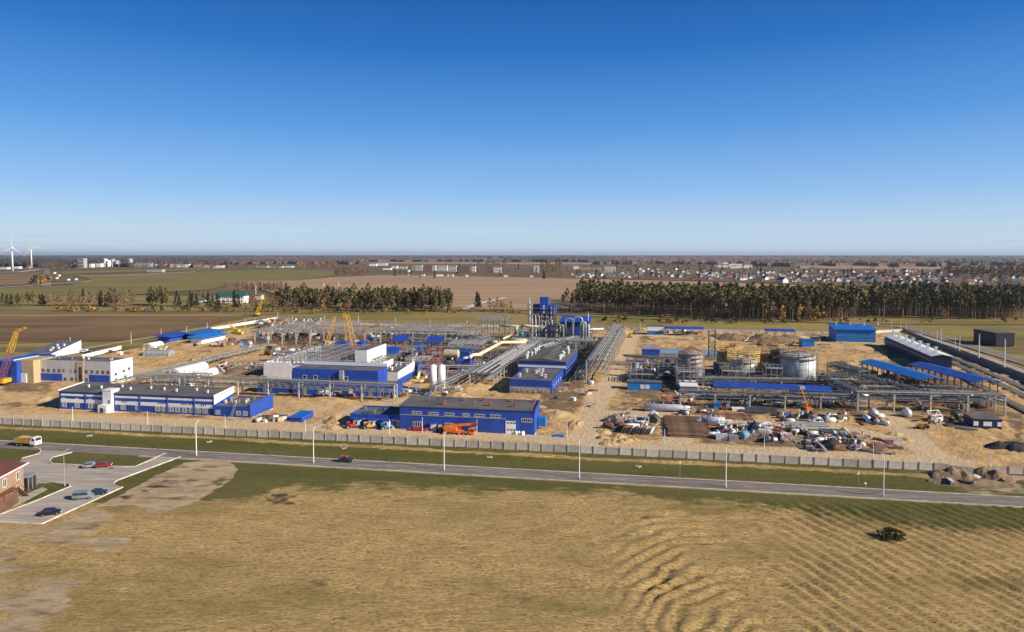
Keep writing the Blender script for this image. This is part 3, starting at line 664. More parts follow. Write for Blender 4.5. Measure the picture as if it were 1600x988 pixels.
# (low building between hall and the front workshop)
wo, ro = shell(X8, 0, s8.w, 0, 10, 0, z8-0.5, BLUE, par_h=0.2)
X8['label'] = 'low blue building with small white doors right of the long annexe'
for px in (597,611): window(X8, s8.fx(px), 1.8, 1.4, 1.8, nm=1)
# ---- big blue workshop in front
s = Site((625,672), 835); W = s.w; zt = s.fz(700,638); D = 13
E = thing('workshop_building', 'long bright blue workshop with dark roof, brick chimneys and a white roller door', 'building', s.loc(), ROT)
wo, ro = gable_low(E, 0, W, 0, D, 0.35, zt, zt+0.7, BLUE)
m = MB(); m.box(-0.06,W+0.06,-0.06,D+0.06,0,0.38); m.build('plinth', WPAINT, E)
m = MB(); m.xprism([(-0.25,zt-0.5),(D+0.3,zt+0.1),(D+0.3,zt+1.5),(-0.25,zt+0.6)], W-0.05, W+0.25); m.build('end_parapet', BLUE, E)
m = MB(); m.box(-0.1,s.fx(790),-0.14,0.0,zt-2.95,zt-2.7); m.build('wall_rail', GREYP, E)
for px in (651,677,702,728,749,774): window(E, s.fx(px), zt-2.0 if px < 660 else zt-2.05, 3.4 if px != 728 else 2.4, 0.95, nm=4)
window(E, s.fx(823), zt-3.0, 3.6, 1.3, nm=5)
for px in (652,702): window(E, s.fx(px), 2.3, 3.2, 1.7, nm=4)
m = MB(); m.box(s.fx(790),s.fx(806),-0.1,0,0.05,4.7); dr = m.build('roller_door', WPAINT, E)
for k in range(3):
    for z_ in (1.6,3.9): m = MB(); m.box(s.fx(790)+0.4+k*1.1,s.fx(790)+1.2+k*1.1,-0.14,-0.09,z_,z_+0.4); m.build('door_window', GLASS, dr)
m = MB(); m.box(s.fx(789),s.fx(807),-0.08,0,4.8,5.1); m.box(s.fx(808.5),s.fx(809.5),-0.1,0,0,5.1); m.build('door_frame', BLUE3, E)
m = MB(); m.box(s.fx(672.5),s.fx(681),-0.08,0,0.1,2.6); m.build('door', WPAINT, E)
m = MB(); m.box(s.fx(671),s.fx(683),-1.5,0,3.0,3.15); m.build('door_canopy', BLUE, E)
for px, yy in ((690,3),(762,3.5),(801,3.5),(716,9),(790,10),(828,10.5),(746,10)):
    m = MB(); m.cbox(s.fx(px),yy,zt+1.0,0.8,0.8,1.6); ch = m.build('chimney', PRIMER, ro)
for px, yy in ((660,7),(735,6),(675,9.5)): vent(ro, s.fx(px), yy, zt+0.3, 0.4, 0.7, STEEL)
m = MB(); m.box(W+0.25,W+2.8,7,10.5,1.5,4.4); m.build('side_duct_box', BLUE3, E)
s = Site((547,667), 626); W = s.w; zt = s.fz(580,650); D = 12
E2 = thing('workshop_annexe', 'lower blue annexe at the left end of the workshop with three white vestibules', 'building', s.loc(), ROT)
wo, ro = shell(E2, 0, W, 0, D, 0.3, zt, BLUE, par_h=0.5, slope=0.3)
m = MB(); m.box(-0.06,W,-0.06,0.3,0,0.32); m.build('plinth', WPAINT, E2)
m = MB(); m.box(-0.1,W,-0.1,0,zt-1.25,zt-1.1); m.build('wall_rail', WPAINT, E2)
for px in (559,583,605):
    x_ = s.fx(px); m = MB(); m.box(x_-1.1,x_+1.1,-1.6,0,0.1,3.0); v_ = m.build('vestibule', WPAINT, E2); window(v_, x_, 1.9, 1.1, 1.3, y=-1.6, nm=1)
    m = MB(); m.box(x_-2.3,x_+2.3,-2.0,0,3.3,3.45); m.build('door_canopy', BLUE, E2)
window(E2, s.fx(638-14), 1.8, 1.8, 1.8, nm=3)
for i in range(7): vent(ro, U_(2,W-2), U_(2,D-2), zt+0.1, 0.5, 0.9, random.choice([STEEL,BLUE]))
# ---- blue building with two roofs, centre right
s = Site((796,614.5), 862, rz=rad(-13)); W = s.w; zt = s.fz(796,594.5)+0.3; D = 32
Fb = thing('compressor_hall', 'blue hall with a dark flat roof and an unfinished rubble-like front under scaffolding', 'building', s.loc(), s.rz)
wo, ro = shell(Fb, 0, W, 0, D, 0, zt, BLUE, par_h=0.25)
m = MB(); m.box(0.3,W-0.8,-0.5,0,0,3.0); m.build('unclad_front', mat('rough_masonry', (0.42,0.36,0.33), 0.9, var=0.35, scale=1.4), Fb)
for k in range(8):
    m = MB(); x_ = 0.5+k*(W-2)/7; m.bar((x_,-1.3,0),(x_,-1.3,4),0.08); m.bar((x_,-1.3,3),(x_+(W-2)/7,-1.3,3),0.08); m.bar((x_,-1.3,0),(x_+(W-2)/7,-1.3,3),0.06); m.build('scaffold_post', STEEL, Fb)
for px, d in ((823,20),(838,18),(842,22),(848,23),(812,8),(852,8),(846,12)): vent(ro, s.fx(px,d), d, zt, 0.8, 1.3, WPAINT)
for yy in (6,12,18,24): window(Fb, yy, 3.0, 1.4, 1.4, face='R', x=W, nm=2)
s = Site((811,581), 884); s = Site((810,592), 884, rz=rad(-13)); W = s.w; D = 42; zt = s.fz(811,564.5)
Fc = thing('compressor_hall', 'taller blue hall with white band and pale roof stacks behind the lower blue hall', 'building', s.loc(), s.rz)
wo, ro = gable_low(Fc, 0, W, 0, D, 0, zt, zt, BLUE)
m = MB(); m.add([(-0.3,-0.3,zt+.3),(W+.3,-0.3,zt+.3),(W+.3,D+.3,zt+.3),(-0.3,D+.3,zt+.3),(W/2,-0.3,zt+1.7),(W/2,D+0.3,zt+1.7)],[(0,4,5,3),(4,1,2,5),(0,1,4),(2,3,5)]); r2 = m.build('roof_ridge', ROOF, Fc)
m = MB(); m.box(-0.1,W+0.1,-0.12,0,zt-2.7,zt-1.6); m.build('wall_band', WPAINT, Fc)
for i in range(14):
    m = MB(); xx, yy = (0.15+0.7*(i%2)+U_(-.05,.05))*W, 4+(i//2)*5.2; h_ = U_(1.6,2.4); m.lathe([(0.45,0),(0.45,h_),(0.8,h_),(0.8,h_+0.5),(0.2,h_+0.8)], xx, yy, 8)
    m.v = [(p[0],p[1],p[2]+zt+0.4) for p in m.v]; m.build('roof_stack', mat('pale_green_stack',(0.62,0.70,0.66),0.5), r2)
for k in range(7): window(Fc, 3+k*5.4, 4.5, 2.4, 1.8, face='R', x=W, nm=3)
# ---- small blue buildings
def simple(name, label, cat, px, bx, ytop, D, wm, rm, rise=0.0, wins=(), wh=1.4, bandm=None, ends=False):
    s = Site(px, bx); zt = s.fz(px[0], ytop); t = thing(name, label, cat, s.loc(), ROT)
    wo, ro = gable_low(t, 0, s.w, 0, D, 0, zt, zt+rise, wm, rm)
    for wx in wins: window(t, s.fx(wx), zt*0.58, wh*1.3, wh, nm=1)
    if bandm: m = MB(); m.box(0.05,s.w-0.05,-0.06,0,zt*0.5,zt*0.98); m.build('wall_band', bandm, t)
    if ends: m = MB(); m.box(s.w,s.w+0.07,0,D,0,zt); m.build('end_wall', WHITE, t)
    return t, s, zt
t, s, zt = simple('pump_house', 'bright blue single-storey cabin with two white window panels near the tank farm', 'cabin', (980,610), 1034, 597, 5, BLUE3, ROOF)
for px in (1003.5,1011.5):
    m = MB(); m.box(s.fx(px)-.9,s.fx(px)+.9,-0.08,0,0.9,2.7); m.build('window', WPAINT, t)
simple('pump_house', 'deep blue square cabin with grey roof beside the pond', 'cabin', (1003,560), 1030, 546, 9, BLUE, LROOF, 1.0, ends=True)
simple('switch_house', 'white over blue kiosk at the back fence beside the open shed', 'kiosk', (1011,524), 1036, 510, 8, BLUE3, ROOF, bandm=WPAINT)
simple('control_cabin', 'dark blue cabin with three white window panels by the rail tracks', 'cabin', (1520,670), 1567, 655, 7, DBLUE, ROOF, 0.6)
s = Site((1520,670),1567); cc = bpy.data.objects['control_cabin']
for a, b_ in ((1522.5,1530),(1538,1551),(1560,1566.5)): m = MB(); m.box(s.fx(a),s.fx(b_),-0.08,0,1.1,2.6); m.build('window', WPAINT, cc)
simple('control_cabin', 'plain bright blue windowless kiosk in the sand left of the big blue shed', 'kiosk', (1253,543), 1271, 532, 8, BLUE3, BLUE2)
simple('control_cabin', 'blue box beside the brown pipe stack under the long canopy', 'kiosk', (1115,640), 1127, 631, 3, BLUE3, BLUE3)
simple('control_cabin', 'small blue kiosk with white edges amid the pipework below the canopies', 'kiosk', (1304,597), 1316, 588, 4, BLUE3, ROOF)
simple('blue_store', 'low blue store under the pipe racks right of the big tank', 'building', (1286,618), 1312, 611, 10, BLUE, BLUE)
simple('site_cabin', 'blue roofed site cabin with white posts between the office and the sand heap', 'cabin', (452,660), 471, 653, 9, BLUE, BLUE2, 0.3)
# big blue shed on the right
s = Site((1306,535.5), 1366, rz=rad(-13)); zt = s.fz(1306,515)
t = thing('storage_shed', 'large bright blue corrugated shed with pitched roof near the back fence', 'building', s.loc(), s.rz)
gable_low(t, 0, s.w, 0, 22, 0.6, zt, zt+1.6, BLUE3, BLUE2, over=1.0)
m = MB(); m.box(-0.1,s.w+.1,-0.1,22,0,0.65); m.build('plinth', WPAINT, t)
for k in range(4): m = MB(); m.cbox(4+k*9, 18, zt+2.6, 0.7,0.7,2.0); m.build('roof_vent', WPAINT, t)
for px_ in (0.0,): m = MB(); m.box(0,s.w,-0.15,0,zt*0.5,zt*0.5+0.2); m.build('wall_rail', GREYP, t)
# long dark shed with white ridge
p0, p1 = G(1487,577), G(1407,541.5); d = p1-p0; L_ = d.length; rzs = math.atan2(d.y, d.x)
t = thing('long_shed', 'long dark blue shed with a white roof and a row of ridge ventilators', 'building', p0, rzs)
zt = 6.4; Wd = 9.5
m = MB(); m.xprism([(0,0),(Wd,0),(Wd,zt),(Wd/2,zt+1.0),(0,zt)], 0, L_); m.build('wall', DBLUE, t)
m = MB(); m.xprism([(-0.6,zt),(-0.6,zt+.3),(Wd/2,zt+1.4),(Wd+.6,zt+.3),(Wd+.6,zt),(Wd/2,zt+1.05)], -0.5, L_+.5); ro = m.build('roof', WHITE, t)
for k in range(7):
    m = MB(); x_ = 6+k*(L_-12)/6; m.cbox(x_,Wd/2+1,zt+2.6,0.9,1.2,3.0); m.cbox(x_,Wd/2+1,zt+4.2,1.6,1.8,0.4); m.build('ridge_vent', WHITE, ro)
m = MB(); m.box(1,L_-1,Wd,Wd+.1,3.6,4.3); m.build('wall_band', GREYP, t)
# ---- canopies
def canopy(label, a0, a1, wpx, h, m_, cols=8, group='blue canopies over the loading bays', wd=12):
    p0, p1 = G(*a0), G(*a1); d = p1-p0; L_ = d.length; rz = math.atan2(d.y, d.x)
    t = thing('loading_canopy', label, 'canopy', p0, rz, None)
    mm = MB(); mm.xprism([(-wd/2,h-0.3),(0,h+0.9),(wd/2,h-0.3),(wd/2,h),(0,h+1.2),(-wd/2,h)], -1, L_+1); mm.build('canopy_roof', m_, t)
    for k in range(cols):
        for sy in (-1, 1):
            mm = MB(); mm.bar((k*L_/(cols-1), sy*wd*.38, 0),(k*L_/(cols-1), sy*wd*.38, h+0.1),0.35); mm.build('column', RUST if cols > 9 else GREYP, t)
        mm = MB(); mm.bar((k*L_/(cols-1),-wd*.45,h-0.2),(k*L_/(cols-1),wd*.45,h-0.2),0.3); mm.build('beam', DSTEEL, t)
    return t
canopy('left one of the two long blue loading canopies beside the tracks', (1455,615.5), (1362,585.5), 0, 6.5, BLUE2, 11, wd=13)
canopy('right one of the two long blue loading canopies, below the dark shed', (1541,620), (1438,590), 0, 6.5, BLUE, 11, wd=12.5)
canopy('long blue canopy in front of the storage tanks above the brown pipe stack', (1118,624), (1292,633), 0, 6.5, BLUE, 9, wd=13)
canopy('open shed with a thin blue roof beside the white and blue kiosk', (1040,524), (1096,525), 0, 5.5, BLUE, 5, wd=9)
canopy('low blue canopy over spoil at the back fence', (1197,529), (1238,530), 0, 6, BLUE, 4, wd=10)
# ---- blue sheds back left
for a, b_, lab, mm_ in (((255,536),(288,529),'left one of three low blue sheds beside the ploughed field', BLUE), ((301,532),(337,524),'middle one of three low blue sheds, with a white front beam', BLUE2), ((306,538),(345,530),'nearest of three low blue sheds, white walled', BLUE3)):
    p0, p1 = G(*a), G(*b_); d = p1-p0; t = thing('low_shed', lab, 'shed', p0, math.atan2(d.y,d.x)); L_ = d.length
    m = MB(); m.box(0.5,L_-0.5,-4,4,0,3.6); m.build('wall', WHITE if mm_ is BLUE3 else BLUE, t)
    m = MB(); m.xprism([(-6,3.6),(6,4.6),(6,5.0),(-6,4.0)],-1,L_+1); m.build('roof', mm_, t)
# ---- brick house with brown roof at the left edge
pA, pB = G(38,773), G(0,796); d = (pB-pA); d.z = 0; rzb = math.atan2(d.y, d.x)      # local x runs towards the camera
t = thing('brick_house', 'two-storey tan brick house with brown metal roof, white gutters and an outside stair', 'house', pA, rzb)
hb_ = hgt(38,773,725); BR = mat('tan_brick', (0.36,0.235,0.155), 0.85, var=0.10, scale=1.5, stripes=('Z',0.28,0.12)); BRR = mat('brown_metal_roof', (0.13,0.05,0.035), 0.55, var=0.12, scale=0.4, stripes=('X',0.7,0.25))
LB = 22.0; WB = 13.0
m = MB(); m.box(0,LB,-WB,0,0,hb_); m.build('wall', BR, t)
e = 0.7; zr = hb_+0.1
m = MB(); m.add([(-e,-WB-e,zr),(LB+e,-WB-e,zr),(LB+e,e,zr),(-e,e,zr),(WB/2,-WB/2,zr+3.6),(LB-WB/2,-WB/2,zr+3.6)],[(3,2,5,4),(1,0,4,5),(0,3,4),(2,1,5),(0,1,2,3)]); m.build('roof', BRR, t)
m = MB(); m.box(-e-.15,LB+e,e,e+.22,zr-0.25,zr+0.05); m.box(-e-.2,-e,-WB-e,e+.2,zr-0.25,zr+0.05); m.build('gutter', WPAINT, t)
for x_ in (2.4,7.9,13.4):
    for z_, h_ in ((hb_-2.2,1.9),(2.3,1.9)):
        f = MB(); g_ = MB(); w_ = 1.5
        for a,b_,c_,d_ in ((-w_/2,-w_/2+.12,-h_/2,h_/2),(w_/2-.12,w_/2,-h_/2,h_/2),(-.05,.05,-h_/2,h_/2),(-w_/2,w_/2,-h_/2-.1,-h_/2+.05),(-w_/2,w_/2,h_/2-.1,h_/2+.02)): f.box(x_+a,x_+b_,-0.02,0.08,z_+c_,z_+d_)
        g_.box(x_-w_/2+.1,x_+w_/2-.1,-.01,.03,z_-h_/2+.05,z_+h_/2-.1); fo = f.build('window', FRAME, t); g_.build('pane', GLASS, fo)
m = MB()
m.box(5.5,LB,0.0,1.8,3.5,3.65); m.bar((5.5,1.7,3.6),(1.5,1.7,0.2),0.25,0.12); m.bar((5.5,0.5,3.6),(1.5,0.5,0.2),0.25,0.12)
for k in range(12): m.box(5.3-k*.33-.3,5.3-k*.33,0.4,1.8,3.3-k*.28,3.36-k*.28)
m.bar((5.5,1.8,4.7),(1.5,1.8,1.3),0.07); m.bar((5.5,1.8,4.7),(LB,1.8,4.7),0.07)
for k in range(14): m.bar((5.5+k*1.2,1.8,3.6),(5.5+k*1.2,1.8,4.7),0.05)
for k in range(5): m.bar((5.6+k*4,1.6,0),(5.6+k*4,1.6,3.5),0.15)
m.build('outside_stair', RUST, t)
m = MB(); m.box(6,LB,1.85,1.95,0,3.3); m.build('slatted_screen', mat('brown_timber',(0.17,0.09,0.055),0.8,stripes=('X',0.3,0.5)), t)
# glass porch at the back corner
m = MB(); m.box(-6.5,-2.8,-3.5,-0.5,0,3.4); m.build('porch', GLASS, t)
m = MB(); m.box(-6.9,-2.5,-4.0,-0.1,3.4,3.6)
for x_,y_ in ((-6.5,-3.5),(-2.8,-3.5),(-6.5,-.5),(-2.8,-.5),(-4.6,-.5),(-6.5,-2)): m.box(x_-.08,x_+.08,y_-.08,y_+.08,0,3.4)
m.build('porch_frame', GREYP, t)
# building far right beyond the highway
s = Site((1556,541), 1582, rz=rad(-6)); t = thing('dark_warehouse', 'dark grey warehouse with a tan end wall in the meadow beyond the highway', 'building', s.loc(), s.rz)
m = MB(); m.box(0,s.w,0,26,0,s.fz(1556,521)); m.build('wall', mat('charcoal_cladding',(0.035,0.035,0.045),0.5), t)
m = MB(); m.box(s.w,s.w+0.2,-0.1,26,0,s.fz(1582,526)); m.build('end_wall', mat('salmon_cladding',(0.42,0.24,0.15),0.6), t)
m = MB(); m.box(-0.3,s.w+.3,-.3,26.3,s.fz(1556,521),s.fz(1556,521)+.3); m.build('roof', ROOF, t)
# ---- white house with green roof behind the trees, left
s = Site((337,474), 384, rz=rad(-3)); t = thing('green_roof_house', 'white two-storey house with a long green roof among the trees', 'house', s.loc(), s.rz)
zt = s.fz(350,462.5); m = MB(); m.box(0,s.w,0,14,0,zt); m.build('wall', WPAINT, t)
m = MB(); m.xprism([(-1,zt),(15,zt),(7,zt+4.2)],-1,s.w+1); m.build('roof', mat('green_roof_sheet',(0.02,0.12,0.09),0.5), t)
for k in range(12):
    for z_ in (2.2,zt-2): m = MB(); m.box(3+k*(s.w-6)/11-.8,3+k*(s.w-6)/11+.8,-.08,0,z_-.9,z_+.9); m.build('window', GLASS, t)
# ------------------------------------------------ fences
def fence(name, label, pts, h, step, pm, postm, post=0.28, th=0.12, world=False, pname='panel'):
    P = [p if world else G(*p) for p in pts]; o = P[0]; t = thing(name, label, 'fence', (o.x,o.y,0))
    protoP = protoQ = None; seg = [(a,b) for a,b in zip(P,P[1:])]
    for a, b in seg:
        d = b-a; L_ = d.length; n_ = max(1, round(L_/step)); a_ = math.atan2(d.y,d.x); st = L_/n_
        for k in range(n_):
            q = a + d*(k/n_) - o
            m = MB(); m.box(post/2, st-post/2, -th/2, th/2, 0.1, h); pn = m.build(pname, pm, t); pn.location=(q.x,q.y,U_(-.06,.06)); pn.rotation_euler=(U_(-.025,.025),U_(-.004,.004),a_)
            m = MB(); m.box(-post/2, post/2, -post*.6, post*.6, 0, h+0.12); ps = m.build('post', postm, t); ps.location=(q.x,q.y,0); ps.rotation_euler.z=a_
    return t
FP = mat('fence_panel', (0.60,0.52,0.42), 0.9, var=0.08, scale=0.8, stripes=('X',0.42,0.30), randobj=0.22)
FPW = mat('rear_fence_panel', (0.62,0.58,0.52), 0.9, var=0.08, scale=0.3, randobj=0.08)
fence('concrete_fence', 'long grey precast concrete fence with ribbed panels along the road verge', [SC(-14,0),SC(307,0)], 2.35, 3.9, FP, CONC, world=True)
fence('concrete_fence', 'short grey fence piece right of the dug up earth by the road', [SC(318,0.5),SC(357,0.5)], 2.2, 3.9, FP, CONC, world=True)
fence('concrete_fence', 'pale concrete fence running along the far back edge of the building site', [(330,517),(432,500),(560,505),(700,511),(860,513.5)], 2.6, 6.5, FPW, CONC)
fence('concrete_fence', 'pale back fence behind the sand heaps right of the blue process tower', [(925,514.5),(1000,517),(1300,524),(1412,520)], 2.6, 6.5, FPW, CONC)
fence('dark_fence', 'tall dark fence between the rail tracks and the highway on the right', [(1412,520),(1487,552),(1545,573),(1605,597),(1700,640)], 2.9, 6, mat('shaded_panel',(0.22,0.20,0.18),0.9,var=.15), CONCD)  # side away from the sun: its shade is put into the panel colour
fence('low_wall', 'low white wall beside the grey roofed hall', [(128,561),(190,546)], 2.4, 5, WPAINT, WPAINT)
# ------------------------------------------------ lamps and poles
def lamp_proto(h, arm, name, label, cat, r=0.13, m=WPAINT):
    t = thing(name, label, cat)
    mb = MB(); mb.tube([(0,0,0),(0,0,h*.45),(0,0,h-0.8)], r*1.3, 8, r*.7); mb.build('pole', m, t)
    if arm:
        mb = MB(); mb.tube([(0,0,h-0.8),(0,0.15,h-.3),(0,0.7,h),(0,arm,h+.15)], r*.65, 6); a = mb.build('arm', m, t)
        mb = MB(); mb.cbox(0,arm+.4,h+.13,.3,1.0,.16); mb.build('lamp_head', GREYP, a)
    mb = MB(); mb.lathe([(r*2,0),(r*2,.5)],0,0,8); mb.build('base', CONC, t)
    return t
LP = [((307,713),'first street lamp from the left, at the end of the car park drive'),((490,724),'second street lamp from the left, just left of the dark car'),((694,735.5),'third street lamp from the left along the road'),((905,748.5),'fourth street lamp from the left, below the sandy track'),((1134,762),'fifth street lamp from the left along the road'),((1380,776.5),'rightmost street lamp on the near side of the road')]
lp = None
for p, lab in LP:
    if lp is None: lp = lamp_proto(10.2, 1.6, 'street_lamp', lab, 'street lamp'); lp.location = G(*p); lp.rotation_euler.z = ROT; lp['group'] = 'street lamps along the road'
    else: copy_tree(lp, G(*p), ROT, lab)
yl = None
for i, (x, yb, wh) in enumerate(((113.7,659,'left of the white entrance tower'),(231,667,'in front of the middle of the long office'),(352,674,'in front of the blue office wing'),(477,681,'beside the small blue site cabin'),(608.5,681,'in front of the three white vestibules'),(660,677,'near the left end of the big workshop'),(745,681,'beside the orange crane'),(886,686,'at the foot of the sandy track'),(1038.5,697,'left of the brown pipe stack'),(1194,707,'in front of the storage yard'),(1364,720,'right of the storage yard heaps'),(1546,731,'beside the torn up earth'))):
    lab = 'thin pale light pole inside the fence, ' + wh
    if yl is None: yl = lamp_proto(6.2, 0, 'light_pole', lab, 'light pole', 0.10); yl.location = G(x,yb); yl['group'] = 'light poles inside the fence'
    else: copy_tree(yl, G(x,yb), 0, lab)
c_ = lamp_proto(9, 1.2, 'car_park_lamp', 'thin lamp post on the grass strip between the two car park lanes', 'street lamp', 0.09, GREYP); c_.location = G(101,759)
for k, (x, yb) in enumerate(((110,546),(205,538),(252,531),(292,526),(324,520),(383,513),(434,502),(457,507),(507,506),(560,507),(618,511),(672,514),(730,515),(958,520),(1000,519),(1240,524),(1340,522),(1393,514),(1416,519),(1439,527),(1464,534))):
    lab = 'thin pale mast at the back edge of the site beside the ploughed field' if k < 6 else ('thin pale mast along the back fence of the building site' if k < 17 else 'pale lamp mast beside the highway right of the storage shed')
    c_ = copy_tree(yl, G(x,yb), 0, lab, scale=1.45); c_['group'] = lab[:40] + ' row'
for (x, yb, z_) in ((1470,538,1.9),(1492,545,1.4),(1499,553,2.0),(1529,566,2.9),(1569,577,2.9),(1407,520,1.6)):
    c_ = copy_tree(yl, G(x,yb), 0, 'pale mast beside the dark fence on the far right', scale=z_); c_['group'] = 'masts beside the dark fence'
# ------------------------------------------------ pipe racks
DGS = mat('dull_grey_steel', (0.15,0.145,0.14), 0.6, 0.1, var=.25, scale=.8, randobj=.25)
def rack(name, label, a, b, wd, levels, bay, pipes, colm=CONC, cw=0.45, cat='pipe rack', truss=True, pm=None, beamm=STEEL, seed=1, braced=False, lace=False):
    """levels: heights of the beams; pipes: per level a number"""
    rnd = random.Random(seed); p0, p1 = (G(*a) if not isinstance(a, Vector) else a), (G(*b) if not isinstance(b, Vector) else b); d = p1-p0; L_ = d.length
    t = thing(name, label, cat, p0, math.atan2(d.y,d.x)); n_ = max(2, round(L_/bay)+1)
    top = levels[-1]
    for k in range(n_):
        x_ = L_*k/(n_-1)
        for sy in (-1,1):
            m = MB(); m.box(x_-cw/2,x_+cw/2,sy*wd/2-cw/2,sy*wd/2+cw/2,0,top); m.build('column', colm, t)
        m = MB()
        for z_ in levels: m.box(x_-.15,x_+.15,-wd/2-.3,wd/2+.3,z_-0.2,z_+0.15)
        if braced: m.bar((x_,-wd/2,levels[0]),(x_,wd/2,0.3),0.12); m.bar((x_,wd/2,levels[0]),(x_,-wd/2,0.3),0.12)
        m.build('cross_beam', beamm, t)
    for z_ in levels:
        for sy in (-1,1):
            m = MB(); m.box(0,L_,sy*(wd/2+.1)-.1,sy*(wd/2+.1)+.1,z_-.25,z_+.1)
            if truss and z_ == levels[-1]:
                m.box(0,L_,sy*(wd/2+.1)-.06,sy*(wd/2+.1)+.06,z_+1.1,z_+1.18); q = 0
                while q < L_-2: m.bar((q,sy*(wd/2+.1),z_),(q,sy*(wd/2+.1),z_+1.15),0.07); m.bar((q,sy*(wd/2+.1),z_),(q+2.0,sy*(wd/2+.1),z_+1.1),0.05); q += 2.0
            if lace and z_ == levels[-1]:
                q = 0; y_ = sy*(wd/2+.1); zl_ = levels[0]
                while q < L_-3.4: m.bar((q,y_,zl_),(q+1.7,y_,z_),.1); m.bar((q+1.7,y_,z_),(q+3.4,y_,zl_),.1); m.bar((q,y_,zl_),(q,y_,z_),.09); q += 3.4
            m.build('longitudinal_beam', beamm, t)
    for z_, np_ in zip(levels, pipes):
        for k in range(np_):
            y_ = -wd/2+0.5+(wd-1.0)*(k+0.5)/np_; r_ = rnd.choice([.10,.14,.18,.25,.3]); r_ = min(r_, (wd-1)/np_*0.46)
            x0 = 0 if rnd.random() < .7 else L_*rnd.uniform(0,.3); x1 = L_ if rnd.random() < .7 else L_*rnd.uniform(.7,1)
            P_ = [(x0,y_,z_+.15+r_)]; nl = 0
            if rnd.random() < .4 and L_ > 40:
                q = L_*rnd.uniform(.35,.6); P_ += [(q,y_,z_+.15+r_),(q,y_,z_+1.3+r_),(q+3,y_,z_+1.3+r_),(q+3,y_,z_+.15+r_)]
            P_.append((x1,y_,z_+.15+r_))
            m = MB(); m.tube(P_, r_, 7); m.build('pipe', rnd.choice(pm) if pm else rnd.choice([PIPE,PIPE,PIPE,STEEL,GREYP]), t)
    return t
rack('pipe_bridge','grey truss pipe bridge crossing in front of the blue annexe on white concrete columns', (240,613),(618,629), 3.2, (4.6,7.2), 14, (4,3), CONC, 0.5, lace=True)
rack('pipe_bridge','slanting low pipe bridge running past the white covered sheds towards the frames', (178,612),(422,548), 3.0, (4.2,), 9, (4,), STEEL, 0.3)
rack('pipe_bridge','low pipe run left of the white covered sheds behind the office roof', (215,603),(330,600), 4.0, (3.2,4.6), 8, (4,3), STEEL, 0.25, seed=4)
rack('pipe_rack','wide pipe rack with many parallel pipes left of the compressor halls', (752,606),(842,543), 11, (3.6,6.4), 7, (8,12), CONC, 0.5, seed=2, truss=False)
rack('pipe_bridge','thin slanting conveyor bridge rising past the two white silos', (676,622),(752,585), 2.4, (3.6,4.8), 8, (2,2), STEEL, 0.25, seed=5)
rack('pipe_rack','tall pipe rack on pale columns running away beside the sandy track', (931,597),(967,529), 9, (4.2,7.4,10.0), 16, (4,7,8), CONC, 0.5, seed=3, truss=False)
rack('pipe_rack','crossing pipe rack behind the compressor halls below the blue process tower', (800,553),(935,557), 8, (5.0,9.0), 12, (4,6), CONC, 0.6, seed=6)
rack('pipe_rack','grey steel rack in front of the blue process tower', (812,541),(925,543), 7, (5.0,9.0,13.0), 9, (5,4,4), STEEL, 0.4, seed=7, braced=True)
rack('pipe_rack','long dark pipe rack in front of the long canopy and the big tank', (1062,636),(1335,643), 4.5, (4.4,6.2), 12, (6,5), CONC, 0.5, seed=8, beamm=DGS, pm=[GREYP,DGS,STEEL])
rack('pipe_rack','long dark pipe rack right of the storage yard below the loading canopies', (1335,643),(1562,648), 6, (5.4,7.6), 13, (6,7), CONC, 0.55, seed=9, beamm=DGS, pm=[GREYP,DGS,STEEL,DGS])
rack('pipe_rack','dark pipe rack in the middle of the tank farm behind the long canopy', (1058,606),(1300,610), 5, (2.8,4.4), 12, (6,4), CONC, 0.45, seed=10, beamm=DGS, pm=[GREYP,DGS,STEEL])
rack('pipe_rack','slanting dark pipe rack between the tank farm and the loading canopies', (1290,612),(1345,640), 6, (4.5,6.5), 9, (5,4), DSTEEL, 0.4, seed=11, beamm=DSTEEL, pm=[GREYP,DGS])
rack('pipe_rack','short dark rack under the left loading canopy', (1345,604),(1455,636), 6, (3.4,5.4), 9, (5,5), DSTEEL, 0.35, seed=12, beamm=DSTEEL, pm=[GREYP,DGS])
rack('pipe_rack','short dark rack under the right loading canopy', (1420,622),(1545,640), 6, (3.4,5.0), 9, (5,4), DSTEEL, 0.35, seed=13, beamm=DSTEEL, pm=[GREYP,DGS])
rack('pipe_rack','low pipe rack from the tall rack to the first storage tank', (945,578),(1062,583), 4, (4,), 12, (4,), STEEL, 0.35, seed=14)
rack('pipe_rack','pipe rack left of the compressor halls behind the red lattice towers', (640,560),(800,566), 5, (4,7), 9, (4,4), STEEL, 0.35, seed=16)
rack('pipe_rack','low rack over the ground behind the white silos', (655,590),(745,590), 5, (3,5.5), 7, (4,4), GREYP, 0.3, seed=17)
def ptube(name, label, pts, r, m, cat='pipe', n=10, sup=0):
    P = [G(x,y,z) for x,y,z in pts]; o = Vector((P[0].x,P[0].y,0)); t = thing(name, label, cat, o)
    mb = MB(); mb.tube([p-o for p in P], r, n); mb.build('pipe_run', m, t, smooth=True)
    if sup:
        for a, b in zip(P, P[1:]):
            k_ = max(1,int((b-a).length/sup))
            for k in range(k_):
                q = a+(b-a)*((k+.5)/k_)-o; mb = MB(); mb.bar((q.x,q.y,0),(q.x,q.y,q.z-r*.9),0.35); mb.build('support', STEEL, t)
    return t
ptube('large_pipe','fat cream yellow pipe running up the wide rack and bending right', [(734,559,9),(738,555,9.6),(748,554.5,9.6),(783,535.5,9.6),(822,534.5,9.6)], 0.9, YPIPE, sup=14)
ptube('large_pipe','second cream yellow pipe beside the bend, ending at the turquoise valves', [(787,530.5,9.6),(822,531.5,9.6),(823,533,9)], 0.75, YPIPE, sup=14)
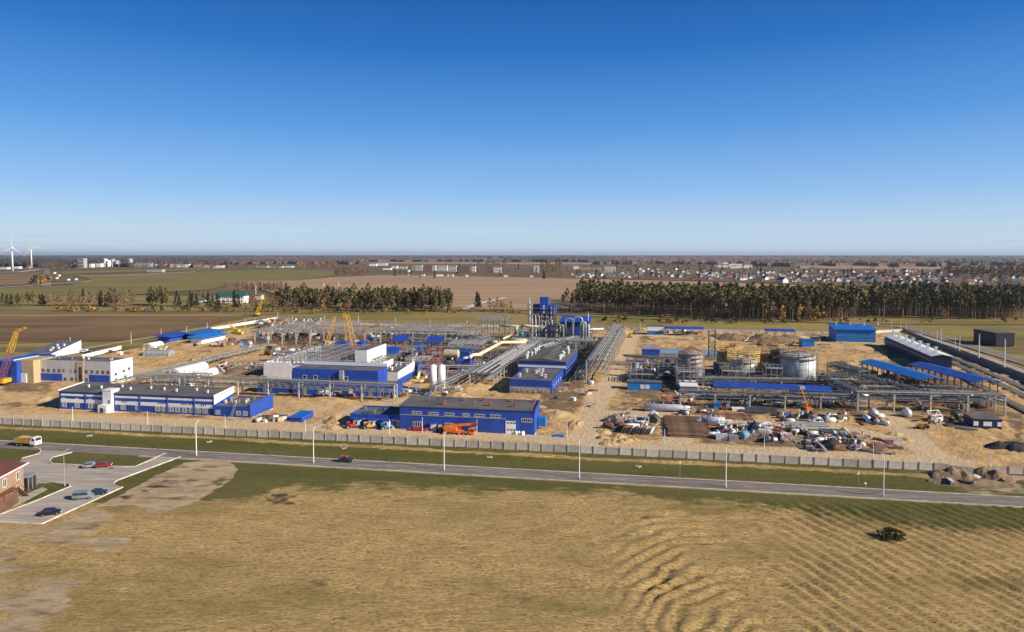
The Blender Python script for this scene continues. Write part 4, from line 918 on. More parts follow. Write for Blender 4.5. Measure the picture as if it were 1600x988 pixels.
ptube('large_pipe','short cream pipe slanting up towards the process tower', [(786,530,10),(806,520.5,10),(807.5,511.5,14)], 0.85, YPIPE)
ptube('large_pipe','thin cream pipe at the foot of the steel frame', [(781,509.5,12),(800,510,12),(812,511,12)], 0.7, YPIPE)
ptube('large_pipe','long cream and white pipe crossing in front of the process tower', [(815,513,12),(816,508.5,14),(822,509,14),(858,513,12)], 0.8, YPIPE)
ptube('large_pipe','long white pipe continuing right in front of the blue process hall', [(858,513,12),(900,515,12),(943,514,12)], 0.55, WPAINT, sup=22)
ptube('large_pipe','second long white pipe below, in front of the process hall', [(840,518.5,9),(925,520,9)], 0.45, PIPE, sup=22)
ptube('turquoise_pipe','horizontal turquoise pipe with valves behind the compressor hall', [(810,540.5,6),(832,540.5,6),(834,543,6),(843,543.5,6)], 0.6, CPIPE, sup=8)
ptube('turquoise_pipe','bent turquoise pipe below the cream pipe end', [(811,521,9),(816,521.5,9),(818,525,7),(818,532,4)], 0.6, CPIPE)
ptube('turquoise_pipe','second thin turquoise pipe beside the bent one', [(812,524,8),(816,525,8),(816.5,532,4)], 0.4, CPIPE)
ptube('turquoise_pipe','thin turquoise pipe manifold behind the long office roof', [(262,598,3.5),(285,600,3.5),(296,603,3)], 0.5, CPIPE)
# ------------------------------------------------ open concrete frames at the back left
def grid_frame(name, label, a, bx, D, h, nx, ny, colm, cw, roofm, trusses=20, cat='frame', purl=6, mid=None):
    s = Site(a, bx); t = thing(name, label, cat, s.loc(), ROT); W = s.w
    for i in range(nx):
        for j in range(ny):
            m = MB(); x_, y_ = W*i/(nx-1), D*j/(ny-1); m.box(x_-cw/2,x_+cw/2,y_-cw/2,y_+cw/2,0,h); m.build('column', colm, t)
    for j in range(ny): m = MB(); m.box(0,W,D*j/(ny-1)-.2,D*j/(ny-1)+.2,h,h+.5); m.build('beam', CONC, t)
    for k in range(trusses):
        x_ = W*k/(trusses-1); m = MB(); m.bar((x_,0,h+.5),(x_,D,h+.5),0.18); m.bar((x_,0,h+1.4),(x_,D,h+1.4),0.2); q = 0
        while q < D-3: m.bar((x_,q,h+.5),(x_,q+1.6,h+1.4),.08); m.bar((x_,q+1.6,h+1.4),(x_,q+3.2,h+.5),.08); q += 3.2
        m.build('roof_truss', roofm, t)
    for k in range(purl): y_ = D*(k+.5)/purl; m = MB(); m.bar((0,y_,h+1.5),(W,y_,h+1.5),.14); m.build('purlin', roofm, t)
    if mid:
        for z_ in mid:
            for j in range(ny): m = MB(); m.box(0,W,D*j/(ny-1)-.12,D*j/(ny-1)+.12,z_,z_+.3); m.build('beam', STEEL, t)
            for i in range(nx): m = MB(); m.box(W*i/(nx-1)-.12,W*i/(nx-1)+.12,0,D,z_-.02,z_+.28); m.build('beam', STEEL, t)
    return t, s
grid_frame('hall_frame','open concrete column frame with grey roof trusses at the back left', (398,538.5), 507, 62, 8.6, 6, 4, CONC, 0.6, STEEL, 15)
grid_frame('hall_frame','second open hall frame on pale columns right of the yellow cranes', (570,540), 722, 58, 8.6, 7, 4, CONC, 0.55, STEEL, 17)
grid_frame('hall_frame','small low steel frame between the cranes and the white stair block', (516,536), 552, 30, 7, 4, 3, STEEL, 0.5, STEEL, 9)
grid_frame('steel_structure','tall open multi-level steel frame left of the process tower', (744,534), 790, 18, 15.5, 6, 3, STEEL, 0.35, STEEL, 8, 'frame', 3, (4,8,12))
grid_frame('steel_structure','low grey steel frame full of equipment right of the red lattice towers', (700,558), 748, 20, 6.5, 5, 3, STEEL, 0.35, GREYP, 8, 'frame', 3, (3,))
# platform left of the white hall (dark holes) 
grid_frame('unfinished_frame','low unfinished frame with round openings left of the white hall', (358,583), 408, 8, 4.2, 7, 2, CONCD, 0.5, CONCD, 3, 'frame', 2, (2,))
# ------------------------------------------------ blue-roofed lattice towers
def lattice_tower(label, a, h, wd, roofw, m1, topm, name='lattice_tower'):
    t = thing(name, label, 'tower', G(*a), ROT)
    nl = max(3, int(h/3)); r = wd/2
    for sx, sy in ((-1,-1),(1,-1),(1,1),(-1,1)):
        m = MB(); m.bar((sx*r,sy*r,0),(sx*r,sy*r,h),0.3); m.build('leg', m1, t)
    m = MB()
    for k in range(nl):
        z0, z1 = h*k/nl, h*(k+1)/nl; C_ = [(-r,-r),(r,-r),(r,r),(-r,r)]
        for i in range(4):
            a_, b_ = C_[i], C_[(i+1)%4]; m.bar((*a_,z1),(*b_,z1),.18); m.bar((*a_,z0),(*b_,z1),.12); m.bar((*b_,z0),(*a_,z1),.12)
    m.build('bracing', m1, t)
    for k in range(1, nl, 2): m = MB(); m.box(-r*.95,r*.95,-r*.95,r*.95,h*k/nl-.1,h*k/nl); m.build('platform', GREYP, t)
    if topm:
        m = MB(); m.xprism([(-roofw/2,h-.5),(roofw/2,h+1.7),(roofw/2,h+2.0),(-roofw/2,h-.2)],-roofw/2,roofw/2); m.build('roof', topm, t)
    return t
lattice_tower('lattice tower with a small blue roof, middle one behind the white stair block', (626,573), 14.5, 4.5, 8.6, PRIMER, BLUE)
lattice_tower('lower lattice tower with blue roof nearest the white stair block', (612,578), 9.5, 4.5, 8, STEEL, BLUE)
lattice_tower('broad red lattice tower with a small blue roof, rightmost of three', (680,578), 15, 6, 8.6, PRIMER, BLUE)
t = lattice_tower('red lattice tower without roof beside the two silos', (677,590), 8.5, 4.5, 0, PRIMER, None)
for (a, bx, yt, D, lab) in (((645,552),656,539,8,'blue box shaped plant room beside the broad red lattice tower'),((692,557),734,543,20,'low blue plant building with dark roof left of the fat cream pipe'),((713,566),733,551,10,'dark blue plant room where the fat cream pipe starts'),((711,580),736,566,8,'blue equipment house behind the right white silo'),((522,549),541,537,10,'blue cabin beside the yellow lattice cranes'),((556,545),566,536,8,'small blue cabin right of the yellow lattice cranes'),((656,580),668,571,8,'blue hut left of the white silos'),((645,588),652,572,6,'narrow blue hut at the end of the white wing')):
    simple('plant_room', lab, 'building', a, bx, yt, D, BLUE, ROOF if 'dark roof' in lab else BLUE, 0.4)
m_ = thing('tank_shed', 'beige box-shaped container tank above the pipework right of the silos', 'tank', G(694,571), ROT)
mb = MB(); mb.xlathe([(-0.1,1.2),(0.3,2.3),(8,2.3),(8.4,1.2)],0,6.5); mb.build('shell', mat('beige_tank',(0.50,0.44,0.29),0.6), m_, smooth=False); mb = MB(); [mb.bar((x_,y_,0),(x_,y_,5),.3) for x_ in (1,7) for y_ in (-1.4,1.4)]; mb.build('support_frame', STEEL, m_)
# ------------------------------------------------ silos and tanks
def tank(name, label, c, r, h, m1, topm=None, dome=1.0, scaf=None, cone=0, ring=True, cat='storage tank', leg=0):
    t = thing(name, label, cat, G(*c), ROT)
    mb = MB(); mb.lathe([(r,leg),(r,h)],0,0,32); sh = mb.build('shell', m1, t, smooth=False)
    sh.data.polygons.foreach_set('use_smooth', [len(p.vertices)==4 for p in sh.data.polygons])
    mb = MB(); mb.lathe([(r*1.01,h),(r*.98,h+.15),(r*.55,h+dome*.75),(0.3,h+dome)],0,0,32); mb.build('tank_roof', topm or m1, t, smooth=True)
    if ring:
        k = 2.0
        while k < h: mb = MB(); mb.lathe([(r+.02,k),(r+.09,k),(r+.09,k+.15),(r+.02,k+.15)],0,0,32); mb.build('hoop', m1, t); k += 2.2
    if scaf:
        sm, z0, z1 = scaf; mb = MB(); n_ = 18
        for rr in (r+.9,):
            for i in range(n_):
                a = 2*math.pi*i/n_; b = 2*math.pi*(i+1)/n_; ca,sa,cb,sb = rr*math.cos(a),rr*math.sin(a),rr*math.cos(b),rr*math.sin(b)
                q3 = 1.7 if sm is YSC else 1.0; mb.bar((ca,sa,0),(ca,sa,z1+1),.13*q3)
                z_ = z0
                while z_ <= z1: mb.bar((ca,sa,z_),(cb,sb,z_),.16*q3); mb.bar((ca,sa,z_+1),(cb,sb,z_+1),.09*q3); z_ += 2
                if i%3 == 0 and z1-z0 > 2: mb.bar((ca,sa,z0),(cb,sb,z0+2),.09)
        mb.build('scaffold', sm, t)
        z_ = z0
        while z_ <= z1:
            mb = MB()
            for i in range(n_):
                a = 2*math.pi*i/n_; b = 2*math.pi*(i+1)/n_; ri, ro_ = r+.15, r+1.0
                mb.add([(q*math.cos(g_),q*math.sin(g_),z_+dz) for dz in (0,.12) for q,g_ in ((ri,a),(ro_,a),(ro_,b),(ri,b))], [(3,2,1,0),(4,5,6,7),(0,1,5,4),(1,2,6,5),(2,3,7,6),(3,0,4,7)])
            mb.build('walkway', YSC if sm is YSC else WOOD if sm is not RUST else RUST, t); z_ += 2
    if cone:
        mb = MB()
        for i in range(14): a = 2*math.pi*i/14; mb.bar(((r+.8)*math.cos(a),(r+.8)*math.sin(a),h),(0.6*math.cos(a),0.6*math.sin(a),h+cone),.14)
        for q in (.3,.6,.9):
            for i in range(14): a = 2*math.pi*i/14; b = 2*math.pi*(i+1)/14; rr = (r+.8)*(1-q)+.6*q; mb.bar((rr*math.cos(a),rr*math.sin(a),h+cone*q),(rr*math.cos(b),rr*math.sin(b),h+cone*q),.12)
        mb.build('roof_frame', PRIMER, t)
    return t
SILV = mat('tank_aluminium', (0.50,0.53,0.54), 0.5, 0.2, var=0.10, scale=0.3, stripes=('Z',1.6,0.18))
SIL2 = mat('silo_white', (0.80,0.80,0.80), 0.4, var=0.04, scale=0.4)
YSC = mat('yellow_scaffold', (0.70,0.47,0.16), 0.7, var=0.2, scale=1.0)
for x, lab in ((677.5,'left one of two tall white silos'),(690.5,'right one of two tall white silos')):
    t = tank('silo', lab, (x,612), 1.6, 11.3, SIL2, dome=0.7, ring=False, cat='silo')
    mb = MB(); mb.tube([(1.7,0,0),(1.7,0,12.0)],.18,6); mb.bar((1.2,.9,0),(1.2,.9,11.6),.12); mb.build('riser_pipe', STEEL, t)
tank('storage_tank','storage tank wrapped in reddish scaffolding with a conical roof frame, leftmost of the tank farm', (1080,602), 5.0, 14.8, mat('dusty_tank',(0.42,0.37,0.37),0.6,var=.2,scale=.8), dome=1.2, scaf=(mat('dull_scaffold',(0.27,0.19,0.17),.7,var=.2),7,15), cone=3.2)
tank('storage_tank','silver tank with bright yellow scaffolding around its top in the middle of the tank farm', (1161,598), 6.4, 11.2, SILV, dome=.8, scaf=(YSC,10.5,14.5))
tank('storage_tank','yellow scaffolded tank under construction behind the middle silver tank', (1141,585), 5.6, 12.0, mat('primed_tank',(0.36,0.24,0.12),0.7,var=.3,scale=.5), dome=.8, scaf=(YSC,6,15))
tank('storage_tank','half built tank in rust brown with yellow scaffold between middle and big tank', (1197,587), 5.2, 10, PRIMER, dome=.8, scaf=(YSC,7,13))
tank('storage_tank','biggest silver tank, rightmost of the tank farm, scaffolding on its roof', (1247,603), 7.3, 14.0, SILV, dome=1.6, scaf=(mat('dull_scaffold',(0.27,0.19,0.17)),13,15), cone=2.2)
tank('storage_tank','dark slim tank close left of the biggest silver tank', (1217,590), 3.6, 13.5, mat('dark_tank',(0.10,0.10,0.12),0.6,var=.2), dome=.8, scaf=(RUST,9,14))
tank('storage_tank','small silver tank in front of the leftmost tank', (1088,598), 3.0, 8.0, SILV, dome=.6)
tank('storage_tank','dark wide tank in shade left of the middle silver tank', (1128,588), 4.2, 6.5, mat('dark_tank',(0.10,0.10,0.12)), dome=.6)
simple('equipment_house', 'pale grey ribbed equipment house under the leftmost tank', 'building', (1063,615), 1090, 604, 9, LROOF, WPAINT, 0.8)
# grey covered sheds
def tunnel(label, a, b, wd, h, m, name='covered_shed', cat='shed'):
    p0, p1 = G(*a), G(*b); d = p1-p0; t = thing(name, label, cat, p0, math.atan2(d.y,d.x)); L_ = d.length
    pr = [(-wd/2,0)]+[(-wd/2*math.cos(q),h*.35+h*.65*math.sin(q)) for q in [math.pi*i/8 for i in range(9)]]+[(wd/2,0)]
    mb = MB(); mb.xprism(pr,0,L_); mb.build('cover', m, t)
    mb = MB(); [mb.bar((q,-wd/2-.1,0),(q,-wd/2-.1,h*.6),.15) for q in [L_*i/6 for i in range(7)]]; mb.build('hoop', STEEL, t)
    mb = MB(); mb.box(-.08,0,-wd/4,wd/4,0,h*.6); mb.build('door', GREYP, t)
tunnel('left one of two long white covered sheds behind the office roof', (272,589),(318,577), 6, 4.0, WPAINT)
tunnel('right one of two long white covered sheds, further from the office', (302,592),(335,584), 5, 3.2, WPAINT)
tunnel('low grey blue covered shed beyond the slanting pipe bridge', (229,556),(268,556), 8, 3.6, LROOF)
tunnel('small white covered shed left of the hall frames at the back', (230,543.5),(250,540), 6, 3, WPAINT)
# ------------------------------------------------ blue process tower
s = Site((832,531), 872); 
t = thing('process_tower', 'tall process plant with deep blue upper boxes over silver columns, highest thing on the site', 'tower', s.loc(), ROT)
ztop = s.fz(840,464.5); zb = s.fz(840,476); zl = s.fz(840,489)
xa, xb = s.fx(843.5), s.fx(856.5)
mb = MB(); mb.box(xa,xb,-1.5,5,s.fz(850,487),ztop); bt = mb.build('upper_box', BLUE, t)
mb = MB(); mb.box((xa+xb)/2-.5,(xa+xb)/2+.5,-1.58,-1.48,ztop-7,ztop-5.6); mb.box((xa+xb)/2-.5,(xa+xb)/2+.5,-1.58,-1.48,ztop-8.6,ztop-7.4); mb.add([((xa+xb)/2-.7,-1.56,ztop-10.8),((xa+xb)/2+.7,-1.56,ztop-10.8),((xa+xb)/2,-1.56,ztop-9)],[(0,1,2)]); mb.build('wall_emblem', WPAINT, bt)
mb = MB(); mb.box(s.fx(832.5),xa,-0.5,8,zl-2,zb); mb.build('upper_box', DBLUE, t)
mb = MB(); mb.box(xb,s.fx(868),-0.5,8,zl,zb-.4); mb.build('upper_box', BLUE, t)
mb = MB(); mb.box(s.fx(833),s.fx(867),1,7.5,0,zl); mb.build('core_wall', mat('dark_teal_cladding',(0.035,0.06,0.075),0.5,var=.2,stripes=('X',1.0,.3)), t)
for px, r_ in ((846,.9),(849.5,.5),(853.5,.8),(856,.5),(861,.45),(866,.4),(837,.5),(841,.4),(864,.3)):
    mb = MB(); mb.tube([(s.fx(px),-1.2,0),(s.fx(px),-1.2,zl+ (0 if px<858 else 5))], r_, 10); mb.build('column', random.choice([DGS,STEEL,DGS]), t, smooth=True)
for k in range(7):
    z_ = 3+k*3.2; mb = MB(); mb.box(s.fx(832),s.fx(869),-2.4,-1.9,z_,z_+.15); mb.box(s.fx(832),s.fx(869),-2.4,-2.3,z_+1,z_+1.08); mb.build('walkway', STEEL, t)
# exhaust stack with ring platforms
t = thing('exhaust_stack', 'slim white exhaust stack with ring platforms left of the blue tower', 'chimney', G(827.5,532), ROT)
zs = hgt(827.5,532,466); mb = MB(); mb.lathe([(.8,0),(.75,zs*.6),(.5,zs*.85),(.35,zs)],0,0,12); mb.build('shaft', PIPE, t, smooth=True)
for q in (.38,.6,.75,.86): mb = MB(); mb.lathe([(.9,zs*q),(1.9,zs*q),(1.9,zs*q+.2),(.9,zs*q+.2)],0,0,12); [mb.bar((1.85*math.cos(g_),1.85*math.sin(g_),zs*q),(1.85*math.cos(g_),1.85*math.sin(g_),zs*q+1.2),.08) for g_ in [i*.785 for i in range(8)]]; mb.build('ring_platform', STEEL, t)
mb = MB(); [mb.bar((x_,y_,0),(x_*.6,y_*.6,zs*.86),.16) for x_,y_ in ((-2,-2),(2,-2),(2,2),(-2,2))]; mb.build('support_frame', STEEL, t)
# process equipment in front: columns, drums, bends
rnd = random.Random(11)
for i, px in enumerate((831,836,841,846,852,858,874,879)):
    a = G(px+rnd.uniform(-1,1), 531+rnd.uniform(0,7)); h = rnd.uniform(9,17); r = rnd.uniform(.6,1.3)
    t = thing('process_column', 'slim steel process column among the pipework in front of the blue tower', 'process column', a, ROT, 'process columns at the foot of the blue tower')
    mb = MB(); mb.lathe([(r*1.2,0),(r,1),(r,h*.8),(r*.6,h),(.2,h+.5)],0,0,12); mb.build('shell', rnd.choice([DGS,STEEL,GREYP]), t, smooth=True)
    mb = MB(); mb.tube([(0,0,h+.4),(0,0,h+2),(1.2,0,h+2.8),(2.6,0,h+2),(2.6,0,0.5)], .28, 8); mb.build('bend', PIPE, t, smooth=True)
    mb = MB(); mb.lathe([(r,h*.55),(r+1,h*.55),(r+1,h*.55+.15),(r,h*.55+.15)],0,0,12); mb.build('platform', STEEL, t)
# blue process hall right of the tower
s = Site((873,546), 921); t = thing('process_hall', 'blue roofed process hall with big white bent ducts right of the blue tower', 'building', s.loc(), ROT)
zt = s.fz(890,503); 
mb = MB(); mb.box(0.5,s.w-0.5,3,22,0,zt); mb.build('wall', mat('dark_process_wall',(0.06,0.07,0.10),0.6,var=.3,stripes=('X',1.2,.3)), t)
mb = MB(); mb.xprism([(1.5,zt-.4),(23,zt+1.5),(23,zt+1.9),(1.5,zt)],0,s.w); mb.build('roof', BLUE, t)
mb = MB(); mb.box(s.fx(895),s.fx(904.5),2.8,3,3,zt-1.5); mb.build('wall_panel', BLUE, t)
for (x0, x1, zh, z0, r_) in ((883,894.5,498,513,.6),(895.5,909,495.5,507,.6),(875,880,508,520,.5),(907,914,504,540,.9)):
    mb = MB(); X0, X1 = s.fx(x0,-1), s.fx(x1,-1); Zh = s.fz(x0,zh,-1); Z0 = max(.5,s.fz(x0,z0,-1)); c_ = (X0+X1)/2
    P_ = [(X0,-1,Z0)]+[(c_-(X1-X0)/2*math.cos(q),-1,Zh-(X1-X0)/2*.5+(X1-X0)/2*.5*math.sin(q)) for q in [math.pi*i/6 for i in range(7)]]+[(X1,-1,1)]
    mb.tube(P_, r_, 10); mb.build('duct', PIPE, t, smooth=True)
for px in (911,915,919): mb = MB(); mb.lathe([(1.0,0),(1.0,s.fz(px,508)),(.3,s.fz(px,505))],s.fx(px),-1.5,12); mb.build('column', STEEL if px != 919 else PIPE, t, smooth=True)
mb = MB(); mb.tube([(s.fx(917.5),6,zt),(s.fx(917.5),6,s.fz(917.5,489.5,6))],.22,6); mb.build('vent_pipe', WPAINT, t)
for k in range(6): mb = MB(); mb.box(0,s.w,-.6,0,1.5+k*2.3,1.62+k*2.3); mb.build('walkway', STEEL, t)
for k in range(9): mb = MB(); mb.bar((s.w*k/8,-.5,0),(s.w*k/8,-.5,zt-1),.25); mb.build('post', STEEL, t)
simple('plant_room', 'low blue roofed plant room between the cream pipe and the process tower', 'building', (817,530), 845, 522, 10, DBLUE, BLUE)
# round and square basin
WAT = mat('basin_water', (0.12,0.22,0.32), 0.08, var=.05, spec=0.6)
poly_sheet('basin_lining', [(1026,545),(1130,548.5),(1136,563),(1024,559)], 0.62, CONCD)
poly_sheet('water', [(1033,548.5),(1128,551),(1129,555.5),(1033,553)], 0.66, WAT)

for (a, bx, D, h, nx, ny, mid, lab) in (((1058,611),1100,10,8.5,5,3,(4,),'pale steel frame in front of the leftmost storage tank'),((1128,604),1192,9,7,7,2,(3.5,),'grey steel frame in front of the middle silver tank'),((1196,607),1222,10,9,4,3,(3,6),'narrow steel frame between middle and biggest tank'),
    ((985,600),1022,12,4.5,5,3,(2.2,),'low frame over equipment behind the bright blue pump house'),((1026,598),1058,14,6.5,4,3,(3.2,),'dark frame with equipment left of the leftmost tank'),((1296,618),1340,14,7,5,3,(3.5,),'dark steel frame right of the biggest tank'),
    ((1345,622),1398,10,5,6,2,(2.5,),'long low dark frame under the left loading canopy'),((1452,632),1530,10,5.5,7,2,(2.8,),'long low dark frame under the right loading canopy'),((582,566),612,12,7,4,3,(3.5,),'grey frame left of the blue roofed lattice towers'),((634,583),668,10,6.5,5,3,(3.2,),'braced steel frame between the stair block and the silos'),
    ((716,545),742,14,9,4,3,(4.5,),'grey open frame behind the fat cream pipe start'),((792,535),818,14,8,4,3,(4,),'frame where the cream pipes meet'),((896,556),924,12,9,4,3,(4.5,),'frame under the right end of the process hall'),((838,548),890,8,6,7,2,(3,),'long low frame behind the compressor halls')):
    grid_frame('steel_structure', lab, a, bx, D, h, nx, ny, DGS if 'dark' in lab else STEEL, .32, DGS if 'dark' in lab else GREYP, 5, 'frame', 2, mid)
for (a, b, wd, lv, lab, sd) in (((575,572),(640,575),5,(4,7),'rack left of the red lattice towers over the rubble',31),((430,566),(500,569),4,(4,6),'rack behind the left part of the unfinished white hall',32),((640,545),(745,549),4,(4,6.5),'rack behind the blue roofed lattice towers',33),((712,562),(770,538),5,(4,7),'slanting rack left of the wide pipe rack',34),((980,572),(1062,577),5,(3,5.5),'rack over the equipment behind the pump house',35),((1120,575),(1215,579),4,(4,7),'rack behind the middle silver tank',36),((845,565),(905,545),5,(5,8),'rack right of the compressor halls',37),((905,600),(930,560),4,(3,5),'low rack left of the tall pale rack',38),((1300,585),(1350,600),5,(4,6),'rack right of the biggest tank by the blue kiosk',39),((595,538),(745,541),4,(6,9),'tall rack behind the second hall frame columns',40)):
    rack('pipe_rack', lab, a, b, wd, lv, 8, (5,5), STEEL, 0.35, seed=sd, beamm=STEEL if sd%2 else DGS, truss=bool(sd%2), pm=[STEEL,GREYP,PIPE,DGS])
# ------------------------------------------------ vegetation
PINE = mat('pine_needles', (0.15,0.125,0.052), 0.9, c2=(0.07,0.064,0.029), scale=0.35, randobj=0.35, spec=0.1)
SPRU = mat('dark_conifer', (0.065,0.062,0.030), 0.9, c2=(0.034,0.035,0.018), scale=0.5, randobj=0.3, spec=0.1)
BARE_ = mat('bare_twigs', (0.25,0.155,0.095), 0.9, c2=(0.14,0.088,0.058), scale=0.3, randobj=0.35, spec=0.1)
AUT  = mat('autumn_leaves', (0.40,0.235,0.05), 0.9, c2=(0.21,0.14,0.045), scale=0.4, randobj=0.3, spec=0.1)
GRNT = mat('dull_green_leaves', (0.085,0.080,0.028), 0.9, c2=(0.045,0.045,0.018), scale=0.4, randobj=0.3, spec=0.1)
TRK  = mat('pine_bark', (0.31,0.20,0.13), 0.9, var=.2, scale=.6, randobj=0.3)
TRK2 = mat('grey_bark', (0.24,0.18,0.14), 0.9, var=.2, scale=.6, randobj=0.3)
def crown_pts(rnd, n, rx, z0, z1, shape):
    out = []
    cl = [(rnd.uniform(0,6.28), rnd.random()**.5, rnd.random()) for _ in range(max(5, n//14))]
    for i in range(n):
        a, q, zz = rnd.choice(cl); a += rnd.gauss(0,.45); q = min(1,max(0,q+rnd.gauss(0,.22))); zz = min(1,max(0,zz+rnd.gauss(0,.10)))
        if shape == 'cone': R_ = rx*(1-zz)**.8+.15
        elif shape == 'pine': R_ = rx*(0.35+math.sin(math.pi*min(1,zz*1.02+.02))**.6*.65)*(1.0 if zz<.75 else .8)
        else: R_ = rx*max(.15,math.sin(math.pi*(0.12+zz*.86)))**.7
        out.append((R_*q*math.cos(a), R_*q*math.sin(a), z0+(z1-z0)*zz))
    return out
def leafmesh(rnd, P, s, flat=.5):
    mb = MB()
    for p in P:
        n_ = Vector((rnd.gauss(0,1),rnd.gauss(0,1),rnd.gauss(0,1)*.8+flat)).normalized(); a = n_.orthogonal().normalized(); b = n_.cross(a); q = rnd.uniform(.6,1.3)*s
        t_ = rnd.uniform(0,6.28); a, b = a*math.cos(t_)+b*math.sin(t_), b*math.cos(t_)-a*math.sin(t_); c = Vector(p)
        mb.add([c-a*q-b*q*.5, c+a*q*.9-b*q*.6, c+a*q*.6+b*q*.7, c-a*q*.7+b*q*.8], [(0,1,2,3)])
    return mb
def tree_proto(name, label, h, rx, base, shape, lm, tm, n, s, seed, tr=.22, cat='tree', limbs=5):
    rnd = random.Random(seed); t = thing(name, label, cat)
    mb = MB(); lean = rnd.uniform(-.4,.4); mb.tube([(0,0,0),(lean*.3,0,h*.4),(lean,0,h*.93)], tr, 5, tr*.35)
    for k in range(limbs):
        z_ = h*(base+(0.9-base)*k/limbs); a = rnd.uniform(0,6.28); mb.tube([(lean*z_/h,0,z_),(rx*.7*math.cos(a),rx*.7*math.sin(a),z_+h*.10)], tr*.4, 4, tr*.12)
    mb.build('trunk', tm, t)
    leafmesh(rnd, crown_pts(rnd, n, rx, h*base, h, shape), s).build('crown', lm, t); return t
def scatter(protos, spots, label, group, s0=.8, s1=1.15):
    for i, (x, y) in enumerate(spots):
        p = protos[i % len(protos)] if isinstance(protos, list) else protos
        k = U_(s0, s1); loc = G(x, y); rz = U_(0, 6.28)
        if not p.get('used'):
            p['used'] = 1; p.location = loc; p.rotation_euler.z = rz; p.scale = (k,k,k); c = p; p['label'] = label
        else: c = copy_tree(p, loc, rz, label, scale=k)
        c['group'] = group
pines = [tree_proto('pine_tree','',26,2.7,.50,'pine',PINE,TRK,135,.85,i,.22) for i in range(5)]
wides = [tree_proto('pine_tree','',22,4.4,.16,'pine',PINE,TRK,230,1.1,20+i,.3) for i in range(4)]
conif = [tree_proto('spruce_tree','',18,3.6,.06,'cone',SPRU,TRK2,200,.95,40+i,.25) for i in range(3)]
bares = [tree_proto('bare_tree','',17,4.0,.22,'round',BARE_,TRK2,170,.62,60+i,.2,limbs=9) for i in range(4)]
autum = [tree_proto('autumn_tree','',12,2.8,.15,'round',AUT,TRK2,130,.75,80+i,.15) for i in range(3)]
bush  = [tree_proto('bush','',3.6,2.6,.04,'round',m_,TRK2,70,.65,90+i,.08,'bush',3) for i, m_ in enumerate((AUT,GRNT,BARE_,AUT))]
# pine wood, right: the front rows tree by tree
def lerp(P, x):
    for a, b in zip(P, P[1:]):
        if a[0] <= x <= b[0]: return a[1]+(b[1]-a[1])*(x-a[0])/(b[0]-a[0])
    return P[-1][1] if x > P[-1][0] else P[0][1]
EDGE = [(898,488),(935,491),(1000,493),(1100,497),(1180,501),(1300,501),(1340,500),(1400,496),(1610,500)]
spots = []
for r_ in range(2):
    for k in range(98):
        x = 898+k*7.3+U_(-3,3)+r_*2.4
        if 1338 < x < 1372 and r_ < 2: continue
        spots.append((x, lerp(EDGE, x)-r_*2.2+U_(-.9,.6)))
spots.sort()
def pl(x): return 'tall pine in the front of the pine wood, ' + ('above the tall pipe rack' if x < 1010 else 'above the tank farm' if x < 1290 else 'behind the blue storage shed' if x < 1400 else 'far right beyond the highway')
for lo, hi in ((0,1010),(1010,1290),(1290,1400),(1400,2000)):
    scatter(pines, [q for q in spots if lo <= q[0] < hi], pl(lo+1 if lo else 900), 'pines at the front of the wood, '+str(['left','middle','shed','right'][[0,1010,1290,1400].index(lo)])+' stretch', .74, 1.12)
def merged(name, label, cat, spots, protos, n_pts, s, m, tm, h, rx, base, shape, seed=0):
    rnd = random.Random(seed); mb = MB()
    for (x, y) in spots:
        g_ = G(x, y); k = rnd.uniform(.8,1.1)
        mb.mat(0)
        for p in crown_pts(rnd, n_pts, rx*k, h*base*k, h*k, shape):
            q = rnd.uniform(.7,1.4)*s; a = rnd.uniform(0,3.14); c = Vector(p)+g_; ca, sa = math.cos(a)*q, math.sin(a)*q
            mb.add([c+Vector((-ca,-sa,-q*.5)),c+Vector((ca,sa,-q*.4)),c+Vector((ca*.6,sa*.6,q*.6)),c+Vector((-ca*.7,-sa*.7,q*.5))],[(0,1,2,3)])
        mb.mat(1); mb.bar(g_, g_+Vector((0,0,h*k*.8)), .35)
    o = mb.build(name, [m, tm]); return tag(o, label, cat, kind='stuff')
spl = []
for r_ in range(12):
    for k in range(100):
        x = 905+k*7.3+U_(-4,4); spl.append((x, lerp(EDGE,x)-3.6-r_*1.5+U_(-.6,.6)))
merged('pine_wood','mass of pines deeper inside the wood behind its front rows','pine wood', spl, None, 44, 1.6, PINE, mat('shaded_bark',(0.10,0.07,0.05),.9), 26, 3.2, .38, 'pine')  # trunks use a darkened bark colour as painted shade inside the wood
scatter(pines+wides, [(886,487),(893,488),(880,486.5)], 'lone dark pine standing just left of the pine wood', 'lone pines left of the wood', .7, .95)
scatter([autum[0],bares[1],autum[1]], [(1196,501),(1206,502),(1222,502.5),(1250,503),(1262,503),(1275,503),(1285,501),(1148,499)], 'small thin yellow tree in front of the pine wood', 'thin trees before the wood', .7, 1.3)
scatter([bares[0],autum[2],bares[2]], [(1475,499),(1480,498),(1468,500),(1310,501),(1320,500),(1330,499.5)], 'brownish young tree at the foot of the pine wood on the right', 'young trees at the wood right', .6, .95)
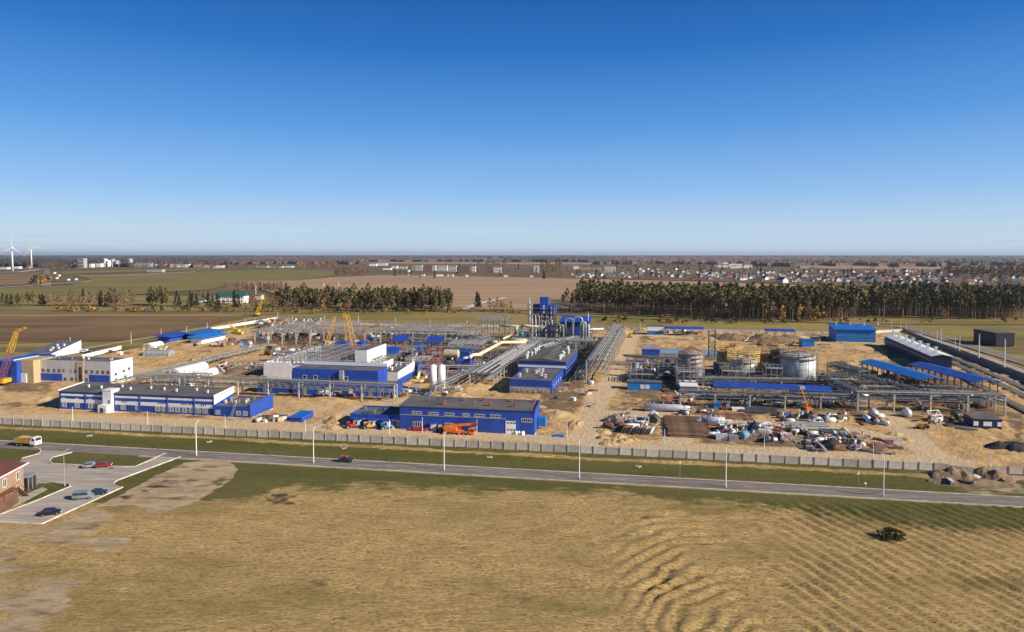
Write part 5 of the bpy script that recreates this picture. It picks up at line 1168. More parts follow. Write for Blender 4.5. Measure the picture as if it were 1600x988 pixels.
# middle clump
merged('pine_clump','dark pines in the depth of the middle clump','pine clump', [(432+k*2+U_(-2,2), 477.5+U_(-2,2.5)) for k in range(52)]+[(543+k*2+U_(-2,2), 481+U_(-2.5,2)) for k in range(78)], None, 70, 1.3, PINE, TRK, 20, 3.6, .2, 'pine')
spl = [(433+k*4.3+U_(-2,2), 481.5+U_(-3,2.5)+(k/60)*2) for k in range(24)]+[(540+k*3.6+U_(-1.5,1.5), 485+U_(-4.5,2.5)) for k in range(46)]
scatter(wides+pines[:2], spl, 'dark pine in the long clump behind the building site, left of centre', 'pines in the middle clump', .72, 1.12)
scatter([autum[0],bares[3]], [(455,481),(458,484),(430,483),(500,484),(504,485),(512,484.5),(535,488),(545,488)], 'brownish thin tree in front of the middle pine clump', 'thin trees at the middle clump', .7, 1.1)
scatter(conif, [(745,481),(748,482)], 'lone dark tree at the end of the pale path in the meadow', 'lone trees by the pale path', .9, 1.0)
scatter(bares+[autum[1]], [(765,484),(771,485),(782,484),(786,484.5),(792,485),(798,484),(777,486)], 'small bare tree in the meadow left of the process tower', 'bare trees left of the tower', .5, .85)
scatter(conif+wides, [(4,476),(11,477),(18,476),(27,477),(35,477),(44,476),(52,476),(62,477),(69,477)], 'dark tree in the row at the far left edge', 'dark trees at the far left', .55, .8)
scatter(bares, [(76,477),(84,478),(92,477),(98,478),(108,477),(113,478),(120,478),(126,477),(133,478),(140,477),(149,479),(190,480),(197,479),(182,480),(176,479),(205,478)], 'brown bare tree in the row behind the ploughed field, left', 'bare trees behind the ploughed field', .65, 1.2)
scatter(conif+wides, [(66,477),(158,478),(165,479),(172,478),(180,477),(155,477),(110,476),(130,475)], 'dark rounded tree among the bare ones behind the ploughed field', 'dark trees behind the ploughed field', .7, 1.15)
scatter(wides, [(233,477),(240,478),(246,477),(253,478),(258,477),(237,476),(250,476)], 'dark bushy tree in the compact group left of the green roofed house', 'tree group left of the green roof', .8, 1.15)
scatter(conif, [(276,479),(280,478),(297,479),(301,480),(307,479),(325,481),(332,482),(340,481),(367,481),(372,481)], 'narrow dark conifer around the green roofed house', 'conifers around the green roof', .65, 1.2)
scatter(autum+bares, [(322,470),(350,482),(356,482),(395,482),(400,481),(390,480),(315,470),(408,482),(416,482),(384,483),(424,482)], 'yellowish tree beside the green roofed house', 'yellow trees by the green roof', .6, 1.05)
scatter(bush, [(U_(90,430), U_(483.5,487)) for _ in range(90)], 'yellow brown bush in the hedge along the ploughed field', 'hedge along the ploughed field', .6, 1.3)
scatter(bush, [(U_(425,840), U_(486,490.5)) for _ in range(55)], 'low bush in the meadow behind the building site', 'bushes in the meadow', .5, 1.1)
scatter(bush, [(U_(880,1600), U_(500,506)) for _ in range(60)], 'low brown bush at the foot of the pine wood', 'bushes at the pine wood', .5, 1.2)
scatter(bush, [(52+U_(0,30), 438+U_(-2,6)) for _ in range(20)], 'ochre bush beside the straight road near the turbines', 'bushes by the straight road', 2.2, 3.5)
# ---- far groves
FARB = []
scatter(bares, [(U_(523,575), U_(428,433.5)) for _ in range(34)], 'bare brown tree in the tall grove between the two fields', 'trees of the tall grove', 1.2, 1.7)
scatter(bares, [(U_(462,525), U_(417,423)) for _ in range(40)], 'bare tree in the long grove behind the green field', 'trees of the long grove', 1.4, 2.3)
scatter(bares, [(350+U_(0,90), U_(453,457)) for _ in range(40)], 'thin bare tree in the row above the green roofed house', 'row above the green roof', .7, .95)
scatter(bares+autum, [(U_(845,880), U_(421,426)) for _ in range(22)], 'yellow brown tree beside the white tower block', 'trees by the white tower block', 1.5, 2.2)
FARB += [(U_(745,790), U_(413,416)) for _ in range(24)]
FARB += [(U_(200,440), U_(418.5,421)) for _ in range(60)]
scatter(bares+conif, [(U_(600,1600), U_(419,437)) for _ in range(150)], 'garden tree between the village houses', 'garden trees in the village', .7, 1.3)
FARB += [(U_(1480,1640), U_(424,437)) for _ in range(110)]
FARB += [(U_(60,120), U_(418,422)) for _ in range(26)]
FARB += [(U_(960,1120), U_(411,424)) for _ in range(60)]
merged('garden_growth','bare bushes and fruit trees filling the gardens between the village houses','garden trees', [(x_+U_(-4,4), y_+U_(-.8,.8)) for x_, y_ in [(lambda q: (q, U_(421,min(434+(q-900)*.028, 446))))(U_(890,1600)) for _ in range(420)]], None, 26, 1.0, BARE_, TRK2, 9, 5.0, .05, 'round')
merged('bare_tree_belt','many far bare brown trees around the village, the old factory and the turbines','trees', FARB, None, 60, 1.5, BARE_, TRK2, 26, 9.0, .12, 'round')
# ---- distant forest as bumpy canopies
FOR1 = field_mat('far_conifer_canopy', ((0.035,0.044,0.030),(0.065,0.060,0.040),(0.15,0.085,0.065)), 0.0025, 0.0009)
FOR2 = field_mat('far_bare_canopy', ((0.20,0.115,0.085),(0.15,0.09,0.068),(0.055,0.055,0.038)), 0.0035, 0.0012)
def canopy_wood(x0, x1, yn, yf, h, m, seed, label):
    rnd = random.Random(seed); nc = int((x1-x0)/1.6)+2; nr = 16; vs = []; fs = []
    for j in range(nr+1):
        y = yn+(yf-yn)*(j/nr)**.8
        for i in range(nc):
            x = x0+(x1-x0)*i/(nc-1); jag = fb(x+seed*9, y*3, .035)*1.2*(yn-yf)/8
            p = G(x, max(yf-.3 if j==nr else 399.6, y+jag*(1-j/nr)))
            vs.append((p.x,p.y, 0 if j == 0 or i in (0,nc-1) else h*rnd.uniform(.62,1.05)*(1.25 if fb(x+seed,j*2,.08)>0 else .9)))
            if j == 0: vs[-1] = (p.x,p.y,-.3)
    first = [(v[0],v[1]+.5,h*rnd.uniform(.6,1)) for v in vs[:nc]]
    vs = vs[:nc]+first+vs[nc:]
    for j in range(nr+1):
        for i in range(nc-1): fs.append((j*nc+i,j*nc+i+1,(j+1)*nc+i+1,(j+1)*nc+i))
    mb = MB(); mb.add(vs, fs); return tag(mb.build('distant_wood', m), label, 'wood', kind='stuff')
canopy_wood(-80, 360, 417.5, 400.2, 19, FOR1, 1, 'dark forest on the horizon behind the wind turbines')
canopy_wood(-80, 760, 403.2, 399.8, 30, FOR1, 2, 'blue forest line along the horizon at the left')
canopy_wood(330, 560, 413, 402.5, 18, FOR2, 3, 'brown wood behind the long grove')
canopy_wood(540, 760, 408.8, 401.5, 18, FOR2, 4, 'brown wood behind the white factory roofs')
canopy_wood(790, 960, 409.5, 401.5, 20, FOR1, 5, 'dark wood on the horizon in the middle')
canopy_wood(700, 1700, 403.4, 399.8, 30, FOR1, 6, 'blue forest line along the horizon at the right')
canopy_wood(930, 1320, 413, 402, 18, FOR2, 7, 'mauve brown wood behind the village')
canopy_wood(1180, 1500, 415.5, 404, 19, FOR2, 8, 'brown wood behind the right part of the village')
canopy_wood(1395, 1700, 415.8, 402, 19, FOR1, 9, 'dark wood on the horizon at the far right')
canopy_wood(1470, 1700, 427, 420.5, 12, FOR2, 10, 'low brown wood right of the village')
# ------------------------------------------------ wind turbines
def turbine(label, bx, by, hy, rpx, angs):
    b_ = G(bx,by); t = thing('wind_turbine', label, 'wind turbine', b_); hh = hgt(bx,by,hy); R_ = rpx*b_.y/F
    mb = MB(); mb.lathe([(3.4,0),(1.6,hh)],0,0,14); mb.build('mast', WPAINT, t, smooth=True)
    mb = MB(); mb.cbox(0,1.5,hh+1.2,3.6,9,3.6); na = mb.build('nacelle', WPAINT, t)
    mb = MB(); mb.blob((0,-4.2,hh+1.2),1.7,2.2,1.7,5,10,0); mb.build('hub', WPAINT, na, smooth=True)
    for a in angs:
        a = rad(a); d = Vector((math.cos(a),0,math.sin(a))); n_ = Vector((-d.z,0,d.x)); c = Vector((0,-4.6,hh+1.2)); mb = MB(); vs = []
        for q, wd in ((.03,1.6),(.18,3.6),(.5,2.5),(1,.7)):
            for sx, sy in ((-.35,-.25),(.65,-.1),(.65,.1),(-.35,.25)): vs.append(c+d*R_*q+n_*wd*1.25*sx+Vector((0,sy*wd*.9,0)))
        mb.add(vs,[(i*4+k,i*4+(k+1)%4,(i+1)*4+(k+1)%4,(i+1)*4+k) for i in range(3) for k in range(4)]+[(3,2,1,0),(12,13,14,15)]); mb.build('blade', WPAINT, t)
turbine('left and nearer one of the two white wind turbines, one blade straight up', 20, 424, 387.5, 19.5, (91,207,330))
turbine('right and farther one of the two white wind turbines', 49.5, 418.5, 387, 17, (112,357,233))
# ------------------------------------------------ town and village
ROOFC = [mat('grey_slate_roof',(0.16,0.15,0.15),0.8,randobj=.2), mat('brown_tile_roof',(0.17,0.075,0.05),0.8,randobj=.2), mat('red_sheet_roof',(0.30,0.055,0.04),0.7,randobj=.15), mat('pale_asbestos_roof',(0.36,0.35,0.34),0.8,randobj=.15), mat('blue_sheet_roof',(0.06,0.10,0.20),0.6)]
WALLC = [mat('white_plaster',(0.72,0.70,0.66),0.8,randobj=.12), mat('cream_plaster',(0.56,0.46,0.30),0.8,randobj=.15), mat('red_brick_wall',(0.30,0.15,0.11),0.85,randobj=.15), mat('grey_block_wall',(0.38,0.37,0.36),0.85,randobj=.15)]
WN = ['white','cream','brick','grey']; RN = ['grey','brown','red','pale','blue']
HP = {}
def house_at(x, y, wi, ri, k, zone):
    key = (wi, ri); lab = f'small {WN[wi]} gabled house with {RN[ri]} roof {zone}'
    if key not in HP:
        t = thing('house', lab, 'house'); mb = MB(); mb.box(-5,5,-4,4,0,3.6); mb.add([(-5,-4,3.6),(-5,4,3.6),(-5,0,6.6),(5,-4,3.6),(5,4,3.6),(5,0,6.6)],[(0,2,1),(3,4,5)]); mb.build('wall', WALLC[wi], t)
        mb = MB(); mb.xprism([(-4.7,3.3),(0,6.75),(4.7,3.3),(4.7,3.6),(0,7.1),(-4.7,3.6)],-5.5,5.5); mb.build('roof', ROOFC[ri], t)
        mb = MB(); mb.box(-1.2,1.2,-4.06,-4,1,2.4); mb.build('window', GLASS, t)
        HP[key] = t; t.location = G(x,y); t.rotation_euler.z = U_(-.5,.5)+random.choice([0,1.57]); t.scale=(k,k,k)
    else: t = copy_tree(HP[key], G(x,y), U_(-.5,.5)+random.choice([0,1.57,1.57]), lab, scale=k)
    t['group'] = lab.replace('small ', '').replace('gabled house', 'houses')
def zone(x): return 'right of the white tower block' if x < 1060 else 'in the middle of the village' if x < 1230 else 'in the right part of the village'
# back, middle and near rows over the whole village: staggered streets
VILL = []
for (x0,x1,ya,yb,n_) in ((975,1110,422,434,62),(1100,1240,426,438,66),(1230,1370,423,441,76),(1360,1480,424,446,62),(1480,1600,434,446,16),(890,980,428,434.5,14)):
    VILL += [(U_(x0,x1), U_(ya,yb)) for _ in range(n_)]
VILL.sort(key=lambda q: q[1])
for x, y in VILL:
    y = min(y, lerp([(880,434.5),(960,435.5),(1100,438),(1200,441),(1300,445),(1480,453)], x)-.8)
    house_at(x, y, random.choices((0,1,2,3),(9,2,2,2))[0], random.choices((0,1,2,3,4),(5,3,1.2,3,.8))[0], U_(.95,1.5), zone(x))
house_at(1187,440,1,1,1.5,zone(1187)); house_at(1223,442,0,0,1.8,zone(1223)); house_at(919,434,0,3,1.6,zone(919)); house_at(904,434,0,1,1.5,zone(904))
def block(name, label, x0, x1, yb, yt, D, wi, ri, cat='building', storeys=5, flat=True, name2=None):
    s = Site((x0,yb), x1, rz=rad(-3)); t = thing(name, label, cat, s.loc(), s.rz); h = s.fz(x0,yt); W = s.w
    wm = WALLC[wi] if isinstance(wi,int) else wi; rm = ROOFC[ri] if isinstance(ri,int) else ri
    mb = MB(); mb.box(0,W,0,D,0,h); mb.build('wall', wm, t)
    mb = MB()
    if flat: mb.box(-.3,W+.3,-.3,D+.3,h,h+.7)
    else: mb.xprism([(-1,h),(D/2,h+h*.25),(D+1,h)],-1,W+1)
    mb.build('roof', rm, t)
    if storeys:
        mb = MB(); nw = max(3,int(W/4))
        for k in range(storeys):
            z_ = h*(k+.35)/storeys; mb = MB()
            mb.box(1,W-1,-.25,0,z_,z_+h*.38/storeys); mb.build('window_strip', GLASS, t)
    return t
for i, (x0,x1,yb,yt,ri,wi) in enumerate(((642,648,423.5,415,2,4),(648.5,661,423.5,414.5,2,0),(664,675,423.5,415,2,2),(675.5,682,423.5,415,2,0),(684,700,424,415,2,0),(702,714,424.5,415.5,4,0),(717,735,425,417.5,1,2),(737,743.5,425.5,416,4,0),(759,771,426,417.5,2,2),(772,783,426.5,417.5,2,0))):
    block('apartment_block', ['narrow leftmost block of the red roofed row','white block, second in the red roofed row','brick block with red roof, third in the row','white block, fourth in the red roofed row','widest white block with red roof in the row','pale block with blue roof right of the widest white one','long low brick block with brown roof in the row','white block alone between two fields of trees','brick half of the rightmost red roofed block','white half of the rightmost red roofed block'][i], x0,x1,yb,yt,16,min(wi,3),ri, storeys=4)
block('apartment_block','white tower block standing alone beside yellow trees', 834,842,426.5,415.5,14,0,3,storeys=7)
block('apartment_block','large white and blue grey block at the left end of the village', 945,960.5,426.5,416.5,16,0,3,storeys=6)
block('apartment_block','cream long house behind the alone standing tower block', 905,938,421.5,417.5,12,1,1,storeys=2)
block('church','white church like building with pointed roof left of the village', 896,904,421,416,20,0,0,storeys=0,flat=False,cat='church')
for i, (x0,x1,yb,yt,wi) in enumerate(((1091,1107,412.5,409,0),(1110,1135,413,410.5,0),(1117,1139,418,414.5,0),(1139,1158,415.5,412.5,0),(1140,1150,419.5,416.5,0),(1150,1165,419,415.5,0),(1163,1172,419,414,0),(1250,1262,419.5,416,4))):
    block('factory_hall', f'{["narrow far","wide far","long front","grey roofed middle","small cubic front","bright white front","tall right hand","blue roofed lone"][i]} hall of the white factory behind the village', x0,x1,yb,yt,30,min(wi,3),3 if wi!=4 else 4, storeys=0, flat=True)
for i, (x0,x1,yb,yt,wi,ri) in enumerate(((577,590,416,412.5,0,3),(590,606,415.5,411.5,0,3),(612,622,420,416,0,3),(624,636,420.5,416.5,1,1),(598,612,422,419.5,0,3),(637,641,425.5,422,0,3),(400,420,418.5,415.5,3,4),(420,444,419,416,3,4),(446,460,418.5,416,0,3))):
    block('warehouse', f'{["small white","bright white","square white","cream","low white","tiny white","left blue roofed","right blue roofed","narrow white"][i]} warehouse beyond the green field, {"before" if x0<470 else "right of"} the tall grove', x0,x1,yb,yt,25,wi,ri, storeys=0)
for i, (x0,x1) in enumerate(((638,644),(658,664),(681,692),(699,709),(727,735),(787,793),(828,833))):
    block('garage_row', ['first','second','third','fourth','fifth','sixth','last'][i]+' low white shed from the left at the top edge of the stubble field', x0,x1,431+i*.4,428.6+i*.35,12,0,3,storeys=0)
# old factory at the left
block('factory_tower','tall concrete factory tower with slanting conveyor left on the horizon', 122,137,418.5,404,24,3,3,storeys=3)
t_ = thing('conveyor', 'slanting conveyor gallery climbing to the concrete factory tower', 'conveyor', G(101,417)); o_ = G(101,417); e_ = G(123,418.5); mb = MB(); hh_ = hgt(123,418.5,406); mb.bar((0,0,6),(e_.x-o_.x,e_.y-o_.y,hh_),4.5); mb.build('gallery', WALLC[3], t_); mb = MB(); [mb.bar(((e_.x-o_.x)*q,(e_.y-o_.y)*q,0),((e_.x-o_.x)*q,(e_.y-o_.y)*q,6+(hh_-8)*q),1.2) for q in (.1,.4,.7)]; mb.build('support', WALLC[3], t_)
for i, (x0,x1,yb,yt,wi) in enumerate(((163.5,168,417,404.5,0),(168.5,173,417,407,0),(174,181,417.5,405,3),(181.5,185,417.5,407.5,3),(200,208.5,416.5,404.5,3),(150,163,417.5,412,0),(186,200,416.5,410,3),(209,240,417.8,411.5,3),(242,262,418,413,0),(265,300,418,412.8,0),(303,330,418.5,414,1),(139,149,418,412.5,0),(333,352,419,415,0))):
    block('factory_building', ['slim white silo block','second white silo block','dark silo block','low grey silo block','tall grey mill block','low white hall','grey hall between the mills','long grey hall','small white hall','long white hall','cream hall','narrow white hall beside the concrete tower','last white hall'][i]+' of the old factory left on the horizon', x0,x1,yb,yt,25,wi,3,storeys=2 if yb-yt>7 else 0)
block('greenhouse','long blue grey greenhouse in the green field below the old factory', 229,258,425.5,421,20,3,4,storeys=0)
block('turbine_substation','dark mauve substation at the foot of the right wind turbine', 41,52,420.5,416,14,2,0,storeys=0)
for i,(x0,x1,yb) in enumerate(((0,18,421),(22,36,420),(37,41,415.5))): block('farm_shed', ['long white','short white','tiny white'][i]+' farm shed beside the wind turbines', x0,x1,yb,yb-3.2,20,0,3,storeys=0)
for i,(x,y) in enumerate(((106,438.5),(118,438),(85,428),(92,432),(88,436))): block('roadside_hut', ['near left white','near right white','far white','middle pale','low pale'][i]+' hut beside the straight road', x,x+4,y,y-2.2,8,0,3,storeys=0)
tag(block('cottage','small white cottage right of the green roofed house', 398,411,468.5,461,9,1,0,'house',0,False),None); block('cottage','low white outbuilding left of the green roofed house', 310,324,472.5,468.5,8,0,4,'house',0,False)
for i,(x,yb,yt) in enumerate(((506,452,442),(529.5,460,440),(400,458,446),(229,395,391))):
    if yb < 399: continue
    t_ = thing('telecom_mast', ['slim white mast left of the tall grove','tall white mast above the middle pine clump','slim pale mast above the green roofed house'][i], 'mast', G(x,yb+10)); mb = MB(); mb.tube([(0,0,0),(0,0,hgt(x,yb+10,yt))],.5,6,.3); mb.build('pole', WPAINT, t_)
# ------------------------------------------------ cranes
def lat_boom(mb, a, b, w0, w1, n=None, chord=.14, lace=.08):
    a, b = Vector(a), Vector(b); d = b-a; L_ = d.length; d.normalize(); x = d.cross(Vector((0,1,0))).normalized() if abs(d.y)<.9 else Vector((1,0,0)); y = d.cross(x).normalized()
    n = n or max(4,int(L_/1.6)); C_ = ((-1,-1),(1,-1),(1,1),(-1,1))
    P = [[a+d*L_*k/n+(x*s_[0]+y*s_[1])*(w0+(w1-w0)*k/n)/2 for s_ in C_] for k in range(n+1)]
    for i in range(4): mb.bar(P[0][i],P[n][i],chord)
    for k in range(n):
        for i in range(4): mb.bar(P[k][i],P[k+1][(i+1)%4] if (k+i)%2 else P[k+1][i-1],lace)
def crawler_crane(label, base, tip, jib=None, m1=YELLOW, m2=None, w=1.6, bodym=None, tipoff=0.0, split=.5):
    b_ = G(*base); t = thing('crawler_crane', label, 'crane', b_)
    T_ = Vector(((ray(*tip).x/ray(*tip).y)*(b_.y+tipoff)-b_.x, tipoff, hgt2(tip, b_.y+tipoff)))
    for s_ in (-1.7,1.7): mb = MB(); mb.yprism([(s_-.45,0),(s_+.45,0),(s_+.45,1.1),(s_-.45,1.1)],-2.8,2.8); mb.build('track', DARK, t)
    mb = MB(); mb.box(-1.6,1.6,-2.2,3.2,1.2,3.0); mb.box(-1.5,1.5,2.2,3.6,1.3,2.6); mb.build('body', bodym or m1, t)
    mb = MB(); mb.box(-2.2,-1.0,-2.6,-1.0,1.4,3.4); mb.build('cab', GLASS if bodym is None else bodym, t)
    A_ = Vector((0,-1.8,2.2)); M_ = A_+(T_-A_)*split
    mb = MB(); lat_boom(mb, A_, M_, w, w); mb.build('boom', m2 or m1, t); mb = MB(); lat_boom(mb, M_, T_, w, w*.6); mb.build('boom', m1, t)
    if jib:
        J_ = Vector(((ray(*jib).x/ray(*jib).y)*(b_.y+tipoff)-b_.x, tipoff, hgt2(jib, b_.y+tipoff))); mb = MB(); lat_boom(mb, T_, J_, w*.6, w*.3); mb.build('jib', m1, t)
    mb = MB(); mb.bar((0,3,3),T_,.07); mb.bar((0.4,3,3),T_,.07); mb.build('stay_rope', DARK, t)
    return t
def hgt2(px, Y): r = ray(*px); return H + r.z/r.y*Y
crawler_crane('tall lattice crane with red lower and yellow upper boom at the left edge', (6,602), (26,518), (41,512), YELLOW, PRIMER, 1.9, split=.58)
crawler_crane('single slim yellow crane boom left of the twin lattice cranes', (512,541), (524,495), None, YELLOW, None, 1.6)
crawler_crane('left one of the twin yellow lattice cranes behind the white stair block', (547,548), (538,490), None, YELLOW, None, 2.0, PRIMER)
crawler_crane('right one of the twin yellow lattice cranes with a red body', (556,549), (543,492), None, YELLOW, None, 2.2, RED)
crawler_crane('small yellow crane far behind the back fence beside the trees', (402,494), (409,471), None, YELLOW, None, 2.2)
def wheel(mb, x, y, r, w): mb.yprism([(x+r*math.cos(q), r+r*math.sin(q)) for q in [math.pi*2*i/12 for i in range(12)]], y-w/2, y+w/2)
def wheels(t, xs, y, r, w, name='wheel'):
    for x_ in xs:
        for s_ in (-1,1):
            mb = MB(); wheel(mb, x_, s_*y, r, w); wo = mb.build(name, DARK, t); mb = MB(); mb.yprism([(x_+r*.5*math.cos(q), r+r*.5*math.sin(q)) for q in [math.pi*2*i/8 for i in range(8)]], s_*y-w*.55, s_*y+w*.55); mb.build('rim', STEEL, wo)
# orange truck crane
o_ = G(717,679.5); t = thing('truck_crane', 'orange four-axle truck crane parked in front of the blue workshop, boom lying forward', 'crane', o_, ROT)
mb = MB(); mb.box(-5.0,5.0,-1.2,1.2,.9,1.5); mb.build('chassis', ORANGE, t)
mb = MB(); mb.box(3.6,5.4,-1.25,1.25,.7,2.5); cb = mb.build('cab', ORANGE, t); mb = MB(); mb.box(4.0,5.45,-1.28,1.28,1.6,2.3); mb.build('windscreen', GLASS, cb)
mb = MB(); mb.box(-4.8,-.5,-1.3,1.3,1.5,2.8); mb.box(-1.5,.6,.3,1.3,1.5,3.1); mb.build('turntable', ORANGE, t)
mb = MB(); mb.bar((-3.6,0,2.9),(5.2,0,3.9),.75,.7); bm_ = mb.build('boom', ORANGE, t); mb = MB(); mb.bar((4.6,0,3.85),(6.3,0,4.0),.9,.9); mb.build('boom_head', PRIMER, bm_)
wheels(t, (-4.0,-2.6,2.0,3.4), 1.1, .6, .5)
mb = MB(); [mb.bar((x_,s_*1.2,.9),(x_,s_*2.1,.2),.3) for x_ in (-4.9,.4) for s_ in (-1,1)]; mb.build('outrigger', ORANGE, t)
# telescopic crane with dark tipped boom at the back left
t = thing('truck_crane', 'yellow mobile crane with a slanting boom beside the low blue sheds', 'crane', G(371,523), rad(-20)); b_ = G(371,523)
mb = MB(); mb.box(-5,5,-1.3,1.3,.8,2.2); mb.build('chassis', mat('lime_yellow',(0.55,0.50,0.05),0.5), t); mb = MB(); mb.box(-1.8,1.8,-1.3,1.3,2.2,4.2); mb.build('turntable', YELLOW, t)
T_ = Vector(((ray(342,496).x/ray(342,496).y)*b_.y-b_.x,0,hgt2((342,496),b_.y))); T_.rotate(Matrix.Rotation(rad(20),3,'Z')); M_ = T_*.5+Vector((0,0,1.6))
mb = MB(); mb.bar((0,0,3.4),M_,1.0); mb.build('boom', YELLOW, t); mb = MB(); mb.bar(M_,T_,.7); mb.build('boom', RUST, t); wheels(t,(-3.6,-2,2,3.6),1.2,.6,.5)
t = thing('boom_lift', 'orange boom lift raised in front of the biggest silver tank', 'lift', G(1262,643)); q_ = G(1262,643)
mb = MB(); mb.box(-1.2,1.2,-2,2,.4,1.6); mb.build('body', ORANGE, t); T_ = Vector((-2.6,0,hgt2((1255,608),q_.y))); mb = MB(); mb.bar((0,0,1.4),T_,.45); mb.build('boom', ORANGE, t); mb = MB(); mb.box(T_.x-1,T_.x+1,-1,1,T_.z,T_.z+1.1); mb.build('basket', GREYP, t); wheels(t,(-.9,.9),1.6,.4,.4)
# ------------------------------------------------ vehicles
def car(label, p, rz, paint, kind='saloon', cat='car', name='parked_car', load=None):
    t = thing(name, label, cat, G(*p)+Vector((0,0,.12)), rz)
    if kind == 'van': pr = [(-2.2,.35),(2.25,.35),(2.3,.9),(1.7,1.15),(1.15,1.85),(-2.1,1.9),(-2.25,1.0)]; gl = [(-2.0,1.15),(1.4,1.15),(1.05,1.7),(-2.0,1.74)]; W_ = .9
    elif kind == 'hatch': pr = [(-2.0,.3),(2.1,.3),(2.15,.75),(1.2,.95),(.5,1.45),(-1.2,1.48),(-1.95,1.0)]; gl = [(-1.6,.98),(.95,.98),(.42,1.37),(-1.15,1.39)]; W_ = .85
    else: pr = [(-2.25,.3),(2.2,.3),(2.25,.72),(1.15,.92),(.5,1.40),(-.9,1.42),(-1.6,.98),(-2.25,.9)]; gl = [(-1.35,.97),(.95,.97),(.42,1.33),(-.85,1.34)]; W_ = .86
    mb = MB(); mb.yprism(pr,-W_,W_); bo = mb.build('body', paint, t)
    bv = bo.modifiers.new('b','BEVEL'); bv.width = .09; bv.segments = 2
    mb = MB(); mb.yprism(gl,-W_-.012,W_+.012); mb.build('side_window', GLASS, t)
    top = gl[2]; c0 = gl[1]; nx = .06
    mb = MB(); mb.add([(c0[0]+nx,-W_+.12,c0[1]),(c0[0]+nx,W_-.12,c0[1]),(top[0]+nx,W_-.16,top[1]),(top[0]+nx,-W_+.16,top[1])],[(0,1,2,3)]); mb.build('windscreen', GLASS, t)
    c0 = gl[0]; top = gl[3]; mb = MB(); mb.add([(c0[0]-.12,-W_+.12,c0[1]),(c0[0]-.12,W_-.12,c0[1]),(top[0]-.12,W_-.16,top[1]),(top[0]-.12,-W_+.16,top[1])],[(3,2,1,0)]); mb.build('rear_window', GLASS, t)
    wheels(t,(-1.4,1.4),W_-.08,.32,.2)
    for s_ in (-1,1): mb = MB(); mb.cbox(2.2,s_*.62,.68,.12,.34,.16); mb.build('headlight', WPAINT, t); mb = MB(); mb.cbox(-2.2,s_*.62,.8,.1,.3,.16); mb.build('tail_light', RED, t)
    if load: mb = MB(); mb.box(-1.6,.6,-.7,.7,1.48,1.62); [mb.box(q,q+.3,-.6,.6,1.62,1.9) for q in (-1.4,-.7,0)]; mb.build('roof_load', load, t)
    return t
BLK = mat('black_car_paint',(0.012,0.014,0.022),0.18,var=.1,spec=.7); NAVY = mat('navy_car_paint',(0.015,0.03,0.06),0.2,spec=.7); SILC = mat('silver_blue_paint',(0.26,0.30,0.33),0.25,.3,spec=.6); REDC = mat('dark_red_car_paint',(0.22,0.02,0.025),0.25,spec=.6); PALE = mat('pale_blue_car_paint',(0.28,0.33,0.36),0.25,.2,spec=.6)
car('dark saloon with a red load on its roof driving on the road', (541,722.5), ROT, NAVY, 'saloon', 'car', 'driving_car', PRIMER)
car('pale blue hatchback parked at the white kerb beside the dark red car', (142,731), rad(20), PALE, 'hatch')
car('dark red car parked at the white kerb of the grass island', (161,730.5), rad(20), REDC, 'hatch')
car('silver blue van parked behind the dark saloon on the car park', (130,780), rad(15), SILC, 'van')
car('dark blue saloon parked right of the silver van', (153,773.5), rad(18), NAVY, 'saloon')
car('lone black hatchback parked nearest to the camera', (79,805), rad(22), BLK, 'hatch')
for i,(x,y,pm_,k_,r_) in enumerate(((133,551,WPAINT,'van',0),(139,552,NAVY,'saloon',0),(145,551.5,BLK,'saloon',1),(163,552,WPAINT,'van',.4),(168,549,BLK,'hatch',0),(172,551,REDC,'hatch',1.2),(101,595,WPAINT,'saloon',0),(84,596,WPAINT,'saloon',.2),(106,596,BLK,'saloon',0),(94,596,PALE,'hatch',0))):
    car(['white van at the wall beside the grey roofed hall','navy saloon next to the white van at the wall','black saloon at the low white wall','white van right of the low white wall','black hatchback behind the low white wall','red hatchback behind the low white wall','white saloon before the cream office entrance','left white saloon before the cream office','black saloon before the cream office','pale hatchback before the cream office'][i], (x,y), r_, pm_, k_)
# tipper truck
def truck(label, p, rz, bodym, cabm, L_=7.6, name='dump_truck', cat='truck', load=None):
    t = thing(name, label, cat, G(*p)+Vector((0,0,.12)), rz); h = L_/2
    mb = MB(); mb.box(-h,h-.5,-.6,.6,.75,1.05); mb.build('chassis', DARK, t)
    mb = MB(); mb.yprism([(h-2.0,.6),(h,.6),(h,1.9),(h-.25,2.9),(h-2.0,2.9)],-1.2,1.2); cb = mb.build('cab', cabm, t)
    mb = MB(); mb.yprism([(h-1.3,1.85),(h-.35,1.85),(h-.5,2.6),(h-1.3,2.6)],-1.22,1.22); mb.build('side_window', GLASS, cb)
    mb = MB(); mb.add([(h+.02,-1.05,1.85),(h+.02,1.05,1.85),(h-.2,1.0,2.75),(h-.2,-1.0,2.75)],[(0,1,2,3)]); mb.build('windscreen', GLASS, cb)
    mb = MB(); mb.yprism([(-h,1.1),(h-2.3,1.1),(h-2.3,2.9),(h-1.4,3.05),(h-1.4,2.95),(h-2.4,2.75),(-h-.2,2.5)],-1.25,1.25); bd = mb.build('tipper_body', bodym, t)
    mb = MB(); mb.blob(((-h+h-2.3)/2-.2,0,2.55),2.3,1.1,.6,4,10,.15,3); mb.build('load', load or SANDM, bd)
    wheels(t,(-h+1.0,-h+2.3,h-1.2),1.05,.52,.45); return t
SANDM = mat('heaped_sand', (0.50,0.34,0.17), 0.95, var=.2, scale=.5, c2=(0.36,0.235,0.12), bump=.15)
truck('yellow dump truck with a white cab driving on the road at the left edge', (44,697.2), ROT, mat('ochre_paint',(0.50,0.29,0.05),.6,var=.15), WPAINT)
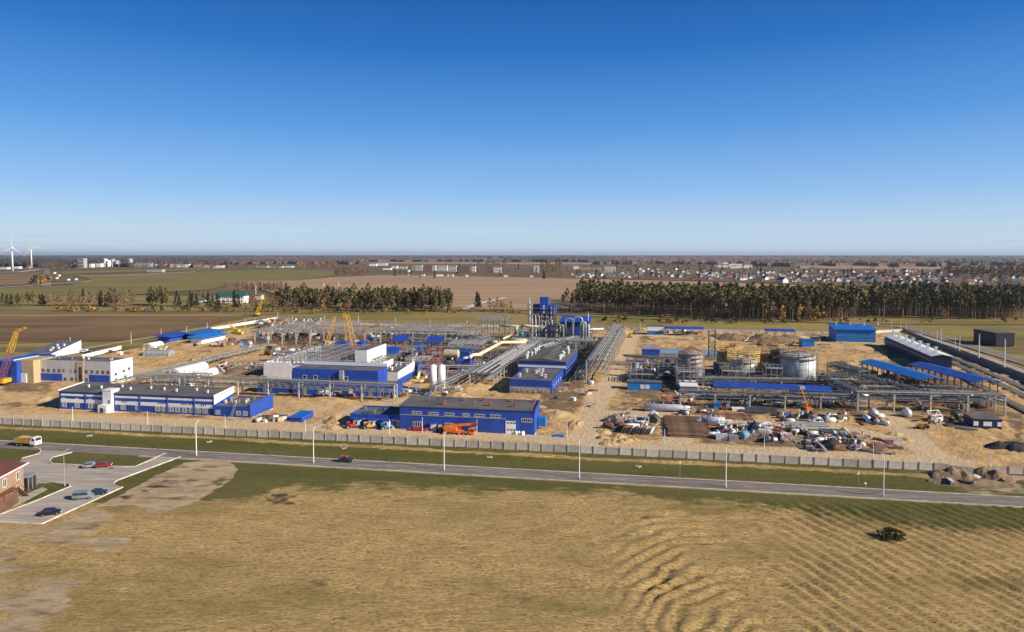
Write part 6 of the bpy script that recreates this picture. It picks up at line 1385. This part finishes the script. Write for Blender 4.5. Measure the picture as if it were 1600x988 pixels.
def tractor(label, p, rz, m):
    t = thing('tractor', label, 'tractor', G(*p), rz); mb = MB(); mb.box(0,1.9,-.4,.4,.8,1.6); mb.build('bonnet', m, t); mb = MB(); mb.box(-1.1,.1,-.7,.7,.9,2.5); cb = mb.build('cab', m, t)
    mb = MB(); mb.box(-1.0,.12,-.72,.72,1.6,2.3); mb.build('window', GLASS, cb); wheels(t,(-.7,),.9,.8,.45); 
    for s_ in (-1,1): mb = MB(); wheel(mb,1.5,s_*.75,.45,.3); mb.build('wheel', DARK, t)
    mb = MB(); mb.bar((1.8,0,.8),(3.0,0,1.4),.25); mb.box(2.7,3.3,-.9,.9,.3,1.1); mb.build('bucket', GREYP, t)
tractor('red tractor parked left of the three white vestibules', (547,670), .3, RED); tractor('yellow loader between the vestibules of the workshop annexe', (574,671), .1, YELLOW); tractor('blue tractor before the third vestibule', (600,672), .5, BLUE3); tractor('yellow loader left of the orange truck crane', (690,676), .2, YELLOW)
tractor('small yellow loader near the low wall behind the white covered sheds', (300,566), .2, YELLOW); tractor('yellow loader on the sand at the far right before the dark rack', (1440,672), .9, YELLOW)
t = thing('flat_trailer', 'long low red trailer before the left end of the workshop', 'trailer', G(640,673.5), ROT); mb = MB(); mb.box(0,6.4,-1.1,1.1,.7,1.0); mb.box(0,6.4,-1.1,-1.0,1.0,1.5); mb.build('bed', RED, t); wheels(t,(1,5),.9,.35,.25)
t = thing('flat_trailer', 'blue flat pallet lying on the sand right of the workshop', 'trailer', G(866,683), ROT); mb = MB(); mb.box(0,3.4,-1.1,1.1,.3,.8); mb.build('bed', BLUE3, t)
# excavators
def excavator(label, p, rz, m):
    t = thing('excavator', label, 'excavator', G(*p), rz)
    for s_ in (-1.2,1.2): mb = MB(); mb.box(-2,2,s_-.3,s_+.3,0,.9); mb.build('track', DARK, t)
    mb = MB(); mb.box(-2.1,1.2,-1.3,1.3,1.0,2.2); mb.build('body', m, t); mb = MB(); mb.box(.2,1.5,.3,1.3,1.2,2.9); mb.build('cab', GLASS, t)
    mb = MB(); mb.bar((1.0,-.3,1.6),(4.0,-.3,4.4),.5); mb.bar((4.0,-.3,4.4),(6.0,-.3,2.0),.4); mb.build('arm', m, t); mb = MB(); mb.cbox(6.0,-.3,1.5,1.1,1.1,1.0,0,.4); mb.build('bucket', DSTEEL, t)
excavator('yellow excavator on the earth heaps at the back, left of the blue kiosk', (1205,530), 2.5, YELLOW); excavator('yellow excavator beside the sandy track behind the pump houses', (985,528), 1.2, YELLOW); excavator('yellow excavator at the right end of the junk yard', (1338,692), 2.8, YELLOW); excavator('yellow excavator at the back of the second hall frame', (612,515), .8, YELLOW)
for i,(x,y) in enumerate(((775,677),(781,677),(778,675),(812,680),(816,680.5),(807,680))):
    t = thing('cement_barrel', ('white barrel left of the white roller door' if i<3 else 'white barrel right of the white roller door'), 'barrel', G(x,y), U_(0,3), 'barrels left of the roller door' if i<3 else 'barrels right of the roller door'); mb = MB(); mb.xlathe([(-.9,.5),(-.7,.8),(.7,.8),(.9,.5)],0,.8); mb.build('drum', WPAINT, t); mb = MB(); mb.xlathe([(-.1,.83),(.1,.83)],0,.8); mb.build('band', RED, t)
# ------------------------------------------------ heaps of sand and earth
def heap(label, p, rx, ry, h, m=None, seed=0, n=26, name='sand_heap', cat='heap'):
    rnd = random.Random(seed); mb = MB(); vs = []; fs = []; peaks = [(rnd.uniform(-.45,.45),rnd.uniform(-.4,.4),rnd.uniform(.6,1)) for _ in range(4)]
    for j in range(n+1):
        for i in range(n+1):
            a, b = i/n*2-1, j/n*2-1; e = max(0,1-(a*a+b*b)**.5)
            z = max([k*max(0,1-math.hypot((a-px)/.75,(b-py)/.75)) for px,py,k in peaks])
            z = min(z*1.15, e*1.6)*h + .16*h*fb(a*6+seed,b*6,.6)*(e>.02); vs.append((a*rx,b*ry,z if e>0 else -.3))
    for j in range(n):
        for i in range(n): k = j*(n+1)+i; fs.append((k,k+1,k+n+2,k+n+1))
    mb.add(vs,fs); o = mb.build(name, m or SANDM, smooth=False, loc=G(*p)+Vector((0,0,.05)), rz=ROT); return tag(o,label,cat)
DIRT = mat('dark_soil', (0.17,0.11,0.065), 0.95, var=.25, scale=.6, c2=(0.30,0.20,0.115), bump=.15)
heap('pale sand heap in shade left of the workshop annexe', (531,662), 7, 6, 3.4, None, 1); heap('low sand heap left of the workshop annexe, nearer the fence', (519,670), 5, 3.5, 1.5, None, 2)
heap('wide sand heap between office and cream office at the left', (30,627), 34, 12, 2.6, None, 3); heap('long sand bank at the left edge behind the fence', (0,645), 26, 7, 1.8, None, 4); heap('small sand mound at the left end wall of the office', (85,628), 9, 8, 2.4, None, 5)
heap('torn sand bank between workshop and compressor hall', (770,635), 26, 6, 2.2, None, 6); heap('churned sand heap right of the workshop', (880,650), 13, 12, 2.8, None, 7); heap('long low earth ridge along the sandy track', (897,662), 4, 14, 1.2, SANDM, 8); heap('sand hillock behind the workshop roof', (735,606), 14, 10, 3.0, None, 9); heap('pale sand heap in front of the silos', (718,622), 9, 8, 2.0, None, 10)
heap('flat sand heap right of the pipe bridge columns', (455,632), 24, 6, 1.6, None, 11); heap('sand bank before the low blue building', (520,628), 16, 6, 1.8, None, 12)
heap('dark earth heap left of the white covered sheds', (380,585), 12, 6, 2.5, DIRT, 13); heap('black soil heap left of the white hall', (388,593), 14, 6, 2.2, DIRT, 14)
for i,(x,y,rx,ry,h,m_) in enumerate(((1130,530,14,9,4,DIRT),(1150,532,18,9,5,DIRT),(1168,528,16,8,4,SANDM),(1215,535,24,12,6,DIRT),(1235,532,18,9,4,SANDM),(1110,532,12,8,3,SANDM),(1005,519,12,6,3,SANDM),(975,521,10,6,4,SANDM))):
    heap(['dark spoil heap at the back fence, first of the row','big dark spoil heap behind the yellow scaffold','sandy spoil heap beside the low blue canopy','largest dark spoil heap under the low blue canopy','sandy spoil heap left of the bright blue kiosk','low sand heap right of the open shed','low sand heap beside the white and blue kiosk','steep sand heap at the far end of the tall pipe rack'][i],(x,y),rx,ry,h,m_,20+i)
heap('sandy spoil bank below the bright blue kiosk', (1320,545), 24, 12, 3.0, None, 31); heap('long sand heap left of the left loading canopy', (1340,575), 16, 20, 3, None, 32); heap('sand heap in front of the left loading canopy', (1345,585), 12, 8, 3, None, 33)
heap('large dark earth heap torn open beside the road at the right', (1487,747), 7, 6, 2.8, DIRT, 34); heap('dark earth heap with rubble right of the fence gap', (1540,746), 7, 5.5, 2.6, DIRT, 35); heap('low earth bank below the fence gap', (1515,755), 11, 4, 1.0, mat('brown_soil',(0.20,0.14,0.09),.95,var=.25,bump=.1), 36)
heap('black pit spoil at the far right behind the fence', (1578,702), 7, 6, 2.2, mat('black_soil',(0.035,0.03,0.028),.95,var=.25,bump=.1), 37); heap('black pit spoil right of its neighbour at the frame edge', (1600,700), 7, 6, 2.0, mat('black_soil',(0.035,0.03,0.028)), 38)
for i in range(9):
    x, y = ((945,686),(955,690),(965,684),(975,692),(940,676),(985,690),(950,696),(1410,690),(1395,680))[i]; heap(['rough sand hump in front of the rusty scrap','sand hump before the leaning plates','sand hump under the leaning plates','flat sand hump beside the fence','sand hump by the sandy track','small sand hump before the pallets','lowest sand hump at the fence','sand hump right of the storage yard','second sand hump right of the storage yard'][i],(x,y),3.5,2.6,1.2,None,50+i,16)
# ------------------------------------------------ storage yard
def pipe_stack(label, a, b, rows, lay, r, L_, m, name='pipe_stack'):
    p0, p1 = G(*a), G(*b); d = p1-p0; t = thing(name, label, 'pipe stack', p0, math.atan2(d.y,d.x)-math.pi/2)
    n_ = int(d.length/(2*r)); c = 0
    for j in range(lay):
        for k in range(n_-j):
            if c >= 98: break
            c += 1; y_ = (k+.5+j*.5)*2*r; mb = MB(); o = U_(-.5,.5); mb.xlathe([(o,r*.97),(L_+o,r*.97)],0,0,8); pp = mb.build('pipe', m, t); pp.location = (0,0,0); pp.location = (0, y_, r+j*r*1.72)
    return t
def pipe_stack2(label, a, wd, L_, r, lay, m):
    t = thing('pipe_stack', label, 'pipe stack', G(*a), ROT); n_ = int(wd/(2*r)); c = 0
    for j in range(lay):
        for k in range(n_-j):
            if c >= 98: break
            c += 1; mb = MB(); o = U_(-.6,.6); mb.xlathe([(o,r*.97),(L_+o,r*.97)],0,0,8); pp = mb.build('pipe', m, t); pp.location = (0,(k+.5+j*.5)*2*r,r+j*r*1.72)
    return t
pipe_stack2('widest stack of long dark brown steel pipes in the storage yard', (1044,684.5), 27, 13.5, .42, 2, BROWNP)
pipe_stack2('smaller brown pipe stack behind the silver vessel', (1118,657), 10, 13, .30, 2, mat('reddish_pipe_steel',(0.19,0.095,0.055),.7,var=.3,randobj=.3))
pipe_stack2('dark blue grey pipe stack in the shade under the long canopy', (1160,648), 14, 13, .35, 2, DSTEEL)
pipe_stack2('dark brown pipe stack under the pump house pipe rack', (1036,614), 6, 8, .35, 2, BROWNP)
pipe_stack2('rusty flat stack of beams behind the grey vessel', (1042,630), 10, 11, .22, 2, PRIMER)
pipe_stack2('grey steel beam stack behind the red and white crates', (1228,668), 7, 14, .30, 2, GREYP)
pipe_stack2('dark steel beam stack left of the sandy track, right side of the yard', (1282,680), 6, 9, .28, 2, DSTEEL)
def vessel(label, a, L_, r, m, rz=ROT, z=1.0, ends=.5, name='pressure_vessel', cat='vessel', noz=3):
    t = thing(name, label, cat, G(*a), rz); mb = MB(); mb.xlathe([(0,r*.35),(ends*.4,r*.8),(ends,r),(L_-ends,r),(L_-ends*.4,r*.8),(L_,r*.35)],0,r+z,16); mb.build('shell', m, t, smooth=True)
    for q in (.2,.8): mb = MB(); mb.box(L_*q-.25,L_*q+.25,-r*.7,r*.7,0,r*.6+z); mb.build('saddle', GREYP, t)
    for k in range(noz): mb = MB(); x_ = L_*(k+1)/(noz+1); mb.lathe([(.2,2*r+z-.1),(.2,2*r+z+.4),(.35,2*r+z+.4),(.35,2*r+z+.55)],x_,0,8); mb.build('nozzle', m, t)
    return t
LAV = mat('pale_lilac_steel',(0.40,0.40,0.46),.5,.1,var=.08); SILV2 = mat('bright_galvanised',(0.60,0.63,0.66),.4,.3,var=.12,scale=1.2)
vessel('long pale grey lying column on saddles behind the scrap heap', (1006,643.5), 14.5, 1.35, LAV, z=.6); vessel('silver grey lying column with a narrower end in the storage yard', (1086,664.5), 6.5, .9, LAV, z=.5); vessel('bright ribbed silver vessel on the end of the grey column', (1103,665.5), 6.5, 1.5, SILV2, z=.4)
vessel('upright white grey drum section with a dark mouth beside the scrap', (1017,660), 4.5, 1.5, SILV2, rad(60), .2, .05); vessel('dark mouthed drum section next to the white drum', (1021,664), 3.8, 1.5, DSTEEL, rad(70), .1, .05)
vessel('navy blue short drum in the storage yard', (1180,681), 3.2, 1.9, mat('navy_drum',(0.03,0.04,0.10),.5), rad(80), .2, .3); vessel('pale vessel with a round white end cap near the fence', (1288,703), 4.5, 1.4, DARK, rad(10), .2,.05)
vessel('light blue tarpaulin covered drum in the storage yard', (1158,688), 3.6, 1.3, mat('pale_blue_tarp',(0.16,0.28,0.40),.7,var=.2), rad(40), .1); vessel('white drum lying on its side right of the yard centre', (1321,686), 2.2, 1.3, WPAINT, rad(70), .2)
vessel('grey white tank end standing before the dark rack', (1360,655), 2.4, 1.7, SILV2, rad(10), .1,.2); vessel('second grey white tank end right of the first', (1413,653), 2.2, 1.6, SILV2, rad(20), .1,.2); vessel('cream ball shaped vessel right of the biggest tank', (1286,598), 2.6, 1.4, TANW, rad(10), .8,.9)
def crate(label, a, sx, sy, h, m, rz=None, name='crate', cat='crate', group=None, lid=None):
    t = thing(name, label, cat, G(*a), ROT if rz is None else rz, group); mb = MB(); mb.box(-sx/2,sx/2,-sy/2,sy/2,.15,h); mb.build('box', m, t)
    mb = MB(); [mb.box(-sx/2-.04,sx/2+.04,y_-.08,y_+.08,0,.15) for y_ in (-sy*.35,0,sy*.35)]; mb.build('skid', WOOD, t)
    if lid: mb = MB(); mb.box(-sx/2-.1,sx/2+.1,-sy/2-.1,sy/2+.1,h,h+.12); mb.build('lid', lid, t)
    return t
crate('silver grey container box in the front row of the yard', (1127,688.5), 3.6, 2.2, 2.2, SILV2); crate('pale grey box beside the silver container', (1137,689), 3.4, 2.0, 1.8, LROOF); crate('grey box with dark side in the yard front row', (1146,690), 3.0, 2.4, 2.0, GREYP)
crate('low stack of white sheets behind the pipe stacks', (1153,643), 4.6, 3, 1.4, WPAINT, name='sheet_stack', cat='stack'); crate('flat red frame heap in the storage yard', (1135,677), 3.4, 2.6, 1.1, RED)
crate('pink and white wrapped machine in the front row', (1228,692), 3.6, 2.6, 3.0, mat('pink_white_wrap',(0.55,0.42,0.42),.7,var=.45,scale=1.2)); crate('black covered block left of the pink wrapped machine', (1211,691), 3.4, 2.6, 2.4, DARK); crate('white steel frame box at the yard front', (1268,697), 3.4, 2.0, 1.8, mat('white_black_frame',(0.6,0.6,0.6),.6,c2=(0.05,0.05,0.06),scale=1.5))
for i in range(4): vessel(['first','second','third','last'][i]+' upright pinkish wrapped roll in the row behind the yard front', (1187+i*4.2,684+i*.3), 1.6, 1.25, mat('pinkish_wrap',(0.62,0.52,0.50),.7,var=.1), rad(75), .3,.2,'wrapped_roll','roll',0)
# leaning plates
for i in range(11):
    m_ = [RUST,WOOD,PRIMER,WPAINT,RUST,GREYP,WOOD,PRIMER,WPAINT,LAV,WPAINT][i]
    t = thing('leaning_plate', f'leaning steel plate rack, {["leftmost rusty","second wooden","third reddish","fourth white","fifth rusty","sixth grey","seventh wooden","eighth reddish","ninth white","tenth lilac","rightmost white"][i]} one in the row before the scrap', 'plate', G(974+i*4.3,675.5+i*.25), ROT+rad(70), 'leaning plates in a row'); mb = MB(); mb.bar((-1.8,0,.1),(-1.8,-1.0,2.3),.15); mb.bar((1.8,0,.1),(1.8,-1.0,2.3),.15); mb.build('frame', GREYP, t); mb = MB(); mb.add([(-1.8,0,.15),(1.8,0,.15),(1.8,-1.0,2.3),(-1.8,-1.0,2.3),(-1.8,.3,.15),(1.8,.3,.15),(1.8,-.7,2.3),(-1.8,-.7,2.3)],[(3,2,1,0),(4,5,6,7),(0,1,5,4),(1,2,6,5),(2,3,7,6),(3,0,4,7)]); mb.build('plate', m_, t)
for (x,y,lab) in ((955,655,'left rusty slanting frame at the top of the scrap'),(966,653,'second rusty slanting frame at the top of the scrap'),(975,652,'third rusty slanting frame at the top of the scrap')):
    t = thing('scrap_frame', lab, 'frame', G(x,y+3), rad(55)); mb = MB(); mb.box(-3.5,3.5,-.7,.7,.3,1.6); mb.build('skin', RUST, t); mb = MB(); [mb.box(q,q+.2,-.8,.8,0,1.9) for q in (-3.6,-1.2,1.2,3.4)]; mb.build('rib', GREYP, t)
# mixed small stock: prototypes copied over the yard
def jp(kind, m, cname):
    t = thing(*kind[:1], '', kind[1]); k = kind[0]; mb = MB()
    if k == 'pallet_load': mb.box(-.9,.9,-.7,.7,.2,1.3); mb.build('goods', m, t); mb = MB(); [mb.box(-.95,.95,y_-.08,y_+.08,0,.2) for y_ in (-.6,0,.6)]; mb.build('pallet', WOOD, t)
    elif k == 'steel_bundle': [mb.bar((-2.6,y_,z_),(2.6,y_+U_(-.1,.1),z_),.22) for y_ in (-.6,-.2,.2,.6) for z_ in (.25,.5)]; mb.build('beams', m, t); mb = MB(); [mb.box(x_-.1,x_+.1,-.9,.9,0,.14) for x_ in (-1.8,1.8)]; mb.build('sleeper', WOOD, t)
    elif k == 'pipe_elbow': mb.tube([(-1.2,0,.5),(-.2,0,.5),(.5,0,.8),(.9,0,1.5),(.9,0,2.1)],.42,10); mb.build('bend', m, t, smooth=True); mb = MB(); mb.lathe([(.42,2.05),(.6,2.05),(.6,2.2),(.42,2.2)],.9,0,10); mb.build('flange', GREYP, t)
    elif k == 'cable_reel': mb.yprism([(1.0*math.cos(q),1.0+1.0*math.sin(q)) for q in [i*.5236 for i in range(12)]],-.6,-.5); mb.yprism([(1.0*math.cos(q),1.0+1.0*math.sin(q)) for q in [i*.5236 for i in range(12)]],.5,.6); mb.build('flange', WOOD, t); mb = MB(); mb.yprism([(.7*math.cos(q),1.0+.7*math.sin(q)) for q in [i*.5236 for i in range(12)]],-.5,.5); mb.build('cable', m, t)
    elif k == 'steel_frame_piece': mb.bar((-1.8,-.9,0),(-1.8,.9,2.0),.16); mb.bar((1.8,-.9,0),(1.8,.9,2.0),.16); mb.bar((-1.8,.9,2.0),(1.8,.9,2.0),.16); mb.bar((-1.8,-.9,.1),(1.8,-.9,.1),.16); mb.bar((-1.8,0,1),(1.8,0,1),.16); mb.bar((-1.8,-.9,0),(1.8,.9,2.0),.1); mb.build('frame', m, t); mb = MB(); mb.box(-1.5,.2,-.2,.9,.1,.7); mb.build('plate', GREYP, t)
    elif k == 'small_vessel': mb.xlathe([(-1.6,.3),(-1.3,.75),(1.3,.75),(1.6,.3)],0,1.05,12); mb.build('shell', m, t, smooth=True); mb = MB(); [mb.box(x_-.15,x_+.15,-.5,.5,0,.6) for x_ in (-.9,.9)]; mb.build('saddle', GREYP, t)
    t['cn'] = cname; return t
KINDS = [(('pallet_load','pallet'),[(WPAINT,'white'),(BLUE3,'blue'),(TANW,'tan'),(GREYP,'grey'),(PRIMER,'red brown')],'pallet load'),(('steel_bundle','steel bundle'),[(RUST,'rusty'),(GREYP,'grey'),(DSTEEL,'dark'),(BROWNP,'brown'),(PRIMER,'red primed')],'beam bundle'),
 (('pipe_elbow','pipe piece'),[(SILV2,'silver'),(RUST,'rusty'),(YPIPE,'cream')],'pipe elbow'),(('cable_reel','reel'),[(DARK,'black'),(GREYP,'grey')],'cable reel'),(('steel_frame_piece','steel frame'),[(GREYP,'grey'),(PRIMER,'red primed'),(WPAINT,'white'),(DSTEEL,'dark')],'steel frame'),(('small_vessel','vessel'),[(SILV2,'silver'),(WPAINT,'white'),(DSTEEL,'dark'),(RUST,'rusty')],'lying vessel')]
PROT = [(jp(k, m_, cn+' '+nm), cn+' '+nm) for k, ms, nm in KINDS for m_, cn in ms]
usedP = set()
def strew(quadpx, n_, where, weights=None, k0=.8, k1=1.3, only=None):
    P_ = PROT if only is None else [p for p in PROT if any(o in p[1] for o in only)]
    (x0,y0),(x1,y1) = quadpx; 
    for i in range(n_):
        p, cn = random.choice(P_); x, y = U_(x0,x1), U_(y0,y1); lab = f'{cn} {where}'; loc = G(x,y)+Vector((0,0,.15)); rz = ROT+random.choice([0,0,1.57,.4,-.5])+U_(-.15,.15); k = U_(k0,k1)
        if p.name not in usedP: usedP.add(p.name); c = p; p.location=loc; p.rotation_euler.z=rz; p.scale=(k,k,k); p['label'] = lab
        else: c = copy_tree(p, loc, rz, lab, scale=k)
        c['group'] = f'{cn}s {where}'
strew(((950,657),(1008,674)), 46, 'in the scrap heap beside the sandy track')
strew(((1110,668),(1200,686)), 60, 'in the middle of the storage yard')
strew(((1200,672),(1262,696)), 46, 'in the storage yard right of centre')
strew(((1262,680),(1345,706)), 80, 'at the right end of the storage yard')
strew(((1068,643),(1112,652)), 26, 'left of the blue box in the yard')
strew(((1215,650),(1330,664)), 60, 'between canopy and storage yard')
strew(((1350,655),(1385,668)), 14, 'on the sand below the dark rack')
strew(((1350,690),(1400,712)), 14, 'at the far right corner of the storage yard', only=['beam bundle'])
strew(((1370,700),(1385,710)), 5, 'at the far right corner of the storage yard', only=['beam bundle'])
strew(((402,503),(500,514)), 80, 'behind the first hall frame', k0=1.2, k1=2.2)
strew(((400,518),(505,533)), 70, 'under the first hall frame', k0=1.2, k1=2.2)
strew(((575,520),(720,535)), 80, 'under the second hall frame', k0=1.1, k1=1.9)
strew(((575,545),(700,570)), 70, 'around the red lattice towers', k0=1.1, k1=2.0)
strew(((262,598),(330,606)), 18, 'behind the long office roof')
strew(((405,655),(445,661)), 26, 'left of the small site cabin', only=['pallet load','lying vessel'])
strew(((345,572),(405,582)), 24, 'left of the unfinished white hall', k0=1.1, k1=1.8)
strew(((985,566),(1060,595)), 66, 'behind the bright blue pump house', k0=1.1, k1=2.1, only=['lying vessel','steel frame','pipe elbow','grey pallet'])
strew(((1098,590),(1140,606)), 24, 'between the left storage tanks', k0=1.1, k1=1.9)
strew(((1180,592),(1290,606)), 40, 'between the right storage tanks', k0=1.1, k1=1.9)
strew(((1300,590),(1440,630)), 70, 'among the racks below the left loading canopy', k0=1.0, k1=2.0)
strew(((1440,615),(1540,640)), 40, 'among the racks below the right loading canopy', k0=1.0, k1=1.8)
strew(((700,535),(780,555)), 40, 'in the steel frames left of the fat cream pipe', k0=1.1, k1=2.0)
strew(((845,535),(925,550)), 40, 'under the rack before the process tower', k0=1.1, k1=2.0)
strew(((605,612),(668,624)), 20, 'behind the workshop annexe')
strew(((1040,517),(1100,523)), 16, 'under the open shed at the back fence', k0=1.2, k1=2)
strew(((500,618),(600,622)), 16, 'before the long blue annexe')
strew(((420,546),(500,560)), 30, 'behind the unfinished white hall', k0=1.1,k1=1.8)
strew(((505,532),(560,546)), 26, 'around the yellow lattice cranes', k0=1.1, k1=1.8)
strew(((600,575),(672,600)), 34, 'left of the white silos', k0=1.0, k1=1.8)
strew(((700,555),(760,585)), 36, 'below the fat cream pipe', k0=1.1, k1=2.0)
strew(((300,533),(400,545)), 30, 'right of the low blue sheds', k0=1.0, k1=1.8)
strew(((180,545),(260,556)), 16, 'near the grey covered shed', k0=.9, k1=1.5)
strew(((690,608),(735,622)), 18, 'behind the workshop roof', k0=.8, k1=1.4)
strew(((870,600),(935,640)), 16, 'right of the lower compressor hall', k0=.7, k1=1.2)
strew(((1130,530),(1290,545)), 22, 'before the spoil heaps at the back fence', k0=1.0, k1=1.7)
strew(((1440,655),(1510,672)), 16, 'left of the dark blue cabin', k0=.9, k1=1.5)
strew(((1060,612),(1110,634)), 18, 'before the leftmost storage tank', k0=.9, k1=1.6)
strew(((1130,626),(1330,640)), 40, 'under the long dark pipe rack', k0=.9, k1=1.6)
for p, cn in PROT:
    if p.name not in usedP: bpy.data.objects.remove(p)
# tanks with round insulation behind the pump house
for i,(x,y,r_,h_) in enumerate(((993,590,1.6,7),(1000,592,1.4,5),(1046,588,2.2,8),(1053,592,2.0,7),(1034,586,1.5,6))):
    tank('process_drum', ['pale upright drum at the left behind the pump house','second pale upright drum behind the pump house','widest dark drum behind the pump house','dark drum next to the first storage tank','slim drum behind the white window panels'][i], (x,y), r_, h_, [LROOF,GREYP,DSTEEL,DSTEEL,STEEL][i], dome=.6, cat='vessel')
for (x,y,h_,lab) in ((1112,560,16,'dark steel stair tower between the left and middle tanks'),(1212,592,14,'dark steel stair tower beside the biggest tank')):
    lattice_tower(lab, (x,y), h_, 3.5, 0, DSTEEL, None, 'stair_tower')
# rail tracks at the right
BAL = field_mat('rail_ballast', ((0.10,0.088,0.075),(0.13,0.11,0.09),(0.07,0.06,0.05)), .2, .6)
for off, (A_, B_) in enumerate((((1415,528),(1720,660)),((1440,530),(1760,665)),((1400,526),(1700,668)),((1392,530),(1690,690)))):
    a, b = G(*A_), G(*B_); ribbon('rail_ballast', [a,b], 4.4, .55+off*.01, BAL)
    d = (b-a); L_ = d.length; t = thing('rail_track', ['outermost','second','third','innermost'][off]+' rail track curving past the loading canopies on the right', 'rail track', a, math.atan2(d.y,d.x))
    for s_ in (-.76,.76): mb = MB(); mb.box(0,L_,s_-.05,s_+.05,.70,.86); mb.build('rail', GREYP, t)
    mb = MB(); q = 0
    while q < L_: mb.box(q,q+.3,-1.35,1.35,.56,.72); q += 1.1
    mb.build('sleepers', CONC, t)['kind'] = 'stuff'
# small things on the verge and foreground
for i,(x,y) in enumerate(((140,681.5),(537,701),(765,715),(997,730),(1003,711),(327,691))):
    t = thing('concrete_slab', 'pale concrete manhole slab in the grass, '+['before the office','above the dark car','below the orange crane','below the storage yard','at the foot of the fence','beside the first street lamp'][i], 'slab', G(x,y), U_(0,1)); mb = MB(); mb.cbox(0,0,.16,1.7,1.4,.16); mb.build('slab', CONC, t); mb = MB(); mb.lathe([(.4,.24),(.4,.32)],0,0,10); mb.build('cover', STEEL, t)
for i,(x,y,h_) in enumerate(((1062,758,6.0),(1352,774,3),(1341,758,3))):
    t = thing('road_post', 'slim post at the road, '+['between the fourth and fifth street lamps','left of the last street lamp','pale green one in the verge grass'][i], 'post', G(x,y)); mb = MB(); mb.tube([(0,0,0),(0,0,h_)],.07,6); mb.build('pole', GREYP, t); mb = MB(); mb.cbox(0,0,h_,.5,.06,.5); mb.build('plate', WPAINT, t)
t = tree_proto('bush','low dark green bush alone in the rutted field at the lower right',2.1,2.9,.0,'round',GRNT,TRK2,700,.20,171,.05,'bush',7); t.location = G(1392,842)
for i,(x,y) in enumerate(((1470,744),(1500,742),(1525,750),(1556,742),(1565,752),(1485,756),(1512,757))):
    t = thing('concrete_rubble', ['first','second','third','fourth','fifth','sixth','seventh'][i]+' broken concrete piece from the left in the torn up earth', 'rubble', G(x,y)+Vector((0,0,.6)), U_(0,3)); mb = MB(); mb.cbox(0,0,.3,U_(2,3.5),U_(.8,1.6),.35,0,.25); mb.build('slab', CONC, t); mb = MB(); [mb.bar((q,0,.3),(q+.3,1.2,.9),.06) for q in (-.8,0,.8)]; mb.build('rebar', RUST, t)
# loose fence panels of the gap
for i,(x,y) in enumerate(((1487,741),(1500,742.5),(1511,744))):
    t = thing('loose_panel', ['left','middle','right'][i]+' one of three loose grey fence panels standing in the gap', 'panel', G(x,y), ROT); mb = MB(); mb.box(-1.5,1.5,-.08,.08,0,2.4); mb.build('panel', GREYP, t); mb = MB(); mb.box(-1.5,-1.35,-.15,.15,0,2.5); mb.build('edge_post', CONCD, t)
HAZE = 3.2e-5
# ------------------------------------------------ air
hm = bpy.data.materials.new('haze_air'); hm.use_nodes = True; n = hm.node_tree
n.nodes.remove(n.nodes['Principled BSDF']); pv = n.nodes.new('ShaderNodeVolumePrincipled')
pv.inputs['Color'].default_value = (0.62,0.74,0.92,1); pv.inputs['Density'].default_value = HAZE; pv.inputs['Anisotropy'].default_value = 0.2
n.links.new(pv.outputs[0], n.nodes['Material Output'].inputs['Volume'])
hb = MB(); hb.box(-43000,43000,-700,43000,-3,170); tag(hb.build('haze', hm), kind='stuff')
